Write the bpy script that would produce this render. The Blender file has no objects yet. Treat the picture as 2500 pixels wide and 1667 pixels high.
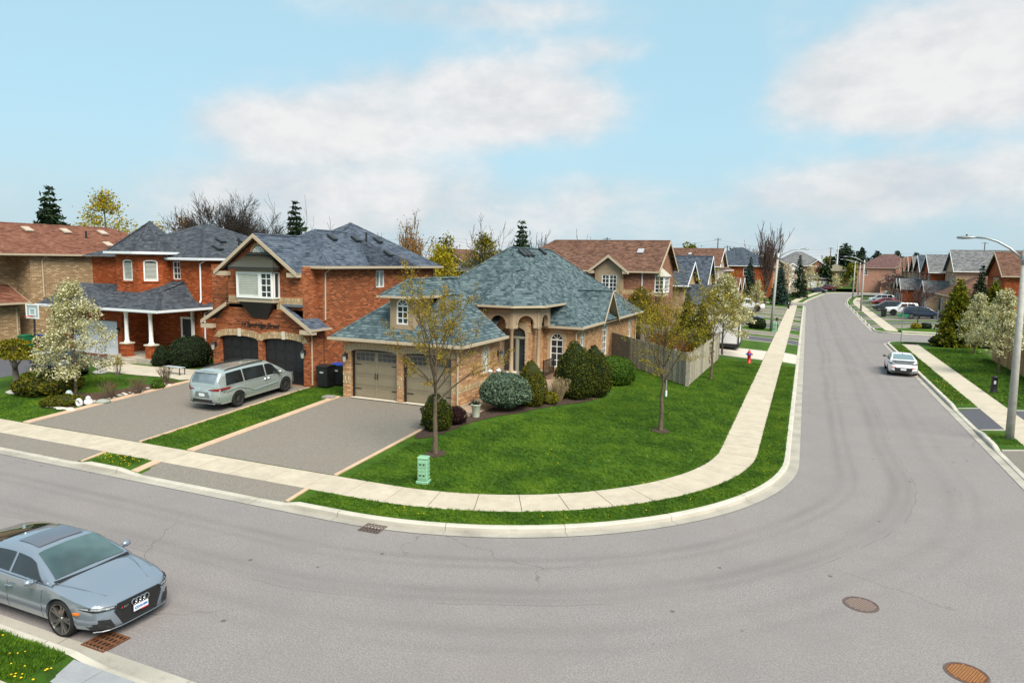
import bpy, bmesh, math, random
from mathutils import Vector, Matrix, noise
rnd = random.Random(7)
R_ = math.radians
S = bpy.context.scene
COL = S.collection
# ------------------------------------------------------------------ camera
CAM_H = 7.3
cam = bpy.data.cameras.new('camera'); camo = bpy.data.objects.new('camera', cam); COL.objects.link(camo)
cam.lens = 24; cam.sensor_width = 36; cam.sensor_fit = 'HORIZONTAL'; cam.clip_end = 6000; cam.clip_start = .1
_f = 2500 * 24 / 36
_b = Vector(((1972 - 1250) / _f, (649 - 833.5) / _f, 1)).normalized()
_p = Vector((-1250 / _f, (649 - .0175 * 1972 - 833.5) / _f, 1))
_u = _b.cross(_p).normalized()
if _u.y > 0: _u = -_u
_x = _b.cross(_u).normalized()
if _x.x < 0: _x = -_x
# rows of the world axes in camera coordinates (x right, y down, z forward)
_m = Matrix(((_x.x, _x.y, _x.z), (_b.x, _b.y, _b.z), (_u.x, _u.y, _u.z)))
right = _m.col[0]; up = -_m.col[1]; back = -_m.col[2]
camo.matrix_world = Matrix(((right.x, up.x, back.x, 0), (right.y, up.y, back.y, 0), (right.z, up.z, back.z, CAM_H), (0, 0, 0, 1)))
S.camera = camo
def pix_dir(px, py):
    d = _m @ Vector(((px - 1250) / _f, (py - 833.5) / _f, 1)); return d.normalized()
# ------------------------------------------------------------------ exposure
S.render.engine = 'CYCLES'
vs = S.view_settings
vs.view_transform = 'Standard'; vs.look = 'None'; vs.gamma = 1; vs.use_curve_mapping = False
vs.exposure = 0.75
S.cycles.max_bounces = 6; S.cycles.diffuse_bounces = 3; S.cycles.glossy_bounces = 3; S.cycles.transmission_bounces = 4; S.cycles.transparent_max_bounces = 6
S.cycles.caustics_reflective = False; S.cycles.caustics_refractive = False
# ------------------------------------------------------------------ sky
SUN_EL, SUN_AZ = 50.0, 128.0           # compass-like azimuth of the sun, measured clockwise from +Y
W = bpy.data.worlds.new('World'); S.world = W; W.use_nodes = True
nt = W.node_tree; nt.nodes.clear()
def wn(t, **k):
    n = nt.nodes.new(t)
    for a, v in k.items(): setattr(n, a, v)
    return n
def wmath(op, a, b=None, clamp=False):
    n = wn('ShaderNodeMath', operation=op, use_clamp=clamp)
    for i, v in enumerate((a, b)):
        if v is None: continue
        if isinstance(v, (int, float)): n.inputs[i].default_value = v
        else: nt.links.new(v, n.inputs[i])
    return n.outputs[0]
def wvec(op, a, b=None):
    n = wn('ShaderNodeVectorMath', operation=op)
    for i, v in enumerate((a, b)):
        if v is None: continue
        if isinstance(v, (tuple, Vector)): n.inputs[i].default_value = v
        else: nt.links.new(v, n.inputs[i])
    return n
wo = wn('ShaderNodeOutputWorld'); bg = wn('ShaderNodeBackground'); nt.links.new(bg.outputs[0], wo.inputs[0])
sky = wn('ShaderNodeTexSky', sky_type='NISHITA'); sky.sun_disc = False
sky.sun_elevation = R_(SUN_EL); sky.sun_rotation = R_(SUN_AZ); sky.altitude = 150; sky.air_density = 1.0; sky.dust_density = 1.2; sky.ozone_density = 1.0
bg.inputs[1].default_value = 0.12
tc = wn('ShaderNodeTexCoord'); D = tc.outputs['Generated']
sep = wn('ShaderNodeSeparateXYZ'); nt.links.new(D, sep.inputs[0])
def wnoise(vec, scale, detail, rough, dist=0.0, off=(0, 0, 0)):
    a = wvec('ADD', vec, off)
    n = wn('ShaderNodeTexNoise'); nt.links.new(a.outputs[0], n.inputs['Vector'])
    n.inputs['Scale'].default_value = scale; n.inputs['Detail'].default_value = detail; n.inputs['Roughness'].default_value = rough; n.inputs['Distortion'].default_value = dist
    return n.outputs['Fac']
flat = wvec('MULTIPLY', D, (1.0, 1.0, 1.9))
n1 = wnoise(flat.outputs[0], 2.6, 9, .56, .2, (3.1, 1.7, .4))
n2 = wnoise(flat.outputs[0], 7.5, 8, .6, .15, (9.1, 4.7, 2))
dens = wmath('ADD', wmath('MULTIPLY', n1, .66), wmath('MULTIPLY', n2, .34))
def blob(px, py, rx, ry, amp):
    """a bank of cloud round one direction of the sky"""
    c = pix_dir(px, py); e1 = Vector((c.y, -c.x, 0)).normalized(); e2 = e1.cross(c)
    global dens
    d1 = wvec('DOT_PRODUCT', D, e1).outputs['Value']; d2 = wvec('DOT_PRODUCT', wvec('SUBTRACT', D, c).outputs[0], e2).outputs['Value']
    fw = wmath('GREATER_THAN', wvec('DOT_PRODUCT', D, c).outputs['Value'], 0)
    q = wmath('ADD', wmath('POWER', wmath('ABSOLUTE', wmath('DIVIDE', d1, rx)), 2.0), wmath('POWER', wmath('ABSOLUTE', wmath('DIVIDE', d2, ry)), 2.0))
    g = wmath('MULTIPLY', wmath('POWER', 2.718, wmath('MULTIPLY', q, -1.0)), fw)
    dens = wmath('ADD', dens, wmath('MULTIPLY', g, amp))
blob(800, 330, .17, .035, .20); blob(1150, 250, .20, .055, .20); blob(640, 300, .12, .04, .16); blob(1400, 290, .12, .05, .10)
blob(2150, 200, .13, .06, .26); blob(2420, 150, .15, .062, .26); blob(1300, 30, .22, .022, .17); blob(1480, 120, .10, .018, .12)
blob(650, 470, .34, .05, .20); blob(2350, 460, .16, .04, .12); blob(2250, 340, .3, .022, -.12); blob(1300, 470, .4, .04, .05)
blob(250, 120, .22, .12, -.20); blob(1700, 200, .09, .13, -.24); blob(1600, 390, .2, .03, -.12); blob(120, 350, .12, .05, -.1); blob(900, 100, .2, .03, -.12)
mr = wn('ShaderNodeMapRange', interpolation_type='SMOOTHERSTEP'); nt.links.new(dens, mr.inputs[0])
mr.inputs[1].default_value = .45; mr.inputs[2].default_value = .69
mr2 = wn('ShaderNodeMapRange', interpolation_type='SMOOTHSTEP'); nt.links.new(dens, mr2.inputs[0]); mr2.inputs[1].default_value = .38; mr2.inputs[2].default_value = .78
mask = wmath('ADD', wmath('MULTIPLY', mr.outputs[0], .45), wmath('MULTIPLY', mr2.outputs[0], .55))
# cloud tone: bright tops, grey undersides
tone = wn('ShaderNodeValToRGB'); 
nt.links.new(wmath('ADD', wmath('MULTIPLY', n2, 1.0), wmath('MULTIPLY', dens, .12)), tone.inputs[0])
tone.color_ramp.elements[0].position = .38; tone.color_ramp.elements[0].color = (3.15, 3.28, 3.45, 1)
tone.color_ramp.elements[1].position = .72; tone.color_ramp.elements[1].color = (4.45, 4.36, 4.32, 1)
# the blue of the clear sky, from the sky model, thinned with high haze
mixh = wn('ShaderNodeMix', data_type='RGBA'); mixh.inputs[0].default_value = .82
nt.links.new(sky.outputs[0], mixh.inputs[6]); mixh.inputs[7].default_value = (2.35, 3.75, 4.30, 1)
hz = wn('ShaderNodeMapRange', interpolation_type='SMOOTHSTEP'); nt.links.new(sep.outputs[2], hz.inputs[0])
hz.inputs[1].default_value = 0.0; hz.inputs[2].default_value = .20; hz.inputs[3].default_value = .7; hz.inputs[4].default_value = 0
mixz = wn('ShaderNodeMix', data_type='RGBA'); nt.links.new(hz.outputs[0], mixz.inputs[0]); nt.links.new(mixh.outputs[2], mixz.inputs[6]); mixz.inputs[7].default_value = (2.6, 3.25, 3.62, 1)
mixc = wn('ShaderNodeMix', data_type='RGBA'); nt.links.new(wmath('MULTIPLY', mask, .93), mixc.inputs[0]); nt.links.new(mixz.outputs[2], mixc.inputs[6]); nt.links.new(tone.outputs[0], mixc.inputs[7])
nt.links.new(mixc.outputs[2], bg.inputs[0])
W.cycles.sampling_method = 'MANUAL'; W.cycles.sample_map_resolution = 512
# ------------------------------------------------------------------ sun (behind thin cloud)
sl = bpy.data.lights.new('sun', 'SUN'); sl.energy = 3.6; sl.angle = R_(40); sl.color = (1, .925, .80)
so = bpy.data.objects.new('sun', sl); COL.objects.link(so)
_sd = Vector((math.sin(R_(SUN_AZ)) * math.cos(R_(SUN_EL)), math.cos(R_(SUN_AZ)) * math.cos(R_(SUN_EL)), math.sin(R_(SUN_EL))))
so.rotation_euler = _sd.to_track_quat('Z', 'Y').to_euler(); so.location = (0, 0, 60)
# ------------------------------------------------------------------ helpers
SPLIT = {'buff_band', 'bay_window', 'eave_return', 'strap_hinge', 'bay_trim', 'dormer_trim', 'bargeboard', 'flashing', 'vent_hole', 'sign_blade', 'door_handle', 'wiper', 'hood_crease', 'side_crease', 'foundation', 'crossarm'}
class MB:
    """collects geometry; build() links it as one mesh object"""
    def __init__(s): s.v = []; s.f = []
    def poly(s, *p):
        i = len(s.v); s.v += [tuple(q) for q in p]; s.f.append(tuple(range(i, i + len(p)))); return s
    def box(s, x0, x1, y0, y1, z0, z1):
        i = len(s.v)
        s.v += [(x0, y0, z0), (x1, y0, z0), (x1, y1, z0), (x0, y1, z0), (x0, y0, z1), (x1, y0, z1), (x1, y1, z1), (x0, y1, z1)]
        s.f += [tuple(i + k for k in q) for q in ((0, 3, 2, 1), (4, 5, 6, 7), (0, 1, 5, 4), (1, 2, 6, 5), (2, 3, 7, 6), (3, 0, 4, 7))]; return s
    def prism(s, pts, vec):
        """closed polygon pts swept along vec"""
        n = len(pts); i = len(s.v); vec = Vector(vec)
        s.v += [tuple(p) for p in pts] + [tuple(Vector(p) + vec) for p in pts]
        s.f.append(tuple(range(i + n - 1, i - 1, -1))); s.f.append(tuple(range(i + n, i + 2 * n)))
        for k in range(n):
            j = (k + 1) % n; s.f.append((i + k, i + j, i + n + j, i + n + k))
        return s
    def tube(s, path, rad, n=6, cap=True):
        path = [Vector(p) for p in path]
        if not isinstance(rad, (list, tuple)): rad = [rad] * len(path)
        i = len(s.v); prev = None
        for k, p in enumerate(path):
            t = (path[min(k + 1, len(path) - 1)] - path[max(k - 1, 0)])
            t = t.normalized() if t.length > 1e-9 else Vector((0, 0, 1))
            if prev is None:
                a = t.orthogonal().normalized()
            else:
                a = prev - t * prev.dot(t); a = a.normalized() if a.length > 1e-6 else t.orthogonal().normalized()
            prev = a; b = t.cross(a)
            for q in range(n):
                w = 2 * math.pi * q / n
                s.v.append(tuple(p + (a * math.cos(w) + b * math.sin(w)) * rad[k]))
        for k in range(len(path) - 1):
            for q in range(n):
                r = (q + 1) % n; s.f.append((i + k * n + q, i + k * n + r, i + (k + 1) * n + r, i + (k + 1) * n + q))
        if cap:
            s.f.append(tuple(i + q for q in range(n - 1, -1, -1))); e = i + (len(path) - 1) * n; s.f.append(tuple(e + q for q in range(n)))
        return s
    def lathe(s, prof, c=(0, 0, 0), n=16, axis='Z'):
        i = len(s.v)
        for r, z in prof:
            for q in range(n):
                w = 2 * math.pi * q / n; a, b = r * math.cos(w), r * math.sin(w)
                p = (a, b, z) if axis == 'Z' else ((z, a, b) if axis == 'X' else (a, z, b))
                s.v.append((c[0] + p[0], c[1] + p[1], c[2] + p[2]))
        for k in range(len(prof) - 1):
            for q in range(n):
                r = (q + 1) % n; fc = (i + k * n + q, i + k * n + r, i + (k + 1) * n + r, i + (k + 1) * n + q)
                s.f.append(fc if axis != 'Y' else fc[::-1])
        return s
    def add(s, o, mt=None):
        i = len(s.v); s.v += [tuple(mt @ Vector(p)) for p in o.v] if mt else o.v; s.f += [tuple(i + k for k in q) for q in o.f]; return s
    def xf(s, mt): s.v = [tuple(mt @ Vector(p)) for p in s.v]; return s
    def mesh(s, name, m, smooth=False):
        me = bpy.data.meshes.new(name); me.from_pydata(s.v, [], s.f); me.materials.append(m)
        if smooth: me.polygons.foreach_set('use_smooth', [True] * len(me.polygons))
        me.update(); return me
    def islands(s):
        par = list(range(len(s.v)))
        def find(a):
            while par[a] != a: par[a] = par[par[a]]; a = par[a]
            return a
        for f in s.f:
            r = find(f[0])
            for k in f[1:]: par[find(k)] = r
        out = {}
        for f in s.f: out.setdefault(find(f[0]), []).append(f)
        res = []
        for fs in out.values():
            m = {}; mb = MB()
            for f in fs:
                for k in f:
                    if k not in m: m[k] = len(mb.v); mb.v.append(s.v[k])
                mb.f.append(tuple(m[k] for k in f))
            res.append(mb)
        return res
    def build(s, name, m, parent=None, smooth=False):
        if name in SPLIT and parent is not None:
            for i in s.islands(): o = link(name, i.mesh(name, m, smooth), parent)
            return o
        return link(name, s.mesh(name, m, smooth), parent)
def link(name, me, parent=None):
    o = bpy.data.objects.new(name, me); COL.objects.link(o)
    if parent: o.parent = parent
    return o
def tag(o, label=None, cat=None, group=None, kind=None):
    if label: o['label'] = label
    if cat: o['category'] = cat
    if group: o['group'] = group
    if kind: o['kind'] = kind
    return o
def thing(name, label, cat, loc=(0, 0, 0), rz=0, group=None):
    o = bpy.data.objects.new(name, None); COL.objects.link(o); o.location = loc; o.rotation_euler = (0, 0, rz)
    o.empty_display_size = .2
    return tag(o, label, cat, group)
def copy_tree(o, parent=None):
    c = o.copy(); COL.objects.link(c); c.parent = parent
    for ch in KIDS.get(o.name) or [k for k in o.children]: copy_tree(ch, c)
    return c
KIDS = {}
def bevel(o, w, seg=2):
    m = o.modifiers.new('bevel', 'BEVEL'); m.width = w; m.segments = seg; m.limit_method = 'ANGLE'; return o
def baked(o):
    """apply an object's modifiers"""
    dg = bpy.context.evaluated_depsgraph_get(); me = bpy.data.meshes.new_from_object(o.evaluated_get(dg)); o.modifiers.clear(); o.data = me; return o
# ------------------------------------------------------------------ materials
MATS = {}
def newmat(name):
    m = bpy.data.materials.new(name); m.use_nodes = True; MATS[name] = m
    t = m.node_tree; b = t.nodes['Principled BSDF']; return m, t, b
def nd(t, ty, **k):
    n = t.nodes.new(ty)
    for a, v in k.items(): setattr(n, a, v)
    return n
def setin(t, n, i, v):
    if isinstance(v, (int, float, tuple, list)): n.inputs[i].default_value = v
    else: t.links.new(v, n.inputs[i])
def mth(t, op, a, b=None, c=None, clamp=False):
    n = nd(t, 'ShaderNodeMath', operation=op, use_clamp=clamp)
    for i, v in enumerate((a, b, c)):
        if v is not None: setin(t, n, i, v)
    return n.outputs[0]
def nz(t, scale, detail=3, rough=.5, vec=None, dist=0):
    n = nd(t, 'ShaderNodeTexNoise'); n.inputs['Scale'].default_value = scale; n.inputs['Detail'].default_value = detail; n.inputs['Roughness'].default_value = rough; n.inputs['Distortion'].default_value = dist
    if vec is None: vec = nd(t, 'ShaderNodeNewGeometry').outputs['Position']
    t.links.new(vec, n.inputs['Vector']); return n.outputs['Fac']
def ramp(t, fac, *stops):
    r = nd(t, 'ShaderNodeValToRGB'); t.links.new(fac, r.inputs[0]); cr = r.color_ramp
    while len(cr.elements) < len(stops): cr.elements.new(.5)
    for e, (p, c) in zip(cr.elements, stops): e.position = p; e.color = (*c, 1)
    return r.outputs[0]
def mixc_(t, fac, a, b, mode='MIX'):
    n = nd(t, 'ShaderNodeMix', data_type='RGBA', blend_type=mode); setin(t, n, 0, fac)
    for i, v in ((6, a), (7, b)):
        if isinstance(v, tuple): v = (*v[:3], 1)
        setin(t, n, i, v)
    return n.outputs[2]
def bump(t, b, h, strength=.3, dist=.02):
    n = nd(t, 'ShaderNodeBump'); n.inputs['Strength'].default_value = strength; n.inputs['Distance'].default_value = dist; setin(t, n, 'Height', h); t.links.new(n.outputs[0], b.inputs['Normal'])
def plain(name, col, rough=.6, metal=0, var=.0, vs_=6, coat=0, spec=None, bmp=0, bs=40):
    if name in MATS: return MATS[name]
    m, t, b = newmat(name)
    b.inputs['Base Color'].default_value = (*col, 1); b.inputs['Roughness'].default_value = rough; b.inputs['Metallic'].default_value = metal
    if coat: b.inputs['Coat Weight'].default_value = coat; b.inputs['Coat Roughness'].default_value = .04
    b.inputs['Specular IOR Level'].default_value = spec if spec is not None else (.2 if rough > .55 else .5)
    if var:
        f = nz(t, vs_, 4, .6)
        t.links.new(ramp(t, f, (.3, tuple(c * (1 - var) for c in col)), (.7, tuple(min(1, c * (1 + var)) for c in col))), b.inputs['Base Color'])
    if bmp: bump(t, b, nz(t, bs, 3), bmp, .01)
    return m
def surf_uv(t):
    """metric coordinates in the plane of the face: u level, v up the slope"""
    g = nd(t, 'ShaderNodeNewGeometry'); N = g.outputs['True Normal']; P = g.outputs['Position']
    def vm(op, a, b):
        n = nd(t, 'ShaderNodeVectorMath', operation=op); setin(t, n, 0, a)
        if b is not None: setin(t, n, 1, b)
        return n
    tg = vm('NORMALIZE', vm('CROSS_PRODUCT', (0, 0, 1), N).outputs[0], None).outputs[0]
    bt = vm('CROSS_PRODUCT', N, tg).outputs[0]
    c = nd(t, 'ShaderNodeCombineXYZ'); t.links.new(vm('DOT_PRODUCT', P, tg).outputs['Value'], c.inputs[0]); t.links.new(vm('DOT_PRODUCT', P, bt).outputs['Value'], c.inputs[1])
    return c.outputs[0]
def brickmat(name, c1, c2, mortar, bw=.30, rh=.10, dark=None, rough=.85, ms=.015, weather=.22):
    if name in MATS: return MATS[name]
    m, t, b = newmat(name); uv = surf_uv(t)
    br = nd(t, 'ShaderNodeTexBrick'); t.links.new(uv, br.inputs['Vector']); br.inputs['Scale'].default_value = 1
    br.inputs['Brick Width'].default_value = bw; br.inputs['Row Height'].default_value = rh; br.inputs['Mortar Size'].default_value = ms; br.inputs['Mortar Smooth'].default_value = .15; br.inputs['Bias'].default_value = -.1
    br.inputs['Color1'].default_value = (*c1, 1); br.inputs['Color2'].default_value = (*c2, 1); br.inputs['Mortar'].default_value = (*mortar, 1)
    col = br.outputs['Color']
    # a second set of the same bricks, offset in seed, picks odd dark / pale bricks
    br2 = nd(t, 'ShaderNodeTexBrick'); 
    mp = nd(t, 'ShaderNodeVectorMath', operation='ADD'); t.links.new(uv, mp.inputs[0]); mp.inputs[1].default_value = (bw * 40, rh * 62, 0); t.links.new(mp.outputs[0], br2.inputs['Vector'])
    for k in ('Scale', 'Brick Width', 'Row Height', 'Mortar Size', 'Bias'): br2.inputs[k].default_value = br.inputs[k].default_value
    br2.inputs['Color1'].default_value = (0, 0, 0, 1); br2.inputs['Color2'].default_value = (1, 1, 1, 1); br2.inputs['Mortar'].default_value = (.5, .5, .5, 1)
    dk = dark or tuple(c * .45 for c in c1)
    col = mixc_(t, ramp(t, br2.outputs['Color'], (.70, (0, 0, 0)), (.86, (.75, .75, .75))), col, dk)
    col = mixc_(t, ramp(t, br2.outputs['Color'], (.08, (.55, .55, .55)), (.2, (0, 0, 0))), col, tuple(min(1, c * 1.5 + .04) for c in c2))
    col = mixc_(t, mth(t, 'MULTIPLY', nz(t, .55, 4, .6), weather), col, tuple(c * .55 for c in c1))
    t.links.new(col, b.inputs['Base Color']); b.inputs['Roughness'].default_value = rough
    b.inputs['Specular IOR Level'].default_value = .12
    bump(t, b, mth(t, 'SUBTRACT', 1, br.outputs['Fac']), .6, .008)
    return m
def shingle(name, c1, c2, dark, row=.175, w=.38, rough=.9):
    if name in MATS: return MATS[name]
    m, t, b = newmat(name); uv = surf_uv(t)
    def br(w_, off, seed):
        n = nd(t, 'ShaderNodeTexBrick', offset=off); mp = nd(t, 'ShaderNodeVectorMath', operation='ADD'); t.links.new(uv, mp.inputs[0]); mp.inputs[1].default_value = (seed * 3.17, row * 10 * seed, 0)
        t.links.new(mp.outputs[0], n.inputs['Vector']); n.inputs['Scale'].default_value = 1; n.inputs['Brick Width'].default_value = w_; n.inputs['Row Height'].default_value = row; n.inputs['Mortar Size'].default_value = .004; n.inputs['Bias'].default_value = 0
        n.inputs['Color1'].default_value = (0, 0, 0, 1); n.inputs['Color2'].default_value = (1, 1, 1, 1); n.inputs['Mortar'].default_value = (.3, .3, .3, 1); return n
    a = br(w, .37, 1); c = br(w * .61, .63, 2)
    f = mth(t, 'ADD', mth(t, 'MULTIPLY', a.outputs['Color'], .55), mth(t, 'MULTIPLY', c.outputs['Color'], .45))
    f = mth(t, 'ADD', f, mth(t, 'MULTIPLY', mth(t, 'SUBTRACT', nz(t, .6, 4, .6), .5), .18))
    col = ramp(t, f, (.12, dark), (.45, c1), (.88, c2))
    # shadow line at the butt edge of each course, painted into the colour
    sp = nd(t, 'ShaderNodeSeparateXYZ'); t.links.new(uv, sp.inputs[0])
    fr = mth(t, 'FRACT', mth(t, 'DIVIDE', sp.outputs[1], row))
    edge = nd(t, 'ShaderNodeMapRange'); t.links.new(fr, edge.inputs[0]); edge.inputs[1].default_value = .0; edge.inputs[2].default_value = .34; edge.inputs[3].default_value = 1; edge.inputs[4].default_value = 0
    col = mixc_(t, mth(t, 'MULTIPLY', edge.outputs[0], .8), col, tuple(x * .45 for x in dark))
    col = mixc_(t, .25, col, ramp(t, nz(t, 260, 2), (.35, (0, 0, 0)), (.7, (1, 1, 1))), 'SOFT_LIGHT')
    t.links.new(col, b.inputs['Base Color']); b.inputs['Roughness'].default_value = rough; b.inputs['Specular IOR Level'].default_value = .12
    bump(t, b, mth(t, 'ADD', mth(t, 'MULTIPLY', fr, -.6), mth(t, 'MULTIPLY', a.outputs['Color'], .4)), .6, .012)
    return m
# ------------------------------------------------------------------ ground materials
def asphalt(name, base, tint=(1, 1, 1), tyre=False):
    m, t, b = newmat(name)
    fine = nz(t, 26, 4, .85); mid = nz(t, 6, 6, .7); big = nz(t, .35, 4, .6)
    c = tuple(base * k for k in tint)
    col = ramp(t, fine, (.36, tuple(x * .42 for x in c)), (.5, c), (.64, tuple(x * 1.75 for x in c)))
    col = mixc_(t, .4, col, ramp(t, mid, (.3, tuple(x * .82 for x in c)), (.7, tuple(x * 1.16 for x in c))))
    col = mixc_(t, mth(t, 'MULTIPLY', ramp(t, big, (.35, (0, 0, 0)), (.7, (1, 1, 1))), .35), col, tuple(x * y for x, y in zip(c, (1.12, 1.02, .98))))
    if tyre:
        # rubber marks polished by turning traffic: rings about the bend, uneven in strength
        g = nd(t, 'ShaderNodeNewGeometry'); sp = nd(t, 'ShaderNodeSeparateXYZ'); t.links.new(g.outputs['Position'], sp.inputs[0])
        dx = mth(t, 'MAXIMUM', mth(t, 'ADD', sp.outputs[0], 11.8), 0); dy = mth(t, 'MAXIMUM', mth(t, 'SUBTRACT', 26.85, sp.outputs[1]), 0)
        r = mth(t, 'SQRT', mth(t, 'ADD', mth(t, 'POWER', dx, 2), mth(t, 'POWER', dy, 2)))
        r = mth(t, 'ADD', r, mth(t, 'MULTIPLY', mth(t, 'SUBTRACT', nz(t, .09, 2), .5), .9))
        tot = None
        for rc, w, a in ((13.3, .16, .55), (13.75, .12, .4), (14.95, .2, .6), (15.35, .14, .45), (16.5, .22, .35), (17.2, .15, .25)):
            e = mth(t, 'POWER', 2.718, mth(t, 'MULTIPLY', mth(t, 'POWER', mth(t, 'DIVIDE', mth(t, 'SUBTRACT', r, rc), w), 2), -1))
            e = mth(t, 'MULTIPLY', e, a); tot = e if tot is None else mth(t, 'ADD', tot, e)
        tot = mth(t, 'MULTIPLY', tot, ramp(t, nz(t, .22, 3), (.34, (.2, .2, .2)), (.6, (1, 1, 1))))
        col = mixc_(t, mth(t, 'MULTIPLY', tot, .62), col, tuple(x * .5 for x in c))
        # paving seam down the middle and hairline cracks
        sx = mth(t, 'ABSOLUTE', mth(t, 'SUBTRACT', mth(t, 'SUBTRACT', r, 15.55), mth(t, 'MULTIPLY', mth(t, 'SUBTRACT', nz(t, .8, 3), .5), .25)))
        col = mixc_(t, mth(t, 'MULTIPLY', mth(t, 'LESS_THAN', sx, .016), mth(t, 'MULTIPLY', ramp(t, nz(t, .5, 2), (.4, (0, 0, 0)), (.55, (1, 1, 1))), .5)), col, tuple(x * .45 for x in c))
        wv = nd(t, 'ShaderNodeVectorMath', operation='ADD'); t.links.new(g.outputs['Position'], wv.inputs[0]); nn = nd(t, 'ShaderNodeTexNoise'); nn.inputs['Scale'].default_value = 1.1; nn.inputs['Detail'].default_value = 4; t.links.new(g.outputs['Position'], nn.inputs['Vector']); t.links.new(nn.outputs['Color'], wv.inputs[1])
        vc = nd(t, 'ShaderNodeTexVoronoi', feature='DISTANCE_TO_EDGE'); vc.inputs['Scale'].default_value = .16; t.links.new(wv.outputs[0], vc.inputs['Vector'])
        col = mixc_(t, mth(t, 'MULTIPLY', mth(t, 'LESS_THAN', vc.outputs['Distance'], .0022), mth(t, 'MULTIPLY', ramp(t, nz(t, .17, 2), (.5, (0, 0, 0)), (.58, (1, 1, 1))), .55)), col, tuple(x * .4 for x in c))
        # broad warm and cool patches
        col = mixc_(t, mth(t, 'MULTIPLY', ramp(t, nz(t, .55, 5, .65), (.42, (0, 0, 0)), (.62, (1, 1, 1))), .28), col, tuple(x * y for x, y in zip(c, (.80, .79, .80))))
        # small tar spots
        v = nd(t, 'ShaderNodeTexVoronoi'); v.inputs['Scale'].default_value = .9; t.links.new(g.outputs['Position'], v.inputs['Vector'])
        col = mixc_(t, ramp(t, v.outputs['Distance'], (.035, (.8, .8, .8)), (.06, (0, 0, 0))), col, tuple(x * .35 for x in c))
    t.links.new(col, b.inputs['Base Color']); b.inputs['Roughness'].default_value = .92; b.inputs['Specular IOR Level'].default_value = .3
    bump(t, b, fine, .35, .006)
    return m
ROAD = asphalt('road_asphalt', .200, (1.07, .98, .965), True)
DRIVE = asphalt('driveway_asphalt', .168, (1.11, 1.0, .86))
DRIVE_D = asphalt('sealed_driveway_asphalt', .088, (.96, .96, 1.12))
def concrete(name, c, var=.14):
    m, t, b = newmat(name)
    col = ramp(t, nz(t, 2.2, 6, .65), (.3, tuple(x * (1 - var) for x in c)), (.7, tuple(min(1, x * (1 + var)) for x in c)))
    col = mixc_(t, .45, col, ramp(t, nz(t, 70, 2), (.3, (.25, .25, .25)), (.7, (.75, .75, .75))), 'SOFT_LIGHT')
    rnd_ = nd(t, 'ShaderNodeObjectInfo').outputs['Random']
    col = mixc_(t, mth(t, 'MULTIPLY', rnd_, .16), col, tuple(x * .72 for x in c))
    t.links.new(col, b.inputs['Base Color']); b.inputs['Roughness'].default_value = .9; b.inputs['Specular IOR Level'].default_value = .3
    bump(t, b, nz(t, 60, 3), .2, .004)
    return m
def kerb_stain(m):
    t = m.node_tree; b = t.nodes['Principled BSDF']; src = b.inputs['Base Color'].links[0].from_socket; g = nd(t, 'ShaderNodeNewGeometry')
    wear = ramp(t, nz(t, 1.1, 5, .7), (.42, (0, 0, 0)), (.68, (1, 1, 1))); sp = nd(t, 'ShaderNodeSeparateXYZ'); t.links.new(g.outputs['Position'], sp.inputs[0])
    low = nd(t, 'ShaderNodeMapRange'); t.links.new(sp.outputs[2], low.inputs[0]); low.inputs[1].default_value = .0; low.inputs[2].default_value = .13; low.inputs[3].default_value = .75; low.inputs[4].default_value = .1
    t.links.new(mixc_(t, mth(t, 'MULTIPLY', wear, low.outputs[0]), src, (.17, .155, .135)), b.inputs['Base Color']); return m
SIDE = concrete('sidewalk_concrete', (.46, .40, .315))
CURB = concrete('curb_concrete', (.49, .455, .39), .16)
GUTTER = concrete('gutter_concrete', (.40, .37, .32), .2)
kerb_stain(CURB); kerb_stain(GUTTER)
EDGING = concrete('tan_edging_concrete', (.52, .36, .25), .16)
PATIO = concrete('patio_concrete', (.46, .41, .33), .12)
FLAG = concrete('grey_flagstone', (.27, .275, .29), .12)
SOIL = plain('dark_mulch', (.060, .040, .030), .95, 0, .5, 14, bmp=.8, bs=30)
BARESOIL = plain('garden_soil', (.075, .045, .03), .95, 0, .45, 10, bmp=.8, bs=25)
def lawnmat():
    m, t, b = newmat('lawn_grass')
    g = nd(t, 'ShaderNodeNewGeometry'); mp = nd(t, 'ShaderNodeMapping'); t.links.new(g.outputs['Position'], mp.inputs[0]); mp.inputs['Rotation'].default_value = (0, 0, R_(35)); mp.inputs['Scale'].default_value = (.5, 2.2, 1)
    f = mth(t, 'ADD', mth(t, 'MULTIPLY', nz(t, .9, 5, .65), .55), mth(t, 'MULTIPLY', nz(t, 1.6, 4, .6, mp.outputs[0]), .45))
    col = ramp(t, f, (.34, (.024, .062, .003)), (.5, (.044, .106, .005)), (.64, (.082, .150, .008)))
    col = mixc_(t, .7, col, ramp(t, nz(t, 55, 3, .7), (.3, (.12, .12, .12)), (.72, (.85, .85, .85))), 'SOFT_LIGHT')
    t.links.new(col, b.inputs['Base Color']); b.inputs['Roughness'].default_value = .8; b.inputs['Specular IOR Level'].default_value = .2
    bump(t, b, nz(t, 45, 4, .7), .9, .04)
    return m
LAWN = lawnmat()
def blademat():
    m, t, b = newmat('grass_blade')
    r = nd(t, 'ShaderNodeObjectInfo').outputs['Random']
    big = nz(t, .9, 5, .65)
    f = mth(t, 'ADD', mth(t, 'MULTIPLY', r, .22), mth(t, 'MULTIPLY', big, .95))
    col = ramp(t, f, (.40, (.028, .074, .003)), (.57, (.056, .130, .005)), (.74, (.115, .195, .009)))
    t.links.new(col, b.inputs['Base Color']); b.inputs['Roughness'].default_value = .6; b.inputs['Specular IOR Level'].default_value = .25
    return m
BLADE = blademat()
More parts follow.
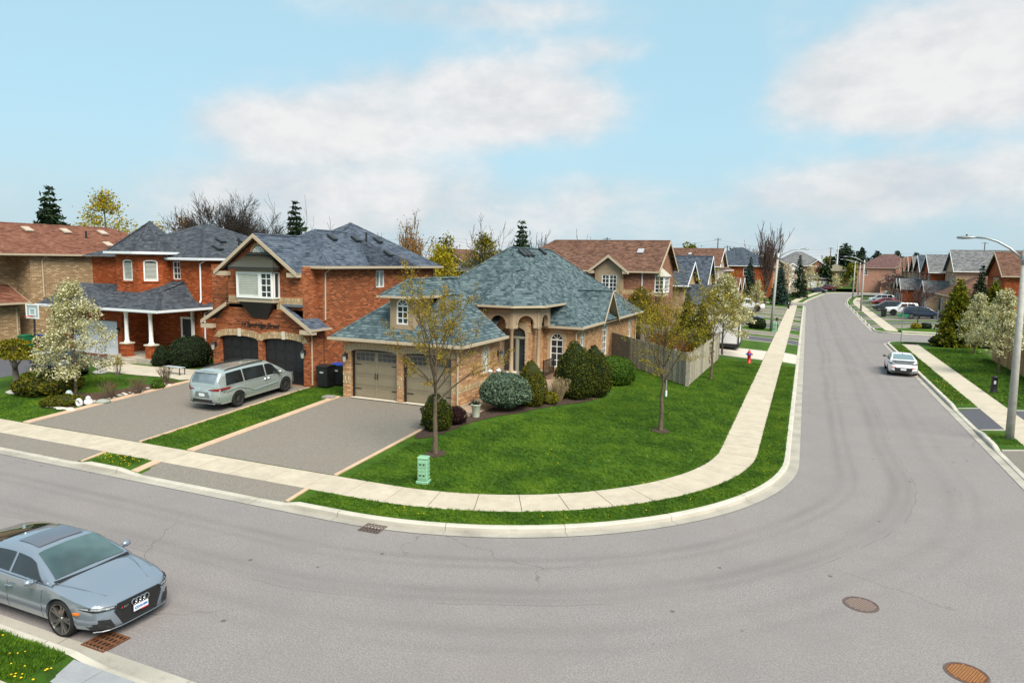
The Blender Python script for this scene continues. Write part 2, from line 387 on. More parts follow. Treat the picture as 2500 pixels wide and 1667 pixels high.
# ------------------------------------------------------------------ lie of the land
CX, CY = -11.8, 26.85                    # centre of the bend
KH = .15
def prof(d, h=.15):
    if d <= 0: return h
    if d < .96: return h + (.17 - h) * d / .96
    if d < 2.3: return .17 + .03 * (d - .96) / 1.34
    if d < 11.2: return .2 + .056 * (d - 2.3)
    return .2 + .056 * 8.9
ZLOT = prof(12)
def ldist(x, y):
    if x < CX: return y - 15.4
    if y > CY: return -.35 - x
    return 11.45 - math.hypot(x - CX, y - CY)
def T(x, y):
    """height of the ground"""
    if x > 7.6 and y > CY: return prof(min(x - 7.6, 76 - y) if y < 76 else (min(x - 7.6, y - 85.7) if y > 85.7 else 0)) if not 76 <= y <= 85.7 else 0.0
    d = ldist(x, y)
    return prof(d) if d > 0 else 0.0
def arc(cx, cy, r, a0, a1, n): return [(cx + r * math.cos(R_(a0 + (a1 - a0) * k / n)), cy + r * math.sin(R_(a0 + (a1 - a0) * k / n))) for k in range(n + 1)]
def seg(a, b, step):
    n = max(1, round(math.dist(a, b) / step)); return [(a[0] + (b[0] - a[0]) * k / n, a[1] + (b[1] - a[1]) * k / n) for k in range(n)]
# driveways crossing each kerb: (interval along the street, material)
A_DRIVES = [(-20.12, -13.87), (-29.5, -22.97), (-46, -38.5)]
L_DRIVES = [(54.2, 59.8), (67, 71), (73.2, 77), (82, 86.5), (88.6, 93.5), (97.5, 102), (105, 110.5), (112.5, 117), (120, 124.5)]
R_DRIVES = [(36.1, 41.2), (24, 32.4)]
R2_DRIVES = [(91.5, 95.5), (98, 101), (104, 109), (111.5, 117.5), (122, 126), (130, 134), (139, 144), (148, 153), (158, 162)]
def hfun(val, ints):
    h = KH
    for a, b in ints:
        if a - .5 < val < b + .5:
            e = min(val - (a - .5), b + .5 - val); h = min(h, KH - .115 * max(0, min(1, e / .5)))
    return h
def block(pts, hs, name, lawn_off, near):
    """lawn strips, gutter and kerb along a kerb-back path; left of the path is the lot"""
    P = [Vector((p[0], p[1])) for p in pts]; n = len(P); N = []
    for k in range(n):
        t = (P[min(k + 1, n - 1)] - P[max(k - 1, 0)]).normalized(); N.append(Vector((-t.y, t.x)))
    def pt(k, d, z): q = P[k] + N[k] * d; return (q.x, q.y, z)
    def strip(offs, zf):
        mb = MB(); m = len(offs)
        for k in range(n):
            for d in offs: mb.v.append(pt(k, d, zf(k, d)))
        for k in range(n - 1):
            for j in range(m - 1): a = k * m + j; mb.f.append((a, a + m, a + m + 1, a + 1))
        return mb
    return P, N, pt, strip
# path lists
LA = seg((-95, 15.4), (-48, 15.4), 4) + seg((-48, 15.4), (CX, 15.4), .5) + arc(CX, CY, 11.45, -90, 0, 28) + seg((-.35, CY + .5), (-.35, 134), .7) + [(-.35, 134)]
def hL(p): return hfun(p[0], A_DRIVES) if p[0] < CX else (hfun(p[1], L_DRIVES) if p[1] > CY else KH)
RB = [(70, 76)] + seg((60, 76), (10.1, 76), 5) + arc(10.1, 73.5, 2.5, 90, 180, 8) + seg((7.6, 73), (7.6, 13.45), .7) + arc(1.6, 13.45, 6, 0, -90, 12) + seg((1, 7.45), (-30, 7.45), .8) + [(-95, 7.45)]
def hR(p): return hfun(p[1], R_DRIVES) if p[0] > 7 and p[1] < 70 else (KH if not (p[0] > -11.2 and p[1] < 20 and p[0] < -6.5) else .035)
R2 = [(70, 198)] + seg((40, 198), (16, 198), 6) + [(13.4, 196), (11.6, 190), (9.9, 178), (8.7, 166), (7.9, 155), (7.6, 146)] + seg((7.6, 145), (7.6, 88.2), .8) + arc(10.1, 88.2, 2.5, 180, 270, 8) + seg((11, 85.7), (70, 85.7), 6) + [(75, 85.7)]
def hR2(p): return hfun(p[1], R2_DRIVES) if p[0] < 10 else KH
L2 = [(-70, 143)] + seg((-60, 143), (-3.2, 143), 5) + arc(-3.2, 145.8, 2.8, -90, 0, 8) + [(-.2, 150), (.3, 158), (1.2, 168), (2.2, 178), (3.4, 190), (4.6, 201), (6.5, 207), (10, 211), (16, 213), (70, 215)]
BLOCKS = {}
lawn = MB(); nearlawn = MB()
strc = []
OFFS = [2.3, 3.0, 4.2, 5.8, 7.6, 9.4, 11.2]
for nm, path, hf in (('west', LA, hL), ('east', RB, hR), ('east_far', R2, hR2), ('west_far', L2, lambda p: KH)):
    H_ = [hf(p) for p in path]
    P, N, pt, strip = block(path, H_, nm, OFFS, True)
    BLOCKS[nm] = (P, N, pt, strip, H_)
    offs = OFFS if nm != 'east' else [2.3, 3, 4.2, 5.8, 7.6, 9.4, 11.2]
    lawn.add(strip([0, .48, .96], lambda k, d: prof(d, H_[k]))); keep_ = {'west': lambda p: True, 'east': lambda p: p.y < 62.2, 'east_far': lambda p: 99.5 < p.y < 190 and p.x < 12, 'west_far': lambda p: p.y > 156 and p.x < 5}[nm]; sub = [k for k in range(len(P)) if keep_(P[k])]
    sb = MB()
    for a, b in zip(sub[:-1], sub[1:]):
        if b != a + 1: continue
        for d0, d1 in zip(offs[:-1], offs[1:]): sb.poly(pt(a, d0, prof(d0)), pt(b, d0, prof(d0)), pt(b, d1, prof(d1)), pt(a, d1, prof(d1)))
    lawn.add(sb)
    # kerb blocks about 3 m long, each with its stretch of gutter
    root = thing('curb', None, None); tag(root, kind='structure'); del_ = root
    ln = 0; cur = []
    def flush(idx, fine):
        if len(idx) < 2: return
        g = MB(); c = MB()
        for part, offs_, zf in ((g, (-.52, -.19), lambda k, d: .004 + .012 * (d < -.4)), (c, (-.2, -.19, -.15, -.005), lambda k, d: (0.0 if d < -.195 else (H_[k] * .8 if d < -.17 else H_[k] + .004)))):
            m = len(offs_)
            for i_, k in enumerate(idx):
                p = P[k]
                e = .006 if fine else 0
                if i_ == 0: q = P[k] + (P[idx[1]] - P[k]).normalized() * e
                elif i_ == len(idx) - 1: q = P[k] - (P[k] - P[idx[-2]]).normalized() * e
                else: q = p
                for d in offs_: w = q + N[k] * d; part.v.append((w.x, w.y, zf(k, d)))
            for i_ in range(len(idx) - 1):
                for j in range(m - 1): a = i_ * m + j; part.f.append((a, a + m, a + m + 1, a + 1))
        co = c.build('curb_block', CURB, root); g.build('gutter', GUTTER, co)
    idx = [0]
    for k in range(1, n_ := len(P)):
        idx.append(k); ln += (P[k] - P[k - 1]).length
        farp = P[k].y > 62 or P[k].x < -45
        if ln > (3.0 if not farp else 25) or k == n_ - 1:
            flush(idx, not farp); idx = [k]; ln = 0
for x0, x1, y0, y1, fn in ((9.85, 70, 60, 73.75, lambda x, y: min(x - 7.6, 76 - y)), (9.85, 70, 87.95, 101, lambda x, y: min(x - 7.6, y - 85.7)), (-70, -2.6, 145.25, 158, lambda x, y: min(-.35 - x, y - 143))):
    nx, ny = 24, 9; xs_ = [x0 + (x1 - x0) * (k / nx) ** 2 for k in range(nx + 1)] if x0 > 0 else [x1 - (x1 - x0) * (k / nx) ** 2 for k in range(nx, -1, -1)]
    for i in range(nx):
        for j in range(ny):
            q = [(xs_[i], y0 + (y1 - y0) * j / ny), (xs_[i + 1], y0 + (y1 - y0) * j / ny), (xs_[i + 1], y0 + (y1 - y0) * (j + 1) / ny), (xs_[i], y0 + (y1 - y0) * (j + 1) / ny)]
            lawn.poly(*[(a, b, prof(max(2.3, fn(a, b)))) for a, b in q])
lawn_o = lawn.build('lawn', LAWN); tag(lawn_o, kind='structure')
# base ground out to the horizon, yards behind the houses
tag(MB().poly((-3000, -3000, -.08), (3000, -3000, -.08), (3000, 3000, -.08), (-3000, 3000, -.08)).build('ground', plain('field_ground', (.055, .085, .025), .9, 0, .4, .05)), kind='structure')
yard = MB()
for x0, x1, y0, y1 in ((-95, -11.5, 26.55, 134), (18.7, 110, -30, 64.7), (18.7, 110, 97, 186), (-70, -11, 154, 300), (-11, 70, 224, 300)):
    yard.poly((x0, y0, ZLOT - .003), (x1, y0, ZLOT - .003), (x1, y1, ZLOT - .003), (x0, y1, ZLOT - .003))
tag(yard.build('back_yard', LAWN), kind='structure')
# road
rd = MB()
def q4(x0, x1, y0, y1, z=0): rd.poly((x0, y0, z), (x1, y0, z), (x1, y1, z), (x0, y1, z))
q4(-95, CX, 7.2, 15.3); q4(-.5, 7.7, CY, 134.2); q4(7.7, 75, 75.8, 85.9); q4(-70, -.5, 133.8, 143.2); q4(-.5, 7.7, 134.2, 146)
ai = arc(CX, CY, 11.3, -90, 0, 40); ao = arc(CX, CY, 19.5, -90, 0, 40)
ao = [(CX + 19.5 * min(1, 1.6 * math.sin(R_(90 * k / 40))), CY - 19.5 * min(1, 1.6 * math.cos(R_(90 * k / 40)))) for k in range(41)]
for k in range(40): rd.poly((*ai[k], 0), (*ao[k], 0), (*ao[k + 1], 0), (*ai[k + 1], 0))
lc = [(-.5, 146), (0, 158), (1.0, 168), (2.0, 178), (3.2, 190), (4.4, 201), (6.3, 207.3), (10, 211.3), (16, 213.3), (70, 215.3)]
rc = [(7.7, 146), (8.0, 155), (8.8, 166), (10, 178), (11.2, 185), (11.7, 190), (12.5, 194), (13.5, 196.2), (16, 198), (70, 197.8)]
for k in range(9): rd.poly((*lc[k], 0), (*rc[k], 0), (*rc[k + 1], 0), (*lc[k + 1], 0))
tag(rd.build('road', ROAD), kind='structure')
# gravel bed seen in the joints
def sidewalk(nm, i0, i1, step, slabs_to):
    P, N, pt, strip, H_ = BLOCKS[nm]
    root = thing('sidewalk', None, None); tag(root, kind='structure')
    bed = MB()
    ks = [k for k in range(len(P)) if i0(P[k])]
    for a, b in zip(ks[:-1], ks[1:]):
        if b != a + 1: continue
        bed.poly(pt(a, .96, .155), pt(b, .96, .155), pt(b, 2.3, .185), pt(a, 2.3, .185))
    bed.build('joint_bed', SOIL, root)
    # resample the path into slabs
    ln = 0; cur = [ks[0]]; rows = []
    acc = 0
    pts = [(P[k], N[k]) for k in ks]
    d = [0]
    for a, b in zip(pts[:-1], pts[1:]): d.append(d[-1] + (b[0] - a[0]).length)
    def at(s):
        s = max(0, min(d[-1] - 1e-6, s))
        for j in range(len(d) - 1):
            if d[j] <= s <= d[j + 1]:
                t = (s - d[j]) / max(1e-9, d[j + 1] - d[j]); return pts[j][0].lerp(pts[j + 1][0], t), pts[j][1].lerp(pts[j + 1][1], t).normalized()
    s = 0
    while s < d[-1]:
        L = step; p, n = at(s)
        far = not slabs_to(p)
        if far: L = 30
        e = min(s + L, d[-1]); sub = 3 if not far else 12
        mb = MB(); g = .011 if not far else 0
        for i_ in range(sub + 1):
            q, n = at(s + g + (e - s - 2 * g) * i_ / sub)
            for dd, z in ((.965, .05), (.965, .172 + rz_(s)), (2.295, .202 + rz_(s)), (2.295, .05)): w = q + n * dd; mb.v.append((w.x, w.y, z))
        for i_ in range(sub):
            for j in range(3): a = i_ * 4 + j; mb.f.append((a, a + 4, a + 5, a + 1))
        mb.f += [(0, 1, 2, 3), tuple(sub * 4 + j for j in (3, 2, 1, 0))]
        mb.build('slab', SIDE if not far else SIDE_FAR, root)
        s = e
    return root
def rz_(s): return .004 * math.sin(s * 12.9898)
def farside():
    m, t, b = newmat('sidewalk_concrete_far')
    g = nd(t, 'ShaderNodeNewGeometry'); sp = nd(t, 'ShaderNodeSeparateXYZ'); t.links.new(g.outputs['Position'], sp.inputs[0])
    fr = mth(t, 'FRACT', mth(t, 'DIVIDE', sp.outputs[1], 1.5))
    col = ramp(t, nz(t, 1.5, 5, .6), (.3, (.42, .365, .285)), (.7, (.50, .435, .345)))
    col = mixc_(t, mth(t, 'MULTIPLY', mth(t, 'LESS_THAN', fr, .03), .5), col, (.2, .17, .13)); t.links.new(col, b.inputs['Base Color']); b.inputs['Roughness'].default_value = .9
    return m
SIDE_FAR = farside()
sidewalk('west', lambda p: p.x > -48 and p.y < 134.1, None, 1.52, lambda p: p.y < 58)
sidewalk('east', lambda p: p.x > 7.0 and 20 < p.y < 73.5, None, 1.52, lambda p: p.y < 58)
sidewalk('east', lambda p: p.x < -11 and p.x > -30 and p.y < 9, None, 1.52, lambda p: True)
sidewalk('east_far', lambda p: p.x < 12 and p.y < 190 and p.y > 86.5, None, 1.52, lambda p: False)
sidewalk('east_far', lambda p: p.x > 9.9 and p.x < 40 and p.y < 87, None, 1.52, lambda p: False)
sidewalk('west_far', lambda p: p.x > -3.5 and p.y < 208 and p.y > 143.5, None, 1.52, lambda p: False)
# driveways laid on the lots
def drive_A(x0, x1, d1, m, edge_l, edge_r, em=None):
    r = MB(); ds = [2.31, 3.5, 5, 7, 9, 11.2, 13, 16]; ds = [d for d in ds if d < d1] + [d1]
    for a, b in zip(ds[:-1], ds[1:]): r.poly((x0, 15.4 + a, prof(a) + .012), (x1, 15.4 + a, prof(a) + .012), (x1, 15.4 + b, prof(b) + .012), (x0, 15.4 + b, prof(b) + .012))
    tag(r.build('driveway', m), kind='structure')
    ap = MB(); ap.poly((x0, 15.4, .045), (x1, 15.4, .045), (x1, 16.355, .183), (x0, 16.355, .183)); tag(ap.build('driveway_apron', m), kind='structure')
    for xe, w in ((x0, -edge_l), (x1, edge_r)):
        if not w: continue
        for rng in ((ds[0], d1 - .1), (0.02, .955)):
            L = rng[1] - rng[0]; npc = max(1, round(L / 2.4)); er = thing('driveway_edging', None, None); tag(er, kind='structure')
            for i_ in range(npc):
                a = rng[0] + L * i_ / npc + .006; b = rng[0] + L * (i_ + 1) / npc - .006
                za = prof(a, .05 if rng[0] < 1 else KH) + .05; zb = prof(b, .05 if rng[0] < 1 else KH) + .05
                xa, xb = sorted((xe, xe + w)); fl = (abs(w) * 1.2) * (1 if w < 0 else -1) if (i_ == 0 and rng[0] > 1) else 0
                e = MB(); e.v += [(xa, 15.4 + a, za - .1), (xb, 15.4 + a, za - .1), (xb, 15.4 + b, zb - .1), (xa, 15.4 + b, zb - .1), (xa, 15.4 + a, za), (xb, 15.4 + a, za), (xb, 15.4 + b, zb), (xa, 15.4 + b, zb)]
                e.f += [(4, 5, 6, 7), (0, 1, 5, 4), (1, 2, 6, 5), (2, 3, 7, 6), (3, 0, 4, 7)]
                bevel(e.build('edging_block', em or EDGING, er), .015)
drive_A(-20.12, -13.87, 11.0, DRIVE, .34, .13)
drive_A(-29.5, -22.97, 12.1, DRIVE, .38, .1)
drive_A(-46, -40, 14.4, DRIVE_D, 0, 0)
def drive_B(side, y0, y1, d1, m):
    xb = -.35 if side < 0 else 7.6
    ds = [2.31, 4, 7, 11.2]; ds = [d for d in ds if d < d1] + [d1]; r = MB()
    X = lambda d: xb + side * d
    for a, b in zip(ds[:-1], ds[1:]):
        q = [(X(a), y0, prof(a) + .012), (X(b), y0, prof(b) + .012), (X(b), y1, prof(b) + .012), (X(a), y1, prof(a) + .012)]
        r.poly(*(q if side > 0 else q[::-1]))
    tag(r.build('driveway', m), kind='structure')
    q = [(X(.0), y0, .045), (X(.955), y0, .183), (X(.955), y1, .183), (X(0), y1, .045)]
    tag(MB().poly(*(q if side > 0 else q[::-1])).build('driveway_apron', m), kind='structure')
    for ye in (y0, y1):
        e = MB()
        for a, b in ((2.31, d1 * .8), (0.02, .955)):
            x0, x1 = sorted((X(a), X(b))); h0, h1 = (prof(a, .05) if a < 1 else prof(a)), (prof(b, .05) if a < 1 else prof(b))
            if side < 0: h0, h1 = h1, h0
            e.v += [(x0, ye - .06, h0 + .04), (x1, ye - .06, h1 + .04), (x1, ye + .06, h1 + .04), (x0, ye + .06, h0 + .04)]; k = len(e.v); e.f.append((k - 4, k - 3, k - 2, k - 1))
            e.v += [(x0, ye - .06, h0 - .05), (x1, ye - .06, h1 - .05)]; e.f.append((k, k + 1, k - 3, k - 4))
        tag(e.build('driveway_edging', CURB), kind='structure')
LIGHTC = concrete('light_driveway_concrete', (.52, .46, .40), .08)
for i_, (a, b) in enumerate(L_DRIVES): drive_B(-1, a, b, 9.6 if a > 60 else 11, LIGHTC if i_ == 0 else (DRIVE_D if i_ in (1, 3) else DRIVE))
for a, b in R_DRIVES: drive_B(1, a, b, 10, DRIVE_D if a > 35 else DRIVE)
for i_, (a, b) in enumerate(R2_DRIVES): drive_B(1, a, b, 11, (DRIVE, DRIVE_D)[i_ % 2])
# ------------------------------------------------------------------ building kit
BRICK_R = brickmat('red_brick', (.225, .044, .010), (.36, .094, .026), (.27, .15, .09), dark=(.07, .022, .014))
BRICK_O = brickmat('orange_red_brick', (.285, .048, .010), (.37, .080, .018), (.21, .085, .04), dark=(.13, .035, .02))
BRICK_P = brickmat('pink_buff_brick', (.42, .215, .10), (.53, .31, .155), (.32, .215, .13), bw=.32, rh=.11, dark=(.30, .14, .085), ms=.016)
BRICK_T = brickmat('tan_brick', (.36, .235, .13), (.45, .32, .185), (.23, .16, .10), bw=.34, rh=.115, dark=(.28, .175, .09))
BRICK_B = brickmat('brown_brick', (.22, .085, .045), (.31, .13, .075), (.25, .17, .12), dark=(.12, .05, .03))
BUFF = brickmat('buff_brick', (.44, .31, .17), (.55, .42, .26), (.30, .22, .13), bw=.09, rh=.25, dark=(.33, .2, .1))
VOUS = plain('buff_arch_brick', (.47, .36, .23), .85, 0, .3, 22, bmp=.3)
SH_TEAL = shingle('teal_grey_shingle', (.075, .110, .121), (.142, .186, .195), (.034, .055, .066))
SH_SLATE = shingle('slate_blue_shingle', (.070, .088, .120), (.118, .142, .178), (.040, .050, .070))
SH_DARK = shingle('charcoal_shingle', (.058, .066, .080), (.095, .106, .122), (.034, .039, .048))
SH_RUST = shingle('rust_brown_shingle', (.175, .072, .046), (.24, .112, .076), (.11, .045, .031))
SH_BROWN = shingle('brown_shingle', (.135, .070, .048), (.20, .112, .080), (.075, .040, .030))
SH_GREY = shingle('grey_shingle', (.15, .15, .155), (.23, .23, .235), (.08, .08, .085))
STUCCO = plain('tan_stucco', (.34, .255, .17), .9, 0, .08, 3, bmp=.25, bs=120)
TRIM = plain('tan_trim', (.45, .365, .26), .55, 0, .05, 2)
WHITE = plain('white_trim', (.78, .78, .76), .45)
WHITEG = plain('white_metal', (.72, .74, .77), .35)
BLACK = plain('black_paint', (.016, .016, .018), .4)
BLKDOOR = plain('black_garage_panel', (.014, .014, .017), .38, spec=.6)
TAUPE = plain('taupe_garage_panel', (.235, .195, .13), .5, 0, .05, 2)
SAGE = plain('sage_door_paint', (.30, .31, .25), .45)
PORCHF = plain('porch_floor', (.40, .36, .30), .85, 0, .12, 3)
STEPB = brickmat('brown_paver', (.20, .10, .075), (.28, .15, .11), (.14, .09, .07), bw=.2, rh=.1)
DKMETAL = plain('dark_bronze_metal', (.06, .055, .05), .4, .6)
BAYROOF = plain('olive_metal_roof', (.085, .080, .060), .35, .5)
FLASH = plain('grey_flashing', (.17, .20, .23), .4, .5)
KEYST = plain('pale_keystone', (.60, .55, .46), .8)
def glassmat(name, c, rough=.06, refl=.5):
    m, t, b = newmat(name); b.inputs['Base Color'].default_value = (*c, 1); b.inputs['Roughness'].default_value = rough; b.inputs['Specular IOR Level'].default_value = refl
    w = nz(t, 1.3, 2); t.links.new(ramp(t, w, (.35, tuple(x * .6 for x in c)), (.7, tuple(x * 1.5 for x in c))), b.inputs['Base Color'])
    return m
GLASS = glassmat('window_glass', (.030, .038, .045), .04, .8)
GLASS_L = glassmat('curtained_glass', (.30, .33, .30), .15, .6)
SHUT = plain('louvre_white', (.74, .74, .66), .6)
class Fr:
    """a wall's own frame: u along it, v up, w outwards"""
    def __init__(s, p0, p1):
        s.p = Vector((p0[0], p0[1], 0)); d = Vector((p1[0] - p0[0], p1[1] - p0[1], 0)); s.L = d.length; s.e = d.normalized(); s.n = Vector((s.e.y, -s.e.x, 0))
    def __call__(s, u, v, w=0): q = s.p + s.e * u + s.n * w; return (q.x, q.y, v)
    def box(s, mb, u0, u1, v0, v1, w0, w1):
        i = len(mb.v); mb.v += [s(u0, v0, w1), s(u1, v0, w1), s(u1, v0, w0), s(u0, v0, w0), s(u0, v1, w1), s(u1, v1, w1), s(u1, v1, w0), s(u0, v1, w0)]
        mb.f += [tuple(i + k for k in q) for q in ((0, 3, 2, 1), (4, 5, 6, 7), (0, 1, 5, 4), (1, 2, 6, 5), (2, 3, 7, 6), (3, 0, 4, 7))]
def archpts(u0, u1, v1, rise, n=10):
    """crown of an arched head, from left to right; v1 is the crown's top"""
    c = (u0 + u1) / 2; h = (u1 - u0) / 2
    return [(c - h * math.cos(math.pi * k / n), v1 - rise + rise * math.sin(math.pi * k / n)) for k in range(n + 1)]
def wall(mb, fr, z0, z1, ops=(), u0=0, u1=None, dep=.09):
    """a wall face with recessed openings (u0,u1,v0,v1,rise)"""
    u1 = fr.L if u1 is None else u1
    us = sorted({u0, u1, *[o[0] for o in ops], *[o[1] for o in ops]}); vs_ = sorted({z0, z1, *[o[2] for o in ops], *[o[3] for o in ops]})
    for a, b in zip(us[:-1], us[1:]):
        for c, d in zip(vs_[:-1], vs_[1:]):
            m_, n_ = (a + b) / 2, (c + d) / 2
            if any(o[0] < m_ < o[1] and o[2] < n_ < o[3] for o in ops): continue
            if m_ < u0 or m_ > u1: continue
            mb.poly(fr(a, c), fr(b, c), fr(b, d), fr(a, d))
    for o in ops:
        a, b, c, d = o[:4]; rise = o[4] if len(o) > 4 else 0
        head = archpts(a, b, d, rise) if rise else [(a, d), (b, d)]
        if rise:
            for p, q in zip(head[:-1], head[1:]): mb.poly(fr(p[0], p[1]), fr(q[0], q[1]), fr(q[0], d), fr(p[0], d))
        loop = [(a, c)] + head + [(b, c)]
        for p, q in zip(loop[:-1], loop[1:]): mb.poly(fr(p[0], p[1]), fr(p[0], p[1], -dep), fr(q[0], q[1], -dep), fr(q[0], q[1]))
        mb.poly(fr(b, c), fr(b, c, -dep), fr(a, c, -dep), fr(a, c))
def window(parent, fr, u0, u1, v0, v1, rise=0, cols=2, rows=3, frame=WHITE, glass=GLASS, dep=.09, ft=.055, sill=None, shut=False, mid=False, bar=.022):
    """frame > panes, muntins"""
    f = MB(); w0, w1 = -dep, -dep + .07
    fr.box(f, u0, u1, v0, v0 + ft, w0, w1); fr.box(f, u0, u0 + ft, v0 + ft, v1 - rise, w0, w1); fr.box(f, u1 - ft, u1, v0 + ft, v1 - rise, w0, w1)
    if rise:
        A = archpts(u0, u1, v1, rise); B = archpts(u0 + ft, u1 - ft, v1 - ft, max(.01, rise - ft * .6)); B = [(b[0], max(b[1], v1 - rise)) for b in B]
        for (a, b), (c, d) in zip(zip(A[:-1], A[1:]), zip(B[:-1], B[1:])):
            i = len(f.v); f.v += [fr(*a, w1), fr(*b, w1), fr(*d, w1), fr(*c, w1), fr(*d, w0), fr(*c, w0)]; f.f += [(i + 3, i + 2, i + 1, i), (i + 5, i + 4, i + 2, i + 3)]
    else: fr.box(f, u0 + ft, u1 - ft, v1 - ft, v1, w0, w1)
    wo_ = f.build('window', frame, parent)
    g = MB()
    if rise:
        if rise > .3: fr.box(f, u0 + ft, u1 - ft, v1 - rise - .05, v1 - rise + .03, w0, w1 - .01); wo_.data = f.mesh('window', frame)
        g.poly(*[fr(a, b, -dep + .012) for a, b in [(u0 + ft, v0 + ft), (u1 - ft, v0 + ft)] + archpts(u0 + ft, u1 - ft, v1 - ft, rise)[::-1]])
    else: g.poly(fr(u0 + ft, v0 + ft, -dep + .012), fr(u1 - ft, v0 + ft, -dep + .012), fr(u1 - ft, v1 - ft, -dep + .012), fr(u0 + ft, v1 - ft, -dep + .012))
    g.build('pane', glass, wo_)
    mu = MB(); top = v1 - (rise if rise > .3 else 0); bw = bar
    for k in range(1, cols):
        u = u0 + (u1 - u0) * k / cols; b_ = bw * (2.4 if (mid and k == cols // 2) else 1); fr.box(mu, u - b_, u + b_, v0 + ft, top - ft * .5 - (rise * .1 if 0 < rise <= .3 else 0), -dep + .013, -dep + (.055 if b_ > bw else .035))
    for k in range(1, rows): v = v0 + (top - v0) * k / rows; fr.box(mu, u0 + ft, u1 - ft, v - bw, v + bw, -dep + .013, -dep + .033)
    if rise > .3:
        c = (u0 + u1) / 2
        for ang in (45, 90, 135):
            a = R_(ang); r = min(rise, (u1 - u0) / 2) - ft * .6; x, y = c + r * math.cos(a), v1 - rise + r * math.sin(a) * rise / min(rise, (u1 - u0) / 2)
            mu.tube([fr(c, v1 - rise, -dep + .022), fr(x, y, -dep + .022)], bw * .9, 4)
    if mu.f: mu.build('muntin', frame, wo_)
    if shut:
        n_ = max(4, round((v1 - v0 - .2) / .09)); s_ = MB()
        for k in range(n_):
            v = v0 + ft + .02 + (v1 - rise - v0 - 2 * ft) * k / n_; s_.poly(fr(u0 + ft + .02, v, -dep + .016), fr(u1 - ft - .02, v, -dep + .016), fr(u1 - ft - .02, v + .055, -dep + .036), fr(u0 + ft + .02, v + .055, -dep + .036))
        s_.build('louvre', SHUT, wo_)
    if sill:
        s_ = MB(); fr.box(s_, u0 - .06, u1 + .06, v0 - .1, v0 - .004, -dep + .004, .05); s_.build('sill', sill, wo_)
    return wo_
def brick_arch(parent, fr, u0, u1, v1, rise, band=.26, m=None, step=.095, legs=None, proud=.025, name='brick_arch'):
    """soldier bricks set round an opening's head"""
    mb = MB(); A = archpts(u0, u1, v1, rise, 60); Ln = sum(math.dist(a, b) for a, b in zip(A[:-1], A[1:])); n_ = max(6, round(Ln / step))
    d = [0]
    for a, b in zip(A[:-1], A[1:]): d.append(d[-1] + math.dist(a, b))
    def at(s):
        for j in range(len(A) - 1):
            if d[j] <= s <= d[j + 1] + 1e-9:
                t = (s - d[j]) / (d[j + 1] - d[j]); p = (A[j][0] + (A[j + 1][0] - A[j][0]) * t, A[j][1] + (A[j + 1][1] - A[j][1]) * t)
                tx, ty = A[j + 1][0] - A[j][0], A[j + 1][1] - A[j][1]; l = math.hypot(tx, ty); return p, (-ty / l, tx / l)
        return A[-1], (1, 0)
    for k in range(n_):
        (p, a), (q, b) = at(Ln * k / n_ + .006), at(Ln * (k + 1) / n_ - .006); pr = proud + rnd.uniform(-.006, .006)
        c = [(p[0], p[1]), (q[0], q[1]), (q[0] + b[0] * band, q[1] + b[1] * band), (p[0] + a[0] * band, p[1] + a[1] * band)]
        i = len(mb.v); mb.v += [fr(*x, pr) for x in c] + [fr(*x, -.03) for x in c]; mb.f += [(i, i + 3, i + 2, i + 1)[::-1], (i, i + 1, i + 5, i + 4)[::-1], (i + 1, i + 2, i + 6, i + 5)[::-1], (i + 2, i + 3, i + 7, i + 6)[::-1], (i + 3, i, i + 4, i + 7)[::-1]]
    if legs:
        v0, w_ = legs; v = v0; k = 0
        while v < v1 - rise - .04:
            for a, b in ((u0 - w_, u0 - .003), (u1 + .003, u1 + w_)): fr.box(mb, a + (.03 if k % 2 else 0), b - (.03 if k % 2 and a > u1 else 0), v + .005, min(v + .11, v1 - rise), -.03, proud + rnd.uniform(-.005, .005))
            v += .115; k += 1
    return mb.build(name, m or VOUS, parent)
def eave(parent, pts, z, m, h=.16, name='gutter', closed=False, out=.09):
    """fascia and gutter along an eave line"""
    mb = MB(); P = pts + ([pts[0]] if closed else [])
    for a, b in zip(P[:-1], P[1:]):
        fr = Fr(a, b); fr.box(mb, -.02, fr.L + .02, z - h, z - .02, -.03, 0); fr.box(mb, -out * .9, fr.L + out * .9, z - h * .75, z + .005, .001, out)
    return mb.build(name, m, parent)
def spout(parent, pts, m, r=.042, name='downspout'):
    return MB().tube(pts, r, 6).build(name, m, parent)
def roof(parent, polys, m, name='roof'):
    mb = MB()
    for p in polys: mb.poly(*p)
    return mb.build(name, m, parent)
def caps(parent, lines, m, w=.14, name='ridge_cap'):
    for a, b in lines:
        mb = MB(); a, b = Vector(a), Vector(b); d = (b - a); L = d.length; d.normalize(); s_ = d.cross(Vector((0, 0, 1))).normalized(); n_ = max(2, round(L / .28))
        for k in range(n_):
            p = a + d * (L * k / n_); q = a + d * (L * (k + 1.15) / n_); q = q if k < n_ - 1 else b
            dz = Vector((0, 0, -.55 * w)); up_ = Vector((0, 0, .035)); u2 = Vector((0, 0, .022))
            mb.poly(p + s_ * w + dz + up_, p + up_, q + u2, q + s_ * w + dz + u2); mb.poly(p + up_, p - s_ * w + dz + up_, q - s_ * w + dz + u2, q + u2)
        mb.build(name, m, parent)
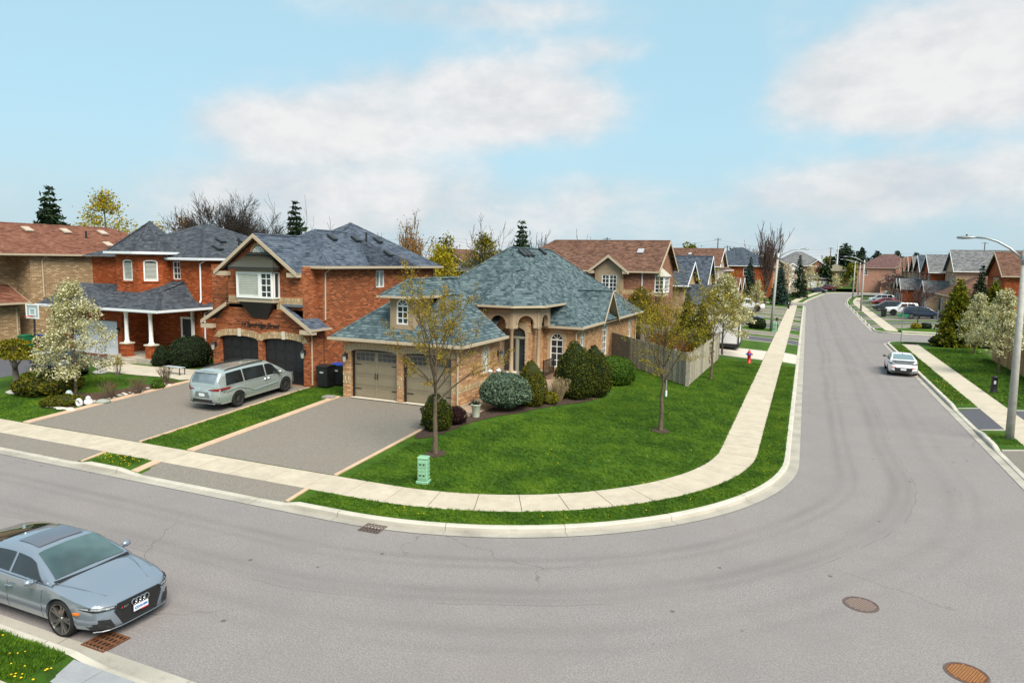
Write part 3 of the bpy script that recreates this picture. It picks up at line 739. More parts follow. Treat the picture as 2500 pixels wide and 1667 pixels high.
def hip(x0, x1, y0, y1, z, s):
    """planes and hips of a rectangular hip roof"""
    if (x1 - x0) < (y1 - y0):
        t = (x1 - x0) / 2; a = ((x0 + x1) / 2, y0 + t, z + s * t); b = ((x0 + x1) / 2, y1 - t, z + s * t)
        A, B, C_, D_ = (x0, y0, z), (x1, y0, z), (x1, y1, z), (x0, y1, z)
        return [(A, B, a), (B, C_, b, a), (C_, D_, b), (D_, A, a, b)], [(A, a), (B, a), (C_, b), (D_, b), (a, b)]
    t = (y1 - y0) / 2; a = (x0 + t, (y0 + y1) / 2, z + s * t); b = (x1 - t, (y0 + y1) / 2, z + s * t)
    A, B, C_, D_ = (x0, y0, z), (x1, y0, z), (x1, y1, z), (x0, y1, z)
    return [(A, B, b, a), (B, C_, b), (C_, D_, a, b), (D_, A, a)], [(A, a), (B, b), (C_, b), (D_, a), (a, b)]
def soffit(parent, x0, x1, y0, y1, z, m):
    return MB().poly((x0, y0, z), (x0, y1, z), (x1, y1, z), (x1, y0, z)).build('soffit', m, parent)
def roof_vent(parent, p, n, m, s=.28):
    """low box vent standing on a roof plane; n the plane's up-slope direction in plan"""
    p = Vector(p); mb = MB(); mb.box(-s * .75, s * .75, -s, s, .06, .17); mb.box(-s * .45, s * .45, -s * .6, s * .6, -.12, .06)
    a = math.atan2(n[1], n[0]) - math.pi / 2; mt = Matrix.Translation(p) @ Matrix.Rotation(a, 4, 'Z') @ Matrix.Rotation(math.atan(n[2]), 4, 'X')
    return mb.xf(mt).build('roof_vent', m, parent)
def garage_door(parent, fr, u0, u1, v0, v1, m, rows=4, dep=.22, glaz=False, arch=0, seam=.012, hw=True, style='long'):
    """a sectional door: recessed back, one panel per section"""
    back = MB(); back.poly(fr(u0 - .05, v0 - .05, -dep - .03), fr(u1 + .05, v0 - .05, -dep - .03), fr(u1 + .05, v1 + .3, -dep - .03), fr(u0 - .05, v1 + .3, -dep - .03))
    d = back.build('garage_door', BLACK, parent); H_ = (v1 - v0) / rows
    for k in range(rows):
        a, b = v0 + H_ * k + seam / 2, v0 + H_ * (k + 1) - seam / 2; p = MB(); fr.box(p, u0, u1, a, b, -dep - .02, -dep + .02)
        top = glaz and k == rows - 1
        nn = 2 if style == 'carriage' else 4
        for j in range(nn):
            x0 = u0 + (u1 - u0) * (j + .06) / nn; x1 = u0 + (u1 - u0) * (j + .94) / nn
            if not top:
                for q in ((x0, x1, a + .06, a + .075), (x0, x1, b - .075, b - .06), (x0, x0 + .015, a + .06, b - .06), (x1 - .015, x1, a + .06, b - .06)): fr.box(p, *q, -dep + .02, -dep + .032)
        po = p.build('door_panel', m, d)
        if top:
            for j in range(2):
                x0 = u0 + (u1 - u0) * (j + .08) / 2; x1 = u0 + (u1 - u0) * (j + .92) / 2; g = MB(); ri = .09
                hd = archpts(x0, x1 + (x1 - x0) * .9, b - .05, ri * 1.0) if j == 0 else archpts(x0 - (x1 - x0) * .9, x1, b - .05, ri)
                hd = [q for q in hd if x0 - .001 <= q[0] <= x1 + .001]; hd = ([(x0, hd[0][1])] if hd[0][0] > x0 + .01 else []) + hd + ([(x1, hd[-1][1])] if hd[-1][0] < x1 - .01 else [])
                g.poly(*[fr(q[0], q[1], -dep + .024) for q in [(x0, a + .1), (x1, a + .1)] + hd[::-1]]); g.build('door_pane', GLASS, d)
                mu = MB(); fr.box(mu, x0 - .02, x1 + .02, a + .07, a + .1, -dep + .02, -dep + .045)
                for i in range(5): x = x0 + (x1 - x0) * i / 4; fr.box(mu, x - .011, x + .011, a + .1, b - .06 - (.07 if i in (0, 4) else .02) , -dep + .025, -dep + .04)
                fr.box(mu, x0, x1, (a + b) / 2 + .01, (a + b) / 2 + .03, -dep + .025, -dep + .04); mu.build('door_muntin', m, d)
    if hw:
        h = MB()
        for v in (v0 + H_ * .7, v0 + H_ * 3 - .1):
            for x, sg in ((u0 + .03, 1), (u1 - .03, -1)): q = sorted((x, x + sg * .34)); fr.box(h, q[0], q[1], v, v + .035, -dep + .02, -dep + .04)
        h.build('strap_hinge', BLACK, d); c = (u0 + u1) / 2; h = MB()
        for s_ in (-1, 1): h.tube([fr(c + s_ * .07, v0 + H_ * 2 - .2, -dep + .025), fr(c + s_ * .06, v0 + H_ * 2 - .05, -dep + .07), fr(c + s_ * .07, v0 + H_ * 2 + .1, -dep + .025)], .022, 5)
        h.build('door_handle', BLACK, d)
    return d
def wall_lamp(parent, fr, u, v, m=BLACK, s=1.0):
    mb = MB(); fr.box(mb, u - .05 * s, u + .05 * s, v - .08 * s, v + .12 * s, 0, .03); c = fr(u, 0, .15 * s)
    mb.tube([fr(u, v + .02, .03), fr(u, v + .2 * s, .09 * s), fr(u, v + .14 * s, .15 * s)], .014, 5)
    mb.lathe([(.01, .14 * s), (.09 * s, .06 * s), (.1 * s, .04 * s), (.02, .04 * s)], (c[0], c[1], v), 8)
    o = mb.build('wall_lamp', m, parent)
    MB().lathe([(.075 * s, .04 * s), (.05 * s, -.17 * s), (.0, -.2 * s)], (c[0], c[1], v), 8).build('lamp_glass', GLASS_L, o); return o
# ------------------------------------------------------------------ the corner bungalow
def corner_house():
    h = thing('bungalow', 'pink-buff brick bungalow on the street corner with teal-grey roof and arched porch turret', 'house', (-16, 32, 0))
    h.location = (0, 0, 0); zb, ze = .45, 3.47
    w = MB(); frG = Fr((-20.04, 26.4), (-13.89, 26.4)); X = lambda x: x + 20.04
    d1, d2 = (X(-19.58), X(-17.04)), (X(-16.72), X(-14.2))
    wall(w, frG, zb, ze, [(d1[0], d1[1], .72, 3.06, .13), (d2[0], d2[1], .72, 3.06, .13)], dep=.24)
    frS = Fr((-13.89, 26.4), (-13.89, 30.9)); wall(w, frS, zb, ze, [(2.55, 3.1, 1.95, 3.05, .27)])
    frL = Fr((-20.04, 34), (-20.04, 26.4)); wall(w, frL, zb, ze)
    wall(w, Fr((-13.89, 30.9), (-16.3, 30.9)), zb, ze); frR = Fr((-16.3, 30.9), (-16.3, 35.2)); wall(w, frR, zb, ze + 1)
    frD = Fr((-16.3, 35.2), (-13.95, 35.2)); du = (.62, 2.02); wall(w, frD, zb, 4.7, [(du[0], du[1], .86, 3.62, .32)], dep=.14)
    wall(w, Fr((-13.95, 35.2), (-13.95, 37.3)), zb, ze + .3)
    frW = Fr((-13.95, 37.3), (-12.0, 37.3)); wall(w, frW, zb, ze, [(.42, 1.2, 1.17, 3.17, .39)])
    frE = Fr((-12.0, 37.3), (-12.0, 52.2))
    wall(w, frE, zb, ze, [(.95, 1.55, 1.4, 3.15, .3), (5.65, 6.7, 1.22, 3.42, .52), (12.7, 13.4, 1.35, 3.1, .33)])
    w.poly((-12, 52.2, zb), (-21, 52.2, zb), (-21, 52.2, ze), (-12, 52.2, ze)); w.poly((-21, 52.2, zb), (-21, 34, zb), (-21, 34, 5), (-21, 52.2, 5))
    # gable over the tall side window
    w.poly((-12.0, 41.72, ze - .01), (-12.0, 45.12, ze - .01), (-12.0, 43.42, 5.32))
    w.build('wall', BRICK_P, h)
    fd = MB()
    for fr in (frG, frS, frW, frE): fr.box(fd, -.01, fr.L + .01, .3, .82 if fr is frE else .76, -.05, .012)
    fd2 = MB(); frE.box(fd2, .02, frE.L, .3, .86, -.05, .02); frS.box(fd2, 0.02, frS.L, .3, .8, -.05, .02); fd2.build('foundation', plain('foundation_concrete', (.40, .36, .30), .9, 0, .12, 2), h)
    # buff soldier course
    bc = MB(); frG.box(bc, .004, .44, 1.38, 1.9, 0, .012); frG.box(bc, d1[1] + .02, d2[0] - .02, 1.38, 1.9, 0, .012); frG.box(bc, d2[1] + .02, frG.L, 1.38, 1.9, 0, .012); frS.box(bc, .0, frS.L, 1.38, 1.66, 0, .012); frW.box(bc, .0, frW.L - .01, .82, 1.08, 0, .012)
    bc.build('buff_band', BUFF, h)
    for a, b in (d1, d2):
        brick_arch(h, frG, a, b, 3.06, .13, .3, step=.1)
        garage_door(h, frG, a + .09, b - .02, .74, 2.95, TAUPE, glaz=True, style='carriage')
        j = MB(); frG.box(j, a, a + .09, .72, 2.96, -.24, -.12); j.build('door_jamb', BLACK, h)
    MB().poly((-19.6, 26.3, .735), (-14.1, 26.3, .735), (-14.1, 26.65, .74), (-19.6, 26.65, .74)).build('threshold', KEYST, h)
    wall_lamp(h, frG, .22, 2.65, s=1.3); wall_lamp(h, frS, 4.25, 2.7, s=1.3)
    for fr, a, b, c, d, r, co, ro in ((frS, 2.55, 3.1, 1.95, 3.05, .27, 2, 3), (frW, .42, 1.2, 1.17, 3.17, .39, 2, 4), (frE, .95, 1.55, 1.4, 3.15, .3, 2, 3), (frE, 5.65, 6.7, 1.22, 3.42, .52, 2, 4), (frE, 12.7, 13.4, 1.35, 3.1, .33, 2, 3)):
        window(h, fr, a, b, c, d, r + .001, co, ro, glass=GLASS_L if fr is frS else GLASS)
        brick_arch(h, fr, a, b, d, r + .001, .24, legs=(c - .02, .2))
    # entrance: door with sidelight and fanlight
    dr = MB(); frD.box(dr, du[0], du[1], .86, 3.0, -.14, -.11); do = dr.build('front_door', SAGE, h)
    for a, b in ((du[0] + .1, du[0] + .78), (du[0] + 1.02, du[1] - .06)): MB().poly(frD(a, 1.1, -.1), frD(b, 1.1, -.1), frD(b, 2.9, -.1), frD(a, 2.9, -.1)).build('pane', GLASS, do)
    fb = MB(); frD.box(fb, du[0] + .84, du[0] + .94, .86, 3.0, -.12, -.06); frD.box(fb, du[0], du[1], 2.96, 3.08, -.12, -.05); fb.build('door_frame', SAGE, do)
    MB().poly(*[frD(a, b, -.1) for a, b in [(du[0], 3.05), (du[1], 3.05)] + archpts(du[0], du[1], 3.62, .32)[::-1]]).build('fanlight', GLASS, do)
    brick_arch(h, frD, du[0], du[1], 3.62, .32, .34, legs=(.9, .22))
    # porch floor, steps, rail, columns
    MB().box(-16.3, -13.25, 30.92, 35.2, .3, .86).build('porch_floor', STEPB, h); MB().box(-13.93, -13.2, 35.21, 37.28, .3, .84).build('porch_landing', STEPB, h)
    for k in range(2): MB().box(-13.2 + .33 * k, -12.87 + .33 * k, 35.4, 37.2, .3, .76 - .1 * k).build('step', STEPB, h)
    rl = MB(); 
    for k in range(15): y = 35.55 + 1.6 * k / 14; rl.box(-13.27, -13.25, y - .009, y + .009, .88, 1.72)
    rl.box(-13.29, -13.23, 35.5, 37.2, 1.7, 1.75); rl.box(-13.28, -13.24, 35.5, 37.2, .9, .94)
    for y in (35.5, 37.2): rl.box(-13.29, -13.23, y - .03, y + .03, .84, 1.8)
    rl.build('railing', BLACK, h)
    oc = (-15.5, 36.2)
    def octp(ap, z): r = ap / math.cos(R_(22.5)); return [(oc[0] + r * math.cos(R_(22.5 + 45 * k)), oc[1] + r * math.sin(R_(22.5 + 45 * k)), z) for k in range(8)]
    W8 = octp(2.0, 0); st = MB(); mould = MB()
    for k in (4, 5, 6, 7):      # facets from the left round the front to the right
        a, b = W8[k % 8], W8[(k + 1) % 8]; fr = Fr(a, b); L = fr.L; z0, z1 = 3.6, 4.8; pu = .36; A = archpts(pu, L - pu, 4.3, .42, 12)
        for wv in (0, -.22):
            q = [(0, z0), (pu, z0), (pu, z1), (0, z1)]; st.poly(*[fr(*p, wv) for p in q]); st.poly(*[fr(L - p[0], p[1], wv) for p in q[::-1]])
            for p, q in zip(A[:-1], A[1:]): st.poly(fr(*p, wv), fr(*q, wv), fr(q[0], z1, wv), fr(p[0], z1, wv))
        lp = [(pu, z0)] + A + [(L - pu, z0)]
        for p, q in zip(lp[:-1], lp[1:]): st.poly(fr(*p), fr(*p, -.22), fr(*q, -.22), fr(*q))
        for s_ in ((0, pu), (L - pu, L)): st.poly(fr(s_[0], z0), fr(s_[1], z0), fr(s_[1], z0, -.22), fr(s_[0], z0, -.22))
        B = archpts(pu - .1, L - pu + .1, 4.42, .52, 12); lp2 = [(pu - .1, 3.86)] + B + [(L - pu + .1, 3.86)]; lp1 = [(pu, 3.86)] + A + [(L - pu, 3.86)]
        for (p, q), (r, s_) in zip(zip(lp1[:-1], lp1[1:]), zip(lp2[:-1], lp2[1:])): mould.poly(fr(*p, .025), fr(*q, .025), fr(*s_, .025), fr(*r, .025)); mould.poly(fr(*r, .025), fr(*s_, .025), fr(*s_, 0), fr(*r, 0))
        fr.box(mould, .02, .14, 3.61, 4.78, 0, .03); fr.box(mould, L - .14, L - .02, 3.61, 4.78, 0, .03)
    st.build('porch_frieze', STUCCO, h); mould.build('frieze_moulding', STUCCO, h)
    MB().poly(*octp(2.3, 4.68)).build('porch_ceiling', TRIM, h)
    for k in (6, 7):
        x, y = W8[k][0] * .97 + oc[0] * .03, W8[k][1] * .97 + oc[1] * .03
        c = MB().lathe([(.14, 3.6), (.14, 3.52), (.1, 3.5), (.115, 3.44), (.09, 3.4), (.105, 2.2), (.115, 1.34), (.15, 1.3), (.15, 1.22)], (x, y, 0), 14).build('column', STUCCO, h, True)
        p = MB(); p.box(x - .2, x + .2, y - .2, y + .2, .3, 1.12); p.build('column_base', BRICK_P, c); p = MB(); p.box(x - .25, x + .25, y - .25, y + .25, 1.121, 1.22); p.build('column_cap', KEYST, c)
    # roofs
    s = .8; P1, PB = (-17.25, 39.76, 8.16), (-17.25, 46.95, 8.16); ap = (-15.5, 36.2, 6.76); Q = (-15.6, 38.11, 6.84)
    E8 = octp(2.37, 4.86)
    pol = [((-11.55, 37, 3.6), (-11.55, 52.65, 3.6), PB, P1, Q, ap, E8[7], (-13.13, 38.58, 4.864)),
           (P1, (-21.4, 35.61, 4.84), (-21.4, 34.06, 3.6), (-15.6, 34.06, 3.6), Q), (P1, PB, (-21.4, 52.65, 4.84), (-21.4, 35.61, 4.84)), (PB, (-11.55, 52.65, 3.6), (-21.4, 52.65, 3.6), (-21.4, 51.1, 4.84)),
           ((-11.55, 37, 3.6), (-13.13, 38.58, 4.864), (-14.9, 38.58, 4.864), (-14.9, 37, 3.6)), (ap, Q, (-17.87, 38.3, 4.86), E8[4])]
    for k in (4, 5, 6): pol.append((E8[k], E8[k + 1], ap))
    # garage wing
    gx0, gx1, gy = -20.45, -13.45, 25.95; gr = (-16.95, 29.45, 6.4); gb = (-16.95, 40, 6.4)
    pol += [((gx0, gy, 3.6), (gx1, gy, 3.6), gr), ((gx1, gy, 3.6), (gx1, 30.75, 3.6), (-15.75, 30.75, 5.44), (-16.67, 31.75, 6.176), (-16.95, 32, 6.4), gr), ((gx0, gy, 3.6), gr, (-16.95, 32, 6.4), (gx0, 32, 3.6))]
    # side gable
    gp = (-11.5, 43.42, 5.5); pol += [((-11.5, 41.6, 3.56), gp, (-13.93, 43.42, 5.5), (-11.55, 41.6, 3.56)), (gp, (-11.5, 45.24, 3.56), (-11.55, 45.24, 3.56), (-13.93, 43.42, 5.5))]
    # dormer
    dx0, dx1, dy = -17.5, -16.2, 26.57; de = [(dx0 - .38, dy - .38, 5.62), (dx1 + .38, dy - .38, 5.62)]; dp = (-16.85, dy + .65, 6.41)
    pol += [(de[0], de[1], dp), (de[1], (dx1 + .38, 30, 5.62), (-16.85, 30, 6.41), dp), (de[0], dp, (-16.85, 30, 6.41), (dx0 - .38, 30, 5.62))]
    roof(h, pol, SH_TEAL)
    caps(h, [(P1, Q), (P1, PB), (PB, (-11.55, 52.65, 3.6)), ((-11.55, 37, 3.6), (-13.13, 38.58, 4.864)), (P1, (-21.4, 35.61, 4.84)), (E8[5], ap), (E8[6], ap), (E8[7], ap), (E8[4], ap), (ap, Q), ((gx0, gy, 3.6), gr), ((gx1, gy, 3.6), gr), (dp, (-16.95, 32, 6.4)), (de[0], dp), (de[1], dp), (gp, (-13.93, 43.42, 5.5))], SH_TEAL)
    dw = MB(); frd = Fr((dx0, dy), (dx1, dy)); wall(dw, frd, 3.9, 5.6, [(.34, .96, 4.32, 5.48, .31)]); wall(dw, Fr((dx1, dy), (dx1, 29)), 3.9, 5.6); wall(dw, Fr((dx0, 29), (dx0, dy)), 3.9, 5.6)
    do = dw.build('dormer', STUCCO, h); window(h, frd, .34, .96, 4.32, 5.48, .311, 2, 3)
    tr = MB()
    for u in (.06, 1.2): frd.box(tr, u, u + .05, 4.2, 5.5, 0, .025)
    A = archpts(.2, 1.1, 5.56, .42, 12); B = archpts(.15, 1.15, 5.6, .45, 12)
    for (p, q), (r, t_) in zip(zip(A[:-1], A[1:]), zip(B[:-1], B[1:])): tr.poly(frd(*p, .02), frd(*q, .02), frd(*t_, .02), frd(*r, .02))
    tr.build('dormer_trim', STUCCO, do); bs = MB(); frd.box(bs, -.02, 1.32, 3.98, 4.06, 0, .05); bs.build('dormer_sill', TRIM, do)
    eave(h, [(dx0 - .38, 28.6), (dx0 - .38, dy - .38), (dx1 + .38, dy - .38), (dx1 + .38, 28.3)], 5.62, TRIM, .12, out=.06)
    MB().poly((dx0 - .38, dy - .38, 5.53), (dx1 + .38, dy - .38, 5.53), (dx1 + .38, 28.4, 5.53), (dx0 - .38, 28.4, 5.53)).build('soffit', TRIM, h)
    eave(h, [(gx0, 34), (gx0, gy), (gx1, gy), (gx1, 30.75)], 3.6, TRIM); soffit(h, gx0, gx1, gy, 30.75, 3.47, TRIM); MB().prism([(gx1, 30.76, 3.47), (gx1, 30.76, 3.59), (-15.75, 30.76, 5.42), (-15.75, 30.76, 3.47)], (0, .03, 0)).build('roof_end', TRIM, h)
    eave(h, [(-14.75, 37), (-11.55, 37), (-11.55, 41.6)], 3.6, TRIM); eave(h, [(-11.55, 45.2), (-11.55, 52.65), (-15, 52.65)], 3.6, TRIM)
    MB().poly((-14.7, 37, 3.47), (-11.55, 37, 3.47), (-11.55, 52.65, 3.47), (-12.01, 52.65, 3.47), (-12.01, 37.31, 3.47), (-14.7, 37.31, 3.47)).build('soffit', TRIM, h)
    eave(h, [E8[4][:2], E8[5][:2], E8[6][:2], E8[7][:2], (-13.13, 38.55)], 4.86, TRIM, .14)
    rk = MB()
    for y0 in (41.55, 45.29):
        a, b = Vector((-11.5, y0, 3.5)), Vector((-11.5, 43.42, 5.47)); rk.prism([a, b, b + Vector((0, 0, -.17)), a + Vector((0, 0, -.17))], (.035, 0, 0)); rk.prism([a + Vector((-.02, 0, -.02)), b + Vector((-.02, 0, -.02)), b + Vector((-.02, 0, -.06)), a + Vector((-.02, 0, -.06))], (-.5, 0, 0))
    rk.build('bargeboard', TRIM, h)
    for pts in ([(-13.8, 26.1, 3.46), (-13.83, 26.3, 3.25), (-13.83, 26.3, .8)], [(-11.65, 37.1, 3.46), (-11.93, 37.2, 3.2), (-11.93, 37.2, .8)], [(-11.65, 52.3, 3.46), (-11.93, 52.1, 3.2), (-11.93, 52.1, .8)]): spout(h, pts, TRIM)
    DV = plain('black_vent', (.03, .033, .036), .5)
    for x, y in ((-16.72, 40.35), (-16.72, 41.05), (-16.72, 41.75), (-16.95, 44.6)): roof_vent(h, (x, y, 3.6 + s * (-11.55 - x)), (-1, 0, .8), DV, .3)
    mt = MB(); frE.box(mt, 2.9, 3.3, .95, 1.25, 0, .14); mt.build('meter_box', plain('meter_grey', (.16, .19, .22), .5), h)
    return h
corner_house()
# ------------------------------------------------------------------ the red brick house next door
def red_house():
    h = thing('brick_house', 'two-storey red brick house with black double garage doors and bay window under a gable', 'house')
    zb = .4; Yg = 27.49; w = MB(); frG = Fr((-29.47, Yg), (-22.92, Yg)); X = lambda x: x + 29.47
    d1, d2 = (X(-28.98), X(-26.3)), (X(-26.0), X(-23.32))
    wall(w, frG, zb, 3.72, [(d1[0], d1[1], .72, 3.1, .2), (d2[0], d2[1], .72, 3.1, .2)], dep=.24)
    # lower gable face rising into the upper wall
    w.poly((-29.47, Yg, 3.7), (-22.92, Yg, 3.7), (-23.3, Yg, 4.0), (-24.3, Yg, 4.78), (-28.25, Yg, 4.78), (-29.1, Yg, 4.0))
    frU = Fr((-28.25, Yg), (-23.3, Yg)); wall(w, frU, 4.6, 6.5); 
    w.poly((-28.25, Yg, 6.5), (-23.9, Yg, 6.5), (-23.9, Yg, 6.8), (-26.1, Yg, 8.3), (-28.2, Yg, 6.8))
    wall(w, Fr((-23.3, Yg), (-23.3, 28.62)), 4.0, 6.8); wall(w, Fr((-28.25, 28.62), (-28.25, Yg)), 4.0, 6.8)
    wall(w, Fr((-23.3, 28.6), (-22.92, 28.6)), 3.5, 6.8)
    frE = Fr((-22.92, Yg), (-22.92, 40.0)); wall(w, frE, zb, 3.72, u1=1.15)
    frE2 = Fr((-22.92, 28.6), (-22.92, 40.0)); wall(w, frE2, zb, 6.78, [(4.75, 5.6, 5.62, 6.6)])
    w.poly((-22.92, 40, zb), (-30.6, 40, zb), (-30.6, 40, 6.8), (-22.92, 40, 6.8)); wall(w, Fr((-30.6, 40), (-30.6, 28.6)), zb, 6.8); wall(w, Fr((-29.47, 31), (-29.47, Yg)), zb, 3.7); wall(w, Fr((-30.6, 28.6), (-28.25, 28.6)), zb, 6.8)
    w.build('wall', BRICK_R, h)
    window(h, frE2, 4.75, 5.6, 5.62, 6.6, 0, 2, 1, glass=GLASS_L, mid=True)
    for a, b in (d1, d2):
        brick_arch(h, frG, a, b, 3.1, .2, .34, BUFF, step=.1); garage_door(h, frG, a + .03, b - .03, .74, 2.98, BLKDOOR, hw=False)
        k = MB(); c = (a + b) / 2 + .1; frG.box(k, c - .1, c + .1, 3.07, 3.47, 0, .06); k.build('keystone', KEYST, h)
    bt = MB(); frU.box(bt, .01, .88, 4.84, 5.22, 0, .015); frU.box(bt, 3.28, 4.94, 4.84, 5.22, 0, .015); frU.box(bt, 3.28, 3.9, 4.6, 4.84, 0, .015); bt.build('buff_band', BUFF, h)
    # box bay with its hood and tapered apron
    bx0, bx1, by = -27.2, -24.82, Yg - .42; frB = Fr((bx0, by), (bx1, by)); bay = MB(); bay.box(bx0, bx1, by, Yg, 4.95, 5.15); bay.box(bx0, bx1, by + .02, Yg, 6.5, 6.66); b = bay.build('bay_window', TRIM, h)
    window(h, frB, 0.0, frB.L * .66, 5.16, 6.5, 0, 1, 1, glass=GLASS_L, dep=0.0, ft=.11, shut=True); window(h, frB, frB.L * .66, frB.L, 5.16, 6.5, 0, 2, 4, dep=0.0, ft=.09)
    for x, y0, y1 in ((bx1, by, Yg), (bx0, Yg, by)): f2 = Fr((x, y0), (x, y1)); window(h, f2, 0.02, f2.L, 5.16, 6.5, 0, 1, 1, dep=0.0, ft=.06)
    a = [(bx0 + .08, by, 4.95), (bx1 - .08, by, 4.95), (-25.6, Yg - .04, 4.08), (-26.55, Yg - .04, 4.08), (bx0 + .08, Yg, 4.95), (bx1 - .08, Yg, 4.95)]
    MB().poly(a[3], a[2], a[1], a[0]).poly(a[2], (-25.6, Yg, 4.08), a[5], a[1]).poly((-26.55, Yg, 4.08), a[3], a[0], a[4]).build('bay_apron', BLACK, b)
    q0, q1 = (bx0 - .3, by - .28, 6.74), (bx1 + .3, by - .28, 6.74); t0, t1 = (bx0 + .35, Yg, 7.4), (bx1 - .35, Yg, 7.4)
    MB().poly(q0, q1, t1, t0).poly(q1, (bx1 + .3, Yg, 6.74), t1).poly((bx0 - .3, Yg, 6.74), q0, t0).build('bay_roof', BAYROOF, b)
    hm = MB(); hm.box(q0[0], q1[0], q0[1], Yg, 6.62, 6.73); hm.tube([q1, t1], .03, 5); hm.tube([q0, t0], .03, 5); hm.box(t0[0], t1[0], Yg - .12, Yg, 7.36, 7.5); hm.build('bay_trim', DKMETAL, b)
    # fanlight in the gable
    fw = MB(); fw.poly(*[frU(a_, b_, .02) for a_, b_ in [(1.75, 7.42), (2.55, 7.42)] + archpts(1.75, 2.55, 7.82, .4)[::-1]]); f_ = fw.build('gable_window', WHITE, h)
    pn = MB()
    for k in range(5):
        a0, a1 = R_(8 + 34 * k), R_(34 + 34 * k - 6); c = (2.15, 7.45); pn.poly(*[frU(c[0] + r * math.cos(a_), c[1] + r * math.sin(a_), .028) for r, a_ in ((.12, a0), (.34, a0), (.34, a1), (.12, a1))])
    pn.build('pane', GLASS_L, f_); brick_arch(h, frU, 1.7, 2.6, 7.86, .45, .12, BUFF, step=.09, proud=.03)
    # roofs
    s = .625; pol, hl = [], []
    p, l = hip(-28.9, -22.5, 28.2, 37.5, 6.85, s); pol += p; hl += [l[1], l[4], l[0]]
    p, l = hip(-31, -22.5, 31.9, 40.4, 6.85, s); pol += p; hl += l[1:]
    g0 = Yg - .38; pk = (-26.1, g0, 8.45); fl, fr_ = (-28.85, g0, 6.5), (-23.35, g0, 6.5)
    pol += [(fr_, (-23.35, 29.2, 6.5), (-26.1, 31.2, 8.45), pk), (pk, (-26.1, 31.2, 8.45), (-28.85, 29.2, 6.5), fl)]; hl.append((pk, (-26.1, 31.2, 8.45)))
    pz = lambda x: 4.87 - .626 * (x + 24.4); lz = lambda x: 4.87 - .56 * (-28.1 - x); g1 = Yg - .35
    pol += [((-24.4, g1, pz(-24.4)), (-23.28, g1, pz(-23.28)), (-23.28, Yg, pz(-23.28)), (-24.4, Yg, pz(-24.4))), ((-23.28, g1, pz(-23.28)), (-22.5, g1, pz(-22.5)), (-22.5, 28.59, pz(-22.5)), (-23.28, 28.59, pz(-23.28)))]
    pol += [((-28.27, g1, lz(-28.27)), (-28.1, g1, lz(-28.1)), (-28.1, Yg, lz(-28.1)), (-28.27, Yg, lz(-28.27))), ((-29.9, g1, lz(-29.9)), (-28.27, g1, lz(-28.27)), (-28.27, 28.59, lz(-28.27)), (-29.9, 28.59, lz(-29.9)))]
    roof(h, pol, SH_SLATE); caps(h, hl, SH_SLATE)
    bb = MB()
    for a, b_ in ((Vector(fl), Vector(pk)), (Vector(fr_), Vector(pk)), (Vector((-24.42, Yg - .35, 4.885)), Vector((-22.48, Yg - .35, 3.67))), (Vector((-28.08, Yg - .35, 4.885)), Vector((-29.93, Yg - .35, 3.85)))): bb.prism([a + Vector((0, 0, -.005)), b_ + Vector((0, 0, -.005)), b_ + Vector((0, 0, -.21)), a + Vector((0, 0, -.21))], (0, -.035, 0)); bb.prism([a + Vector((0, .001, -.05)), b_ + Vector((0, .001, -.05)), b_ + Vector((0, .001, -.08)), a + Vector((0, .001, -.08))], (0, .34, 0))
    bb.build('bargeboard', TRIM, h)
    rb = MB()
    for x0, x1, z in ((-28.85, -28.05, 6.29), (-24.0, -23.35, 6.29), (-23.25, -22.45, 3.45), (-29.95, -29.2, 3.45)): rb.box(x0, x1, Yg - .36, Yg - .01, z - .02, z + .2)
    rb.build('eave_return', TRIM, h)
    eave(h, [(-23.8, 28.2), (-22.5, 28.2), (-22.5, 40.4), (-31, 40.4)], 6.85, TRIM); soffit(h, -23.3, -22.5, 28.2, 40.4, 6.72, TRIM)
    eave(h, [(-22.5, Yg - .3), (-22.5, 28.58)], 3.69, TRIM, .12)
    for pts in ([(-22.6, 28.9, 6.75), (-22.88, 28.75, 6.5), (-22.88, 28.72, 4.05)], [(-22.6, 27.6, 3.62), (-22.88, 27.62, 3.4), (-22.88, 27.62, .8)]): spout(h, pts, TRIM)
    fl_ = MB(); fl_.box(-24.35, -23.29, Yg - .2, Yg - .001, 4.78, 4.9); fl_.build('flashing', FLASH, h)
    for x, y in ((-24.9, 31.9), (-24.9, 34.1), (-24.9, 36.4), (-23.6, 35.6)): roof_vent(h, (x, y, 6.85 + s * (-22.5 - x)), (-1, 0, s), plain('black_vent', (.03, .033, .036), .5))
    MB().tube([(-24.8, 35.1, 8.1), (-24.8, 35.1, 8.85)], .06, 8).build('vent_pipe', BLACK, h)
    wall_lamp(h, frG, 6.25, 2.45, s=1.35); wall_lamp(h, frG, .2, 2.5, s=1.35)
    # house number and street in wrought letters
    cu = bpy.data.curves.new('txt', 'FONT'); cu.body = '14 Sandridge Street'; cu.size = .36; cu.shear = .35; cu.extrude = .012; cu.space_character = .92; cu.align_x = 'CENTER'
    to = bpy.data.objects.new('txt', cu); COL.objects.link(to); bpy.context.view_layer.update()
    me = bpy.data.meshes.new_from_object(to.evaluated_get(bpy.context.evaluated_depsgraph_get())); bpy.data.objects.remove(to); me.materials.clear(); me.materials.append(BLACK)
    lo = link('house_lettering', me, h); lo.location = (-26.15, Yg - .03, 3.62); lo.rotation_euler = (R_(90), 0, 0)
    el = MB(); fr = Fr((-29.47, 30), (-29.47, 27.6)); fr.box(el, .9, 1.25, 2.0, 2.6, 0, .16); e = el.build('electric_meter', plain('meter_grey', (.3, .33, .35), .5), h)
    return h
red_house()
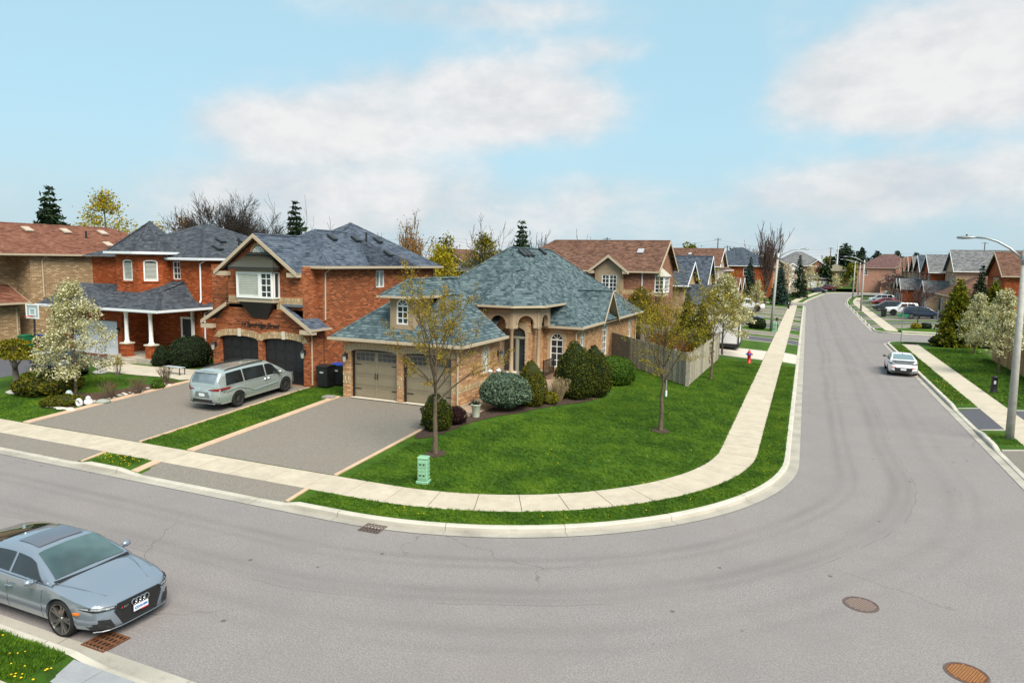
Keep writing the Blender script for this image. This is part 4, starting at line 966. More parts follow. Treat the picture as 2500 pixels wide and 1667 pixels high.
# ------------------------------------------------------------------ turreted brick house
def turret_house():
    h = thing('turreted_house', 'orange-red brick house with corner turret, dark roof and white porch columns', 'house'); zb = .4
    w = MB(); frF = Fr((-45.5, 32.2), (-35.4, 32.2)); wall(w, frF, zb, 7.1, [(7.7 + .0, 8.35, 5.72, 6.86)])
    frE = Fr((-35.4, 32.2), (-35.4, 43)); wall(w, frE, zb, 7.1); wall(w, Fr((-35.4, 43), (-45.5, 43)), zb, 7.1); wall(w, Fr((-45.5, 43), (-45.5, 32.2)), zb, 7.1)
    TP = [(-41.0, 32.2), (-41.0, 30.6), (-38.95, 30.6), (-38.0, 31.6), (-38.0, 32.2)]
    fr1, fr2 = Fr(TP[1], TP[2]), Fr(TP[2], TP[3])
    wall(w, Fr(TP[0], TP[1]), 4.4, 7.4); wall(w, fr1, 4.4, 7.4, [(.62, 1.5, 5.6, 6.95, .12)]); wall(w, fr2, 4.4, 7.4, [(.28, 1.1, 5.6, 6.95, .12)]); wall(w, Fr(TP[3], TP[4]), 4.4, 7.4)
    frGa = Fr((-45.5, 29.8), (-39.7, 29.8)); wall(w, frGa, zb, 3.9, [(.9, 5.4, .75, 3.05)], dep=.2); wall(w, Fr((-39.7, 29.8), (-39.7, 32.2)), zb, 3.9)
    w.build('wall', BRICK_O, h)
    window(h, frF, 7.7, 8.35, 5.72, 6.86, 0, 2, 3, sill=BRICK_O); window(h, fr1, .62, 1.5, 5.6, 6.95, .121, 1, 1, shut=True, ft=.09, sill=BRICK_O); window(h, fr2, .28, 1.1, 5.6, 6.95, .121, 1, 1, shut=True, ft=.09, sill=BRICK_O)
    for fr, a, b in ((fr1, .62, 1.5), (fr2, .28, 1.1)): brick_arch(h, fr, a, b, 6.95, .12, .26, BRICK_O, step=.09, proud=.02)
    garage_door(h, frGa, .93, 5.37, .78, 3.0, WHITEG, hw=False)
    # skirt roof over garage and porch
    e = [(-46, 28.6, 4.0), (-35.0, 28.6, 4.0), (-35.0, 33, 4.0)]; tp = (-37.2, 32.2, 5.75)
    p1 = (-36.6, 30.1, 4.85)
    roof(h, [((-46, 28.6, 4.0), (-35, 28.6, 4.0), (-37.4, 31.0, 5.05), (-37.9, 31.5, 5.3), (-46, 31.5, 5.3)), ((-35, 28.6, 4.0), (-35, 33.0, 4.0), (-35.4, 33.0, 4.2), (-36.9, 32.22, 5.62), (-37.4, 31.0, 5.05)), ((-37.4, 31.0, 5.05), (-36.9, 32.22, 5.62), (-38.05, 32.22, 5.6), (-38.4, 31.4, 5.25))], SH_DARK, 'porch_roof'); caps(h, [((-35, 28.6, 4.0), (-37.4, 31.0, 5.05)), ((-37.4, 31.0, 5.05), (-36.9, 32.22, 5.62))], SH_DARK)
    eave(h, [(-46, 28.6), (-35, 28.6), (-35, 33)], 4.0, WHITEG, .18); MB().poly((-46, 28.6, 3.84), (-35, 28.6, 3.84), (-35, 33, 3.84), (-46, 33, 3.84)).build('soffit', WHITEG, h)
    s = .44; p, l = hip(-45.9, -35.0, 31.8, 43.4, 7.12, s); pol, hl = p, l
    # the hip ends in a short ridge
    ex = [(-41.4, 32.6, 7.45), (-41.4, 30.2, 7.45), (-38.78, 30.2, 7.45), (-37.6, 31.42, 7.45), (-37.6, 33.5, 7.45)]; ap = (-39.45, 32.0, 9.45)
    pol = pol + [(ex[1], ex[2], ap), (ex[2], ex[3], ap), (ex[3], ex[4], ap), (ex[0], ex[1], ap)]
    roof(h, pol, SH_DARK); caps(h, hl + [(ex[1], ap), (ex[2], ap), (ex[3], ap)], SH_DARK)
    eave(h, [(-37.9, 31.8), (-35.0, 31.8), (-35, 43.4)], 7.12, WHITEG, .18); eave(h, [q[:2] for q in ex], 7.45, WHITEG, .18)
    MB().poly(*[(a, b, 7.3) for a, b, c in ex]).build('turret_soffit', WHITEG, h); soffit(h, -45.9, -35, 31.8, 43.4, 6.98, WHITEG)
    MB().box(-39.7, -35.3, 28.75, 32.19, .4, 1.03).build('porch_floor', PORCHF, h)
    for k in range(2): MB().box(-39.2, -37.2, 28.75 - .35 * (k + 1), 28.75 - .35 * k, .4, .95 - .13 * k).build('step', PORCHF, h)
    for x, y in ((-38.25, 29.05), (-36.15, 29.05)):
        c = MB().lathe([(.15, 3.84), (.15, 3.72), (.11, 3.7), (.12, 3.6), (.105, 3.55), (.12, 2.4), (.125, 2.02), (.17, 1.98), (.17, 1.9)], (x, y, 0), 14).build('column', WHITE, h, True)
        MB().box(x - .25, x + .25, y - .25, y + .25, 1.03, 1.82).build('column_base', BRICK_O, c); MB().box(x - .3, x + .3, y - .3, y + .3, 1.821, 1.9).build('column_cap', KEYST, c)
    MB().box(-36.05, -35.9, 31.9, 32.05, 1.03, 3.84).build('half_column', WHITE, h)
    d = MB(); frF.box(d, 8.45, 9.4, 1.04, 3.2, 0.0, .06); dd = d.build('front_door', BLACK, h); t = MB(); frF.box(t, 8.3, 9.5, 3.2, 3.32, 0, .1); frF.box(t, 8.3, 8.44, 1.04, 3.2, 0, .08); t.build('door_frame', WHITE, dd); k = MB(); frF.box(k, 8.52, 8.6, 2.0, 2.1, .06, .12); k.build('door_handle', WHITE, dd)
    spout(h, [(-35.1, 32.4, 7.0), (-35.35, 32.15, 6.75), (-35.35, 32.12, 4.5), (-35.2, 31.9, 4.3)], WHITEG, .05); spout(h, [(-35.05, 32.8, 3.85), (-35.33, 32.35, 3.6), (-35.33, 32.35, .8)], WHITEG, .05)
    for x, y in ((-37.6, 36.0), (-37.6, 38), (-37.6, 40.0), (-36.4, 34.6)): roof_vent(h, (x, y, 7.12 + s * (-35 - x)), (-1, 0, s), plain('black_vent', (.03, .033, .036), .5), .32)
    MB().tube([(-36.3, 36.4, 7.8), (-36.3, 36.4, 8.5)], .06, 8).build('vent_pipe', BLACK, h)
    wall_lamp(h, frGa, 5.6, 2.5)
    return h
turret_house()
def tan_house():
    h = thing('tan_house', 'tan brick house with rust-brown roof at the left edge, white slider window', 'house'); zb = .4
    w = MB(); frE = Fr((-49, 30.2), (-49, 44)); wall(w, frE, zb, 7.15, [(5.6, 6.5, 5.75, 6.85)]); frF = Fr((-58, 30.2), (-49, 30.2)); wall(w, frF, zb, 7.15)
    frE2 = Fr((-50.6, 25.4), (-50.6, 30.2)); wall(w, frE2, 3.5, 7.15); frE3 = Fr((-49, 25.4), (-49, 29.3)); wall(w, frE3, zb, 3.95); wall(w, Fr((-49, 29.3), (-51, 29.3)), zb, 3.9)
    frF2 = Fr((-58, 25.4), (-49, 25.4)); wall(w, frF2, zb, 3.95, [(4.2, 7.0, .78, 3.0, .3)], dep=.2); wall(w, Fr((-58, 25.5), (-50.6, 25.5)), 3.9, 7.15)
    w.build('wall', BRICK_T, h)
    window(h, frE, 5.6, 6.5, 5.75, 6.85, 0, 2, 1, mid=True, sill=BRICK_T)
    garage_door(h, frF2, 4.23, 6.97, .8, 2.9, plain('dark_grey_panel', (.04, .04, .045), .4), hw=False); brick_arch(h, frF2, 4.2, 7.0, 3.0, .3, .26, BRICK_T)
    s = .45; p, l = hip(-58.4, -48.6, 25.9, 44.4, 7.2, s); r = roof(h, p, SH_RUST); caps(h, l, SH_RUST)
    eave(h, [(-58.4, 25.9), (-48.6, 25.9), (-48.6, 44.4)], 7.2, TRIM); soffit(h, -58.4, -48.6, 25.9, 44.4, 7.06, TRIM)
    roof(h, [((-58, 24.8, 3.95), (-48.3, 24.8, 3.95), (-50.6, 26.5, 5.1), (-58, 26.5, 5.1)), ((-48.3, 24.8, 3.95), (-48.3, 29.6, 3.95), (-50.6, 29.6, 5.1), (-50.6, 26.5, 5.1))], SH_RUST, 'garage_roof'); eave(h, [(-58, 24.8), (-48.3, 24.8), (-48.3, 29.6)], 3.95, TRIM)
    MB().prism([(-48.3, 29.6, 3.95), (-50.6, 29.6, 5.1), (-50.6, 29.6, 4.85), (-48.3, 29.6, 3.7)], (0, .04, 0)).build('bargeboard', TRIM, h)
    spout(h, [(-48.7, 31.2, 7.05), (-48.95, 31.0, 6.8), (-48.95, 31.0, 4.2)], TRIM, .05); spout(h, [(-48.4, 29.2, 3.8), (-48.95, 29.1, 3.6), (-48.95, 29.1, .8)], TRIM, .05)
    for x, y in ((-52.3, 32.2), (-52.3, 35), (-52.3, 38), (-50.2, 36.9)): roof_vent(h, (x, y, 7.2 + s * (-48.6 - x)), (-1, 0, s), plain('tan_vent', (.45, .36, .28), .5), .36)
    MB().tube([(-51.4, 36, 8.3), (-51.4, 36, 9.0)], .07, 8).build('vent_pipe', BLACK, h)
    return h
tan_house()
# ------------------------------------------------------------------ plants
import numpy as np
def leafmat(name, *stops, trans=.3, rough=.6):
    m, t, b = newmat(name); g = nd(t, 'ShaderNodeNewGeometry')
    f = mth(t, 'ADD', mth(t, 'MULTIPLY', g.outputs['Random Per Island'], .7), mth(t, 'MULTIPLY', nz(t, 1.4, 3), .3))
    col = ramp(t, f, *stops); t.links.new(col, b.inputs['Base Color']); b.inputs['Roughness'].default_value = rough; b.inputs['Specular IOR Level'].default_value = .08
    if trans:
        tr = nd(t, 'ShaderNodeBsdfTranslucent'); t.links.new(col, tr.inputs[0]); mx = nd(t, 'ShaderNodeMixShader'); mx.inputs[0].default_value = trans
        t.links.new(b.outputs[0], mx.inputs[1]); t.links.new(tr.outputs[0], mx.inputs[2]); t.links.new(mx.outputs[0], t.nodes['Material Output'].inputs[0])
    return m
L_BUD = leafmat('yellow_bud_leaf', (.2, (.17, .12, .012)), (.5, (.30, .25, .03)), (.8, (.42, .24, .02)))
L_BUDG = leafmat('fresh_yellow_green_leaf', (.2, (.15, .125, .010)), (.5, (.27, .23, .02)), (.85, (.40, .29, .025)))
L_BLOS = leafmat('cream_blossom', (.1, (.12, .13, .02)), (.34, (.32, .30, .11)), (.62, (.60, .56, .34)), (.85, (.78, .74, .54)))
L_BLOSP = leafmat('pale_pink_blossom', (.1, (.20, .18, .06)), (.4, (.50, .42, .30)), (.8, (.66, .56, .46)))
L_YEL = leafmat('golden_leaf', (.2, (.20, .17, .01)), (.5, (.36, .33, .02)), (.8, (.42, .24, .02)))
L_GOLD = leafmat('gold_tip_cedar_leaf', (.2, (.055, .065, .008)), (.5, (.15, .13, .012)), (.8, (.32, .19, .015)))
L_RED = leafmat('russet_leaf', (.2, (.14, .05, .012)), (.5, (.24, .09, .015)), (.8, (.30, .16, .02)))
L_SPR = leafmat('dark_spruce_needle', (.2, (.010, .022, .013)), (.5, (.020, .040, .020)), (.85, (.042, .065, .026)), trans=.1)
L_SPRB = leafmat('blue_spruce_needle', (.2, (.014, .032, .026)), (.5, (.030, .058, .045)), (.85, (.060, .095, .070)), trans=.1)
L_GSPR = leafmat('grey_green_globe_needle', (.2, (.050, .085, .055)), (.5, (.095, .140, .090)), (.85, (.170, .215, .140)), trans=.1)
L_YEW = leafmat('dark_yew_leaf', (.2, (.014, .028, .006)), (.5, (.036, .054, .007)), (.85, (.125, .115, .010)), trans=.1)
L_YEWG = leafmat('olive_cedar_leaf', (.2, (.030, .042, .006)), (.5, (.075, .085, .008)), (.85, (.170, .135, .010)), trans=.15)
L_GLOBE = leafmat('bright_globe_leaf', (.2, (.022, .060, .006)), (.5, (.048, .105, .008)), (.85, (.105, .160, .014)), trans=.15)
L_YG = leafmat('yellow_green_needle', (.2, (.055, .075, .006)), (.5, (.125, .140, .010)), (.85, (.240, .200, .015)), trans=.2)
L_PURP = leafmat('purple_barberry_leaf', (.2, (.014, .006, .008)), (.5, (.032, .013, .015)), (.85, (.06, .028, .02)), trans=.1)
L_DARK = leafmat('dark_shrub_leaf', (.2, (.010, .018, .008)), (.5, (.020, .034, .012)), (.85, (.038, .055, .018)), trans=.1)
L_JUN = leafmat('golden_juniper_leaf', (.2, (.050, .060, .006)), (.5, (.140, .130, .010)), (.85, (.270, .210, .015)), trans=.15)
L_STRAW = leafmat('straw_stem', (.2, (.17, .12, .06)), (.5, (.34, .26, .14)), (.85, (.46, .37, .22)), trans=.1)
BARK = plain('grey_brown_bark', (.115, .085, .058), .95, 0, .35, 9, bmp=.6, bs=30)
BARK_D = plain('dark_bark', (.045, .036, .032), .95, 0, .3, 9)
BARK_G = plain('grey_twig_bark', (.17, .14, .115), .95, 0, .25, 5)
BARK_Y = plain('ochre_twig_bark', (.25, .16, .07), .95, 0, .3, 5)
rng = np.random.default_rng(11)
def quads(name, P, size, m, parent, N=None, aspect=.6, tilt=1.0, jit=.35):
    """leaf-sized faces at the points P (numpy), turned at random or round the normals N"""
    P = np.asarray(P, dtype=np.float64); n = len(P)
    if n == 0: return None
    a = rng.normal(size=(n, 3)); a /= np.linalg.norm(a, axis=1)[:, None]
    if N is not None:
        N = np.asarray(N); a = a * tilt + N * 0; a -= N * np.sum(a * N, axis=1)[:, None] * (1 - jit); a /= np.linalg.norm(a, axis=1)[:, None]
    b = np.cross(a, rng.normal(size=(n, 3)) if N is None else N + rng.normal(size=(n, 3)) * jit); b /= np.linalg.norm(b, axis=1)[:, None] + 1e-9
    s = (size * rng.uniform(.6, 1.3, n))[:, None]
    V = np.stack([P - a * s, P + b * s * aspect, P + a * s, P - b * s * aspect], 1).reshape(-1, 3)
    me = bpy.data.meshes.new(name); me.vertices.add(4 * n); me.vertices.foreach_set('co', V.ravel()); me.loops.add(4 * n); me.loops.foreach_set('vertex_index', np.arange(4 * n)); me.polygons.add(n)
    me.polygons.foreach_set('loop_start', np.arange(0, 4 * n, 4)); me.polygons.foreach_set('loop_total', np.full(n, 4)); me.update(calc_edges=True); me.materials.append(m)
    return link(name, me, parent)
def rdir(d, ang):
    d = Vector(d).normalized(); a = d.orthogonal().normalized(); b = d.cross(a); w = rnd.uniform(0, 2 * math.pi)
    return (d * math.cos(ang) + (a * math.cos(w) + b * math.sin(w)) * math.sin(ang)).normalized()
def grow(wood, tips, p, d, L, r, lev, nch, spread, ratio, gnarl=.12, upf=.05, minr=.008, sides=4):
    p = Vector(p); n = 4; pts = [p.copy()]; 
    for i in range(n):
        d = (d + Vector((rnd.gauss(0, gnarl), rnd.gauss(0, gnarl), rnd.gauss(0, gnarl) + upf))).normalized(); p = p + d * (L / n); pts.append(p.copy())
    rad = [max(minr, r * (1 - .45 * i / n)) for i in range(n + 1)]; wood.tube(pts, rad, sides if lev > 0 else 3, cap=False)
    if lev <= 1: tips.extend(pts[1:])
    if lev == 0: return
    for k in range(nch):
        t = rnd.uniform(.3, 1.0) if k else 1.0; i = min(n, int(t * n)); q = pts[i]; dd = (pts[min(i + 1, n)] - pts[max(i - 1, 0)]).normalized()
        grow(wood, tips, q, rdir(dd, rnd.uniform(.5, 1.1) * spread if k else rnd.uniform(.1, .4) * spread), L * ratio * rnd.uniform(.75, 1.15), max(minr, rad[i] * .62), lev - 1, nch, spread, ratio, gnarl, upf, minr, sides)
def young_tree(name, label, cat, loc, H, tr, fork, spreadw, leaf, lsize, per, nlat=13, group=None, bark=None, ang=(.5, .95), levels=2, lean=0, jit=.1, gap=1.0, nch=3, minr=.006):
    t = thing(name, label, cat, loc, 0, group); w = MB(); tips = []
    lead = [Vector((0, 0, -.1))]; n = 9
    Hl = H * .74
    for k in range(1, n + 1): z = Hl * k / n; lead.append(Vector((lean * z + rnd.gauss(0, .012) * z, rnd.gauss(0, .012) * z, z)))
    rad = [max(.012, tr * (1.25 if k == 0 else 1) * (1 - .9 * k / n)) for k in range(n + 1)]; w.tube(lead, rad, 8, cap=False)
    for k in range(nlat):
        u = (k + rnd.uniform(0, .8)) / nlat; z = fork + (Hl * .98 - fork) * u; i = min(n - 1, int(z / Hl * n)); f = z / Hl * n - i; p = lead[i].lerp(lead[i + 1], f)
        a = 2.4 * k + rnd.uniform(-.4, .4); el = rnd.uniform(*ang) * (1 - .35 * u); d = Vector((math.cos(a) * math.sin(el), math.sin(a) * math.sin(el), math.cos(el)))
        Lb = spreadw * .58 * (1.15 - .85 * u) * rnd.uniform(.75, 1.15) / max(.45, math.sin(el)) * .8
        grow(w, tips, p, d, Lb, max(minr, rad[i] * .55), levels, nch, .75, .55, .1, .04, minr)
    w.build('trunk', bark or BARK, t, True)
    T_ = np.array([tuple(q) for q in tips]); 
    if per > 0:
        P = np.repeat(T_, per, axis=0) + rng.normal(size=(len(T_) * per, 3)) * jit; quads('crown', P, lsize, leaf, t)
    return t
def oval_tree(name, label, cat, loc, H, tr, base, rx, leaf, lsize, n, group=None, bark=None, egg=.45, clump=.16, nlat=16):
    """full crown: leaf clumps on a branch skeleton inside an egg-shaped outline with gaps"""
    t = thing(name, label, cat, loc, 0, group); w = MB(); tips = []; lead = [Vector((rnd.gauss(0, .02), rnd.gauss(0, .02), H * .9 * k / 7 - .1 * (k == 0))) for k in range(8)]
    w.tube(lead, [max(.015, tr * (1 - .11 * k)) for k in range(8)], 7, cap=False); hz = H - base
    C_ = []
    for k in range(int(n ** .5 * 1.6)):
        u = rnd.uniform(.0, 1) ** .9; prof_ = math.sin(math.pi * min(1, (u * .94 + .06)) ** egg) ** .75 if u < .98 else .15; a = rnd.uniform(0, 6.283); rr = rx * prof_ * rnd.uniform(.35, 1.05)
        C_.append((rr * math.cos(a), rr * math.sin(a), base + hz * u))
    for k in range(nlat):
        c = Vector(rnd.choice(C_)); z = max(base * .8, c.z - c.xy.length * .9 - .2); w.tube([Vector((0, 0, z)), Vector((c.x * .5, c.y * .5, z + (c.z - z) * .4)), c], [max(.012, tr * .35), .018, .008], 4, cap=False)
    w.build('trunk', bark or BARK, t, True)
    C_ = np.array(C_); k = rng.integers(0, len(C_), n); P = C_[k] + rng.normal(size=(n, 3)) * clump * np.array([1, 1, .85]); quads('crown', P, lsize, leaf, t)
    return t
def bare_tree(name, label, loc, H, tr, bark, levels=5, nch=3, spread=.55, ratio=.72, first=.28, minr=.02, upf=.06, group=None, nmain=6, ang=(.25, .95), leaf=None, lsize=.1, per=0, ratio0=1.0):
    t = thing(name, label, 'tree', loc, 0, group); w = MB(); tips = []; tk = [Vector((0, 0, -.1)), Vector((rnd.gauss(0, .05), 0, H * first * .6)), Vector((0, rnd.gauss(0, .05), H * first))]
    w.tube(tk, [tr * 1.2, tr, tr * .9], 8, cap=False)
    for k in range(nmain):
        a = 6.283 * k / nmain + rnd.uniform(-.3, .3); el = ang[0] + (ang[1] - ang[0]) * ((k * .618) % 1); d = Vector((math.cos(a) * math.sin(el), math.sin(a) * math.sin(el), math.cos(el)))
        grow(w, tips, tk[-1] + Vector((0, 0, -.1 * H * first * rnd.random())), d, H * .30 * ratio0 * rnd.uniform(.85, 1.1), tr * .5, levels, nch, spread, ratio, .1, upf, minr)
    w.build('trunk', bark, t, True)
    if leaf and per:
        T_ = np.array([tuple(q) for q in tips]); P = np.repeat(T_, per, axis=0) + rng.normal(size=(len(T_) * per, 3)) * lsize * 1.6; quads('crown', P, lsize, leaf, t)
    return t
def conifer(name, label, loc, H, R0, leaf, dens=1.0, base=.06, group=None, droop=.25, lsize=.22, power=.9, gaps=.25, cat='tree'):
    t = thing(name, label, cat, loc, 0, group); w = MB(); w.tube([(0, 0, -.1), (0, 0, H * .5), (0, 0, H * .98)], [H * .018 + .03, H * .011 + .015, .012], 6, cap=False); P = []; z = H * base
    nl = int(16 * dens ** .5) + 6
    for l in range(nl):
        u = l / (nl - 1); z = H * (base + (1 - base) * u * .985); r = R0 * (1 - u) ** power + .04; nb = max(4, int(13 * (1 - u) + 4))
        for k in range(nb):
            if rnd.random() < gaps * (1 - u): continue
            a = 6.283 * (k + rnd.random() * .8) / nb + l; L = r * rnd.uniform(.72, 1.12); dz = -droop * L
            w.tube([(0, 0, z), (math.cos(a) * L, math.sin(a) * L, z + dz * .7)], [.02 + .012 * (1 - u), .006], 3, cap=False)
            m_ = max(4, int(L * 15 * dens))
            for j in range(m_):
                f = (j + rnd.random()) / m_; s_ = (1 - f * .6) * .16 * R0
                P.append((math.cos(a) * L * f + rnd.gauss(0, s_ * .55), math.sin(a) * L * f + rnd.gauss(0, s_ * .55), z + dz * f * f + rnd.gauss(0, .05) + .03))
    w.build('trunk', BARK_D, t); quads('crown', P, lsize, leaf, t, aspect=.38); return t
def clipped(name, label, loc, shape, leaf, n=5000, lsize=.045, core=(.02, .03, .01), lump=.10, cat='shrub', group=None, seed=0):
    """a dense shrub; shape is a list of (radius, height)"""
    t = thing(name, label, cat, loc, 0, group); prof_ = shape; mb = MB(); mb.lathe([(max(.0, r * .88), z * .985) for r, z in prof_], (0, 0, 0), 18); mb.build('inner_core', plain('core_' + leaf.name, core, .95), t, True)  # solid dark core added inside the leaves to stop see-through
    cum = [0]; 
    for (r0, z0), (r1, z1) in zip(prof_[:-1], prof_[1:]): cum.append(cum[-1] + math.hypot(r1 - r0, z1 - z0) * (r0 + r1) / 2 + 1e-6)
    P = []; N = []
    for k in range(n):
        s_ = rnd.uniform(0, cum[-1]); j = 0
        while cum[j + 1] < s_: j += 1
        f = (s_ - cum[j]) / (cum[j + 1] - cum[j]); (r0, z0), (r1, z1) = prof_[j], prof_[j + 1]; r, z = r0 + (r1 - r0) * f, z0 + (z1 - z0) * f; a = rnd.uniform(0, 6.283)
        nv = Vector((math.cos(a) * (z1 - z0), math.sin(a) * (z1 - z0), -(r1 - r0))).normalized(); p = Vector((math.cos(a) * r, math.sin(a) * r, z))
        q = noise.noise(p * 2.4 + Vector((seed * 7.3, loc[0], loc[1]))) * lump * 1.4 + noise.noise(p * 7 + Vector((loc[0], 3, seed))) * lump * .8
        p = p + nv * (q - rnd.random() ** 2 * .07); P.append(tuple(p)); N.append(tuple(nv))
    quads('foliage', P, lsize, leaf, t, N=np.array(N), aspect=.5, jit=.8); return t
def dome(r, h, base=.25): return [(r * .55, 0.03), (r * .86, h * .12), (r, h * .35), (r * .97, h * .55), (r * .82, h * .77), (r * .5, h * .94), (r * .2, h * .99), (0, h)]
def eggs(r, h): return [(r * .7, .03), (r * .95, h * .14), (r, h * .3), (r * .92, h * .5), (r * .7, h * .72), (r * .42, h * .88), (r * .18, h * .97), (0, h)]
def twiggy(name, label, loc, H, r, leaf, n=60, bark=None, leaves=250, lsize=.03, cat='shrub', group=None):
    t = thing(name, label, cat, loc, 0, group); w = MB(); tips = []
    for k in range(n):
        a = rnd.uniform(0, 6.283); e = rnd.uniform(0, .75) * r / H * 1.2; d = Vector((math.cos(a) * e, math.sin(a) * e, 1)).normalized(); L = H * rnd.uniform(.7, 1.05); p0 = Vector((math.cos(a) * r * .2 * rnd.random(), math.sin(a) * r * .2 * rnd.random(), -.03)); q = p0 + d * L * .5; q2 = q + (d + Vector((rnd.gauss(0, .15), rnd.gauss(0, .15), 0))) * L * .5
        w.tube([p0, q, q2], [.011, .008, .005], 3, cap=False); tips += [tuple(q.lerp(q2, .5)), tuple(q2)]
    w.build('stems', bark or BARK_G, t)
    if leaves: T_ = np.array(tips); k = rng.integers(0, len(T_), leaves); quads('foliage', T_[k] + rng.normal(size=(leaves, 3)) * .05, lsize, leaf, t)
    return t
def at(x, y, dz=0): return (x, y, T(x, y) + dz)
# street trees on the corner lawn
young_tree('budding_tree', 'slim young tree in yellow bud on the lawn beside the driveway and green pedestal', 'tree', at(-11.83, 20.82), 5.95, .105, 1.75, 3.2, L_BUD, .030, 11, nlat=17, group='young budding street trees', jit=.05)
young_tree('budding_tree', 'young tree in yellow-green bud standing mid-lawn in front of the wooden fence', 'tree', at(-5.22, 28.09), 5.7, .10, 2.0, 2.9, L_BUDG, .032, 9, nlat=15, group='young budding street trees', jit=.055)
young_tree('budding_tree', 'thin young tree growing beside the fence towards the fire hydrant', 'tree', at(-5.0, 42.6), 6.0, .085, 2.2, 2.9, L_BUDG, .05, 4, nlat=12, group='young budding street trees')
for x, y, r in ((-11.83, 20.82, .42), (-5.22, 28.09, .42), (-32.45, 21.8, .3)):
    m_ = MB(); 
    for k in range(14): a = 6.283 * k / 14; m_.v.append((x + math.cos(a) * r * rnd.uniform(.85, 1.1), y + math.sin(a) * r * rnd.uniform(.85, 1.1), 0))
    m_.v = [(a, b, T(a, b) + .03) for a, b, c in m_.v]; m_.v.append((x, y, T(x, y) + .07)); m_.f = [(k, (k + 1) % 14, 14) for k in range(14)]
    tag(m_.build('mulch_ring', SOIL), kind='structure')
# blossom trees
def blossom(label, loc, H, rx, n, leaf=None, base=1.55, tr=.085, lsize=.055, grp='white blossom trees', clump=.15): return oval_tree('blossom_tree', label, 'tree', loc, H, tr, base, rx, leaf or L_BLOS, lsize, n, grp, clump=clump)
blossom('white blossom tree by the rock garden in front of the turreted house', at(-32.45, 21.8), 5.4, 1.85, 11500, base=1.05, lsize=.055)
blossom('white blossom tree at the end of the fence beside the white trailer', at(-5.65, 54.3), 6.0, 2.4, 14000, base=1.5, lsize=.08)
blossom('white blossom tree nearest the right lamp post, before the right fence', at(12.14, 54.4), 5.5, 1.7, 7500, base=1.4, lsize=.07)
blossom('smaller white blossom tree left of the right-hand blossom tree', at(13.0, 66.1), 4.8, 1.3, 4000, base=1.2, lsize=.07)
blossom('pinkish blossom tree at the right edge behind the lamp post', at(16.6, 58.5), 6.2, 2.3, 4200, L_BLOSP, lsize=.08)
blossom('small white blossom tree beside the white pickup truck', at(-6.4, 103), 4.6, 1.3, 1500, base=1.2, lsize=.09)
blossom('white blossom tree in front of the far grey-roofed house', (.9, 187, .5), 6.6, 2.3, 1600, lsize=.14, clump=.3)
blossom('faded beige blossom tree between the two far spruces', (-3.8, 152, .5), 7.0, 2.3, 1500, L_BLOSP, lsize=.14, clump=.3)
blossom('little blossom tree near the end of the road', (7.3, 208.5, .3), 4.4, 1.4, 700, lsize=.14, clump=.3)
# garden of the bungalow
clipped('globe_spruce', 'big grey-green globe spruce beside the garage path', at(-12.05, 27.45), [(.1, .2), (.75, .28), (1.12, .5), (1.15, .85), (.98, 1.25), (.62, 1.5), (.25, 1.62), (0, 1.64)], L_GSPR, 9000, .055, (.03, .05, .035), .09, cat='shrub')
clipped('cone_cedar', 'olive cone-shaped cedar left of the porch steps', at(-11.35, 28.9), eggs(.72, 2.1), L_YEWG, 6500, .045, (.03, .035, .01))
clipped('cone_yew', 'tall dark cone-shaped yew beside the house window', at(-10.25, 31.9), eggs(1.02, 2.75), L_YEW, 9000, .045, (.012, .02, .006))
clipped('cone_yew', 'dark cone yew with brownish top behind the tallest yew', at(-9.6, 33.0), eggs(.92, 2.55), L_YEW, 8000, .045, (.015, .02, .006), seed=3)
clipped('globe_cedar', 'bright green clipped globe shrub before the fence', at(-9.6, 36.9), dome(1.25, 1.5), L_GLOBE, 8000, .05, (.02, .045, .008), .06)
clipped('cone_cedar', 'small dark egg-shaped cedar at the driveway corner behind the young tree', at(-13.3, 23.5), eggs(.62, 1.5), L_YEW, 5500, .04, (.015, .025, .006))
clipped('barberry', 'low purple barberry bush beside the driveway', at(-12.95, 24.45), dome(.42, .72), L_PURP, 2200, .04, (.01, .005, .006))
clipped('gold_shrub', 'low golden shrub between the cedar and the straw-coloured bush', at(-10.75, 29.75), dome(.42, .5), L_JUN, 1800, .05, (.06, .06, .01), .1)
twiggy('dry_bush', 'straw-coloured leafless bush by the porch steps', at(-10.65, 30.65), 1.15, .75, L_STRAW, 190, plain('straw_stems', (.36, .28, .16), .9), 500, .03)
# rock garden of the red house
clipped('dark_hedge', 'dark evergreen hedge by the turreted house door', at(-33.6, 29.6), dome(1.25, 1.75), L_DARK, 5000, .055, (.01, .015, .008), .14)
clipped('dark_hedge', 'small dark evergreen bush left of the hedge', at(-35.2, 28.9), eggs(.55, 1.25), L_DARK, 2200, .05, (.01, .015, .008), .12)
for i_, (x, y, h_, r_, m_) in enumerate(((-30.2, 21.9, .95, .7, L_RED), (-29.7, 23.0, .9, .6, L_RED), (-30.6, 25.3, .95, .55, L_RED))):
    twiggy('bare_shrub', ('brownish twiggy shrub nearest the blossom tree', 'middle twiggy shrub of the rock garden', 'twiggy shrub at the far end of the rock garden')[i_], at(x, y), h_, r_, m_, 70, BARK, 90, .03, group='twiggy shrubs in the rock garden')
twiggy('green_shrub', 'spindly green shrub by the porch steps of the turreted house', at(-34.6, 25.6), 1.1, .5, L_BUDG, 26, BARK_G, 300, .045)
clipped('green_perennial', 'small bright green plant at the far end of the rock garden', at(-29.8, 24.2), dome(.34, .42), L_GLOBE, 700, .05, (.02, .045, .008))
clipped('creeping_juniper', 'low spreading juniper on the lawn edge of the rock garden', at(-31.3, 20.4), dome(.95, .32), L_YEWG, 2500, .06, (.03, .035, .01), .1)
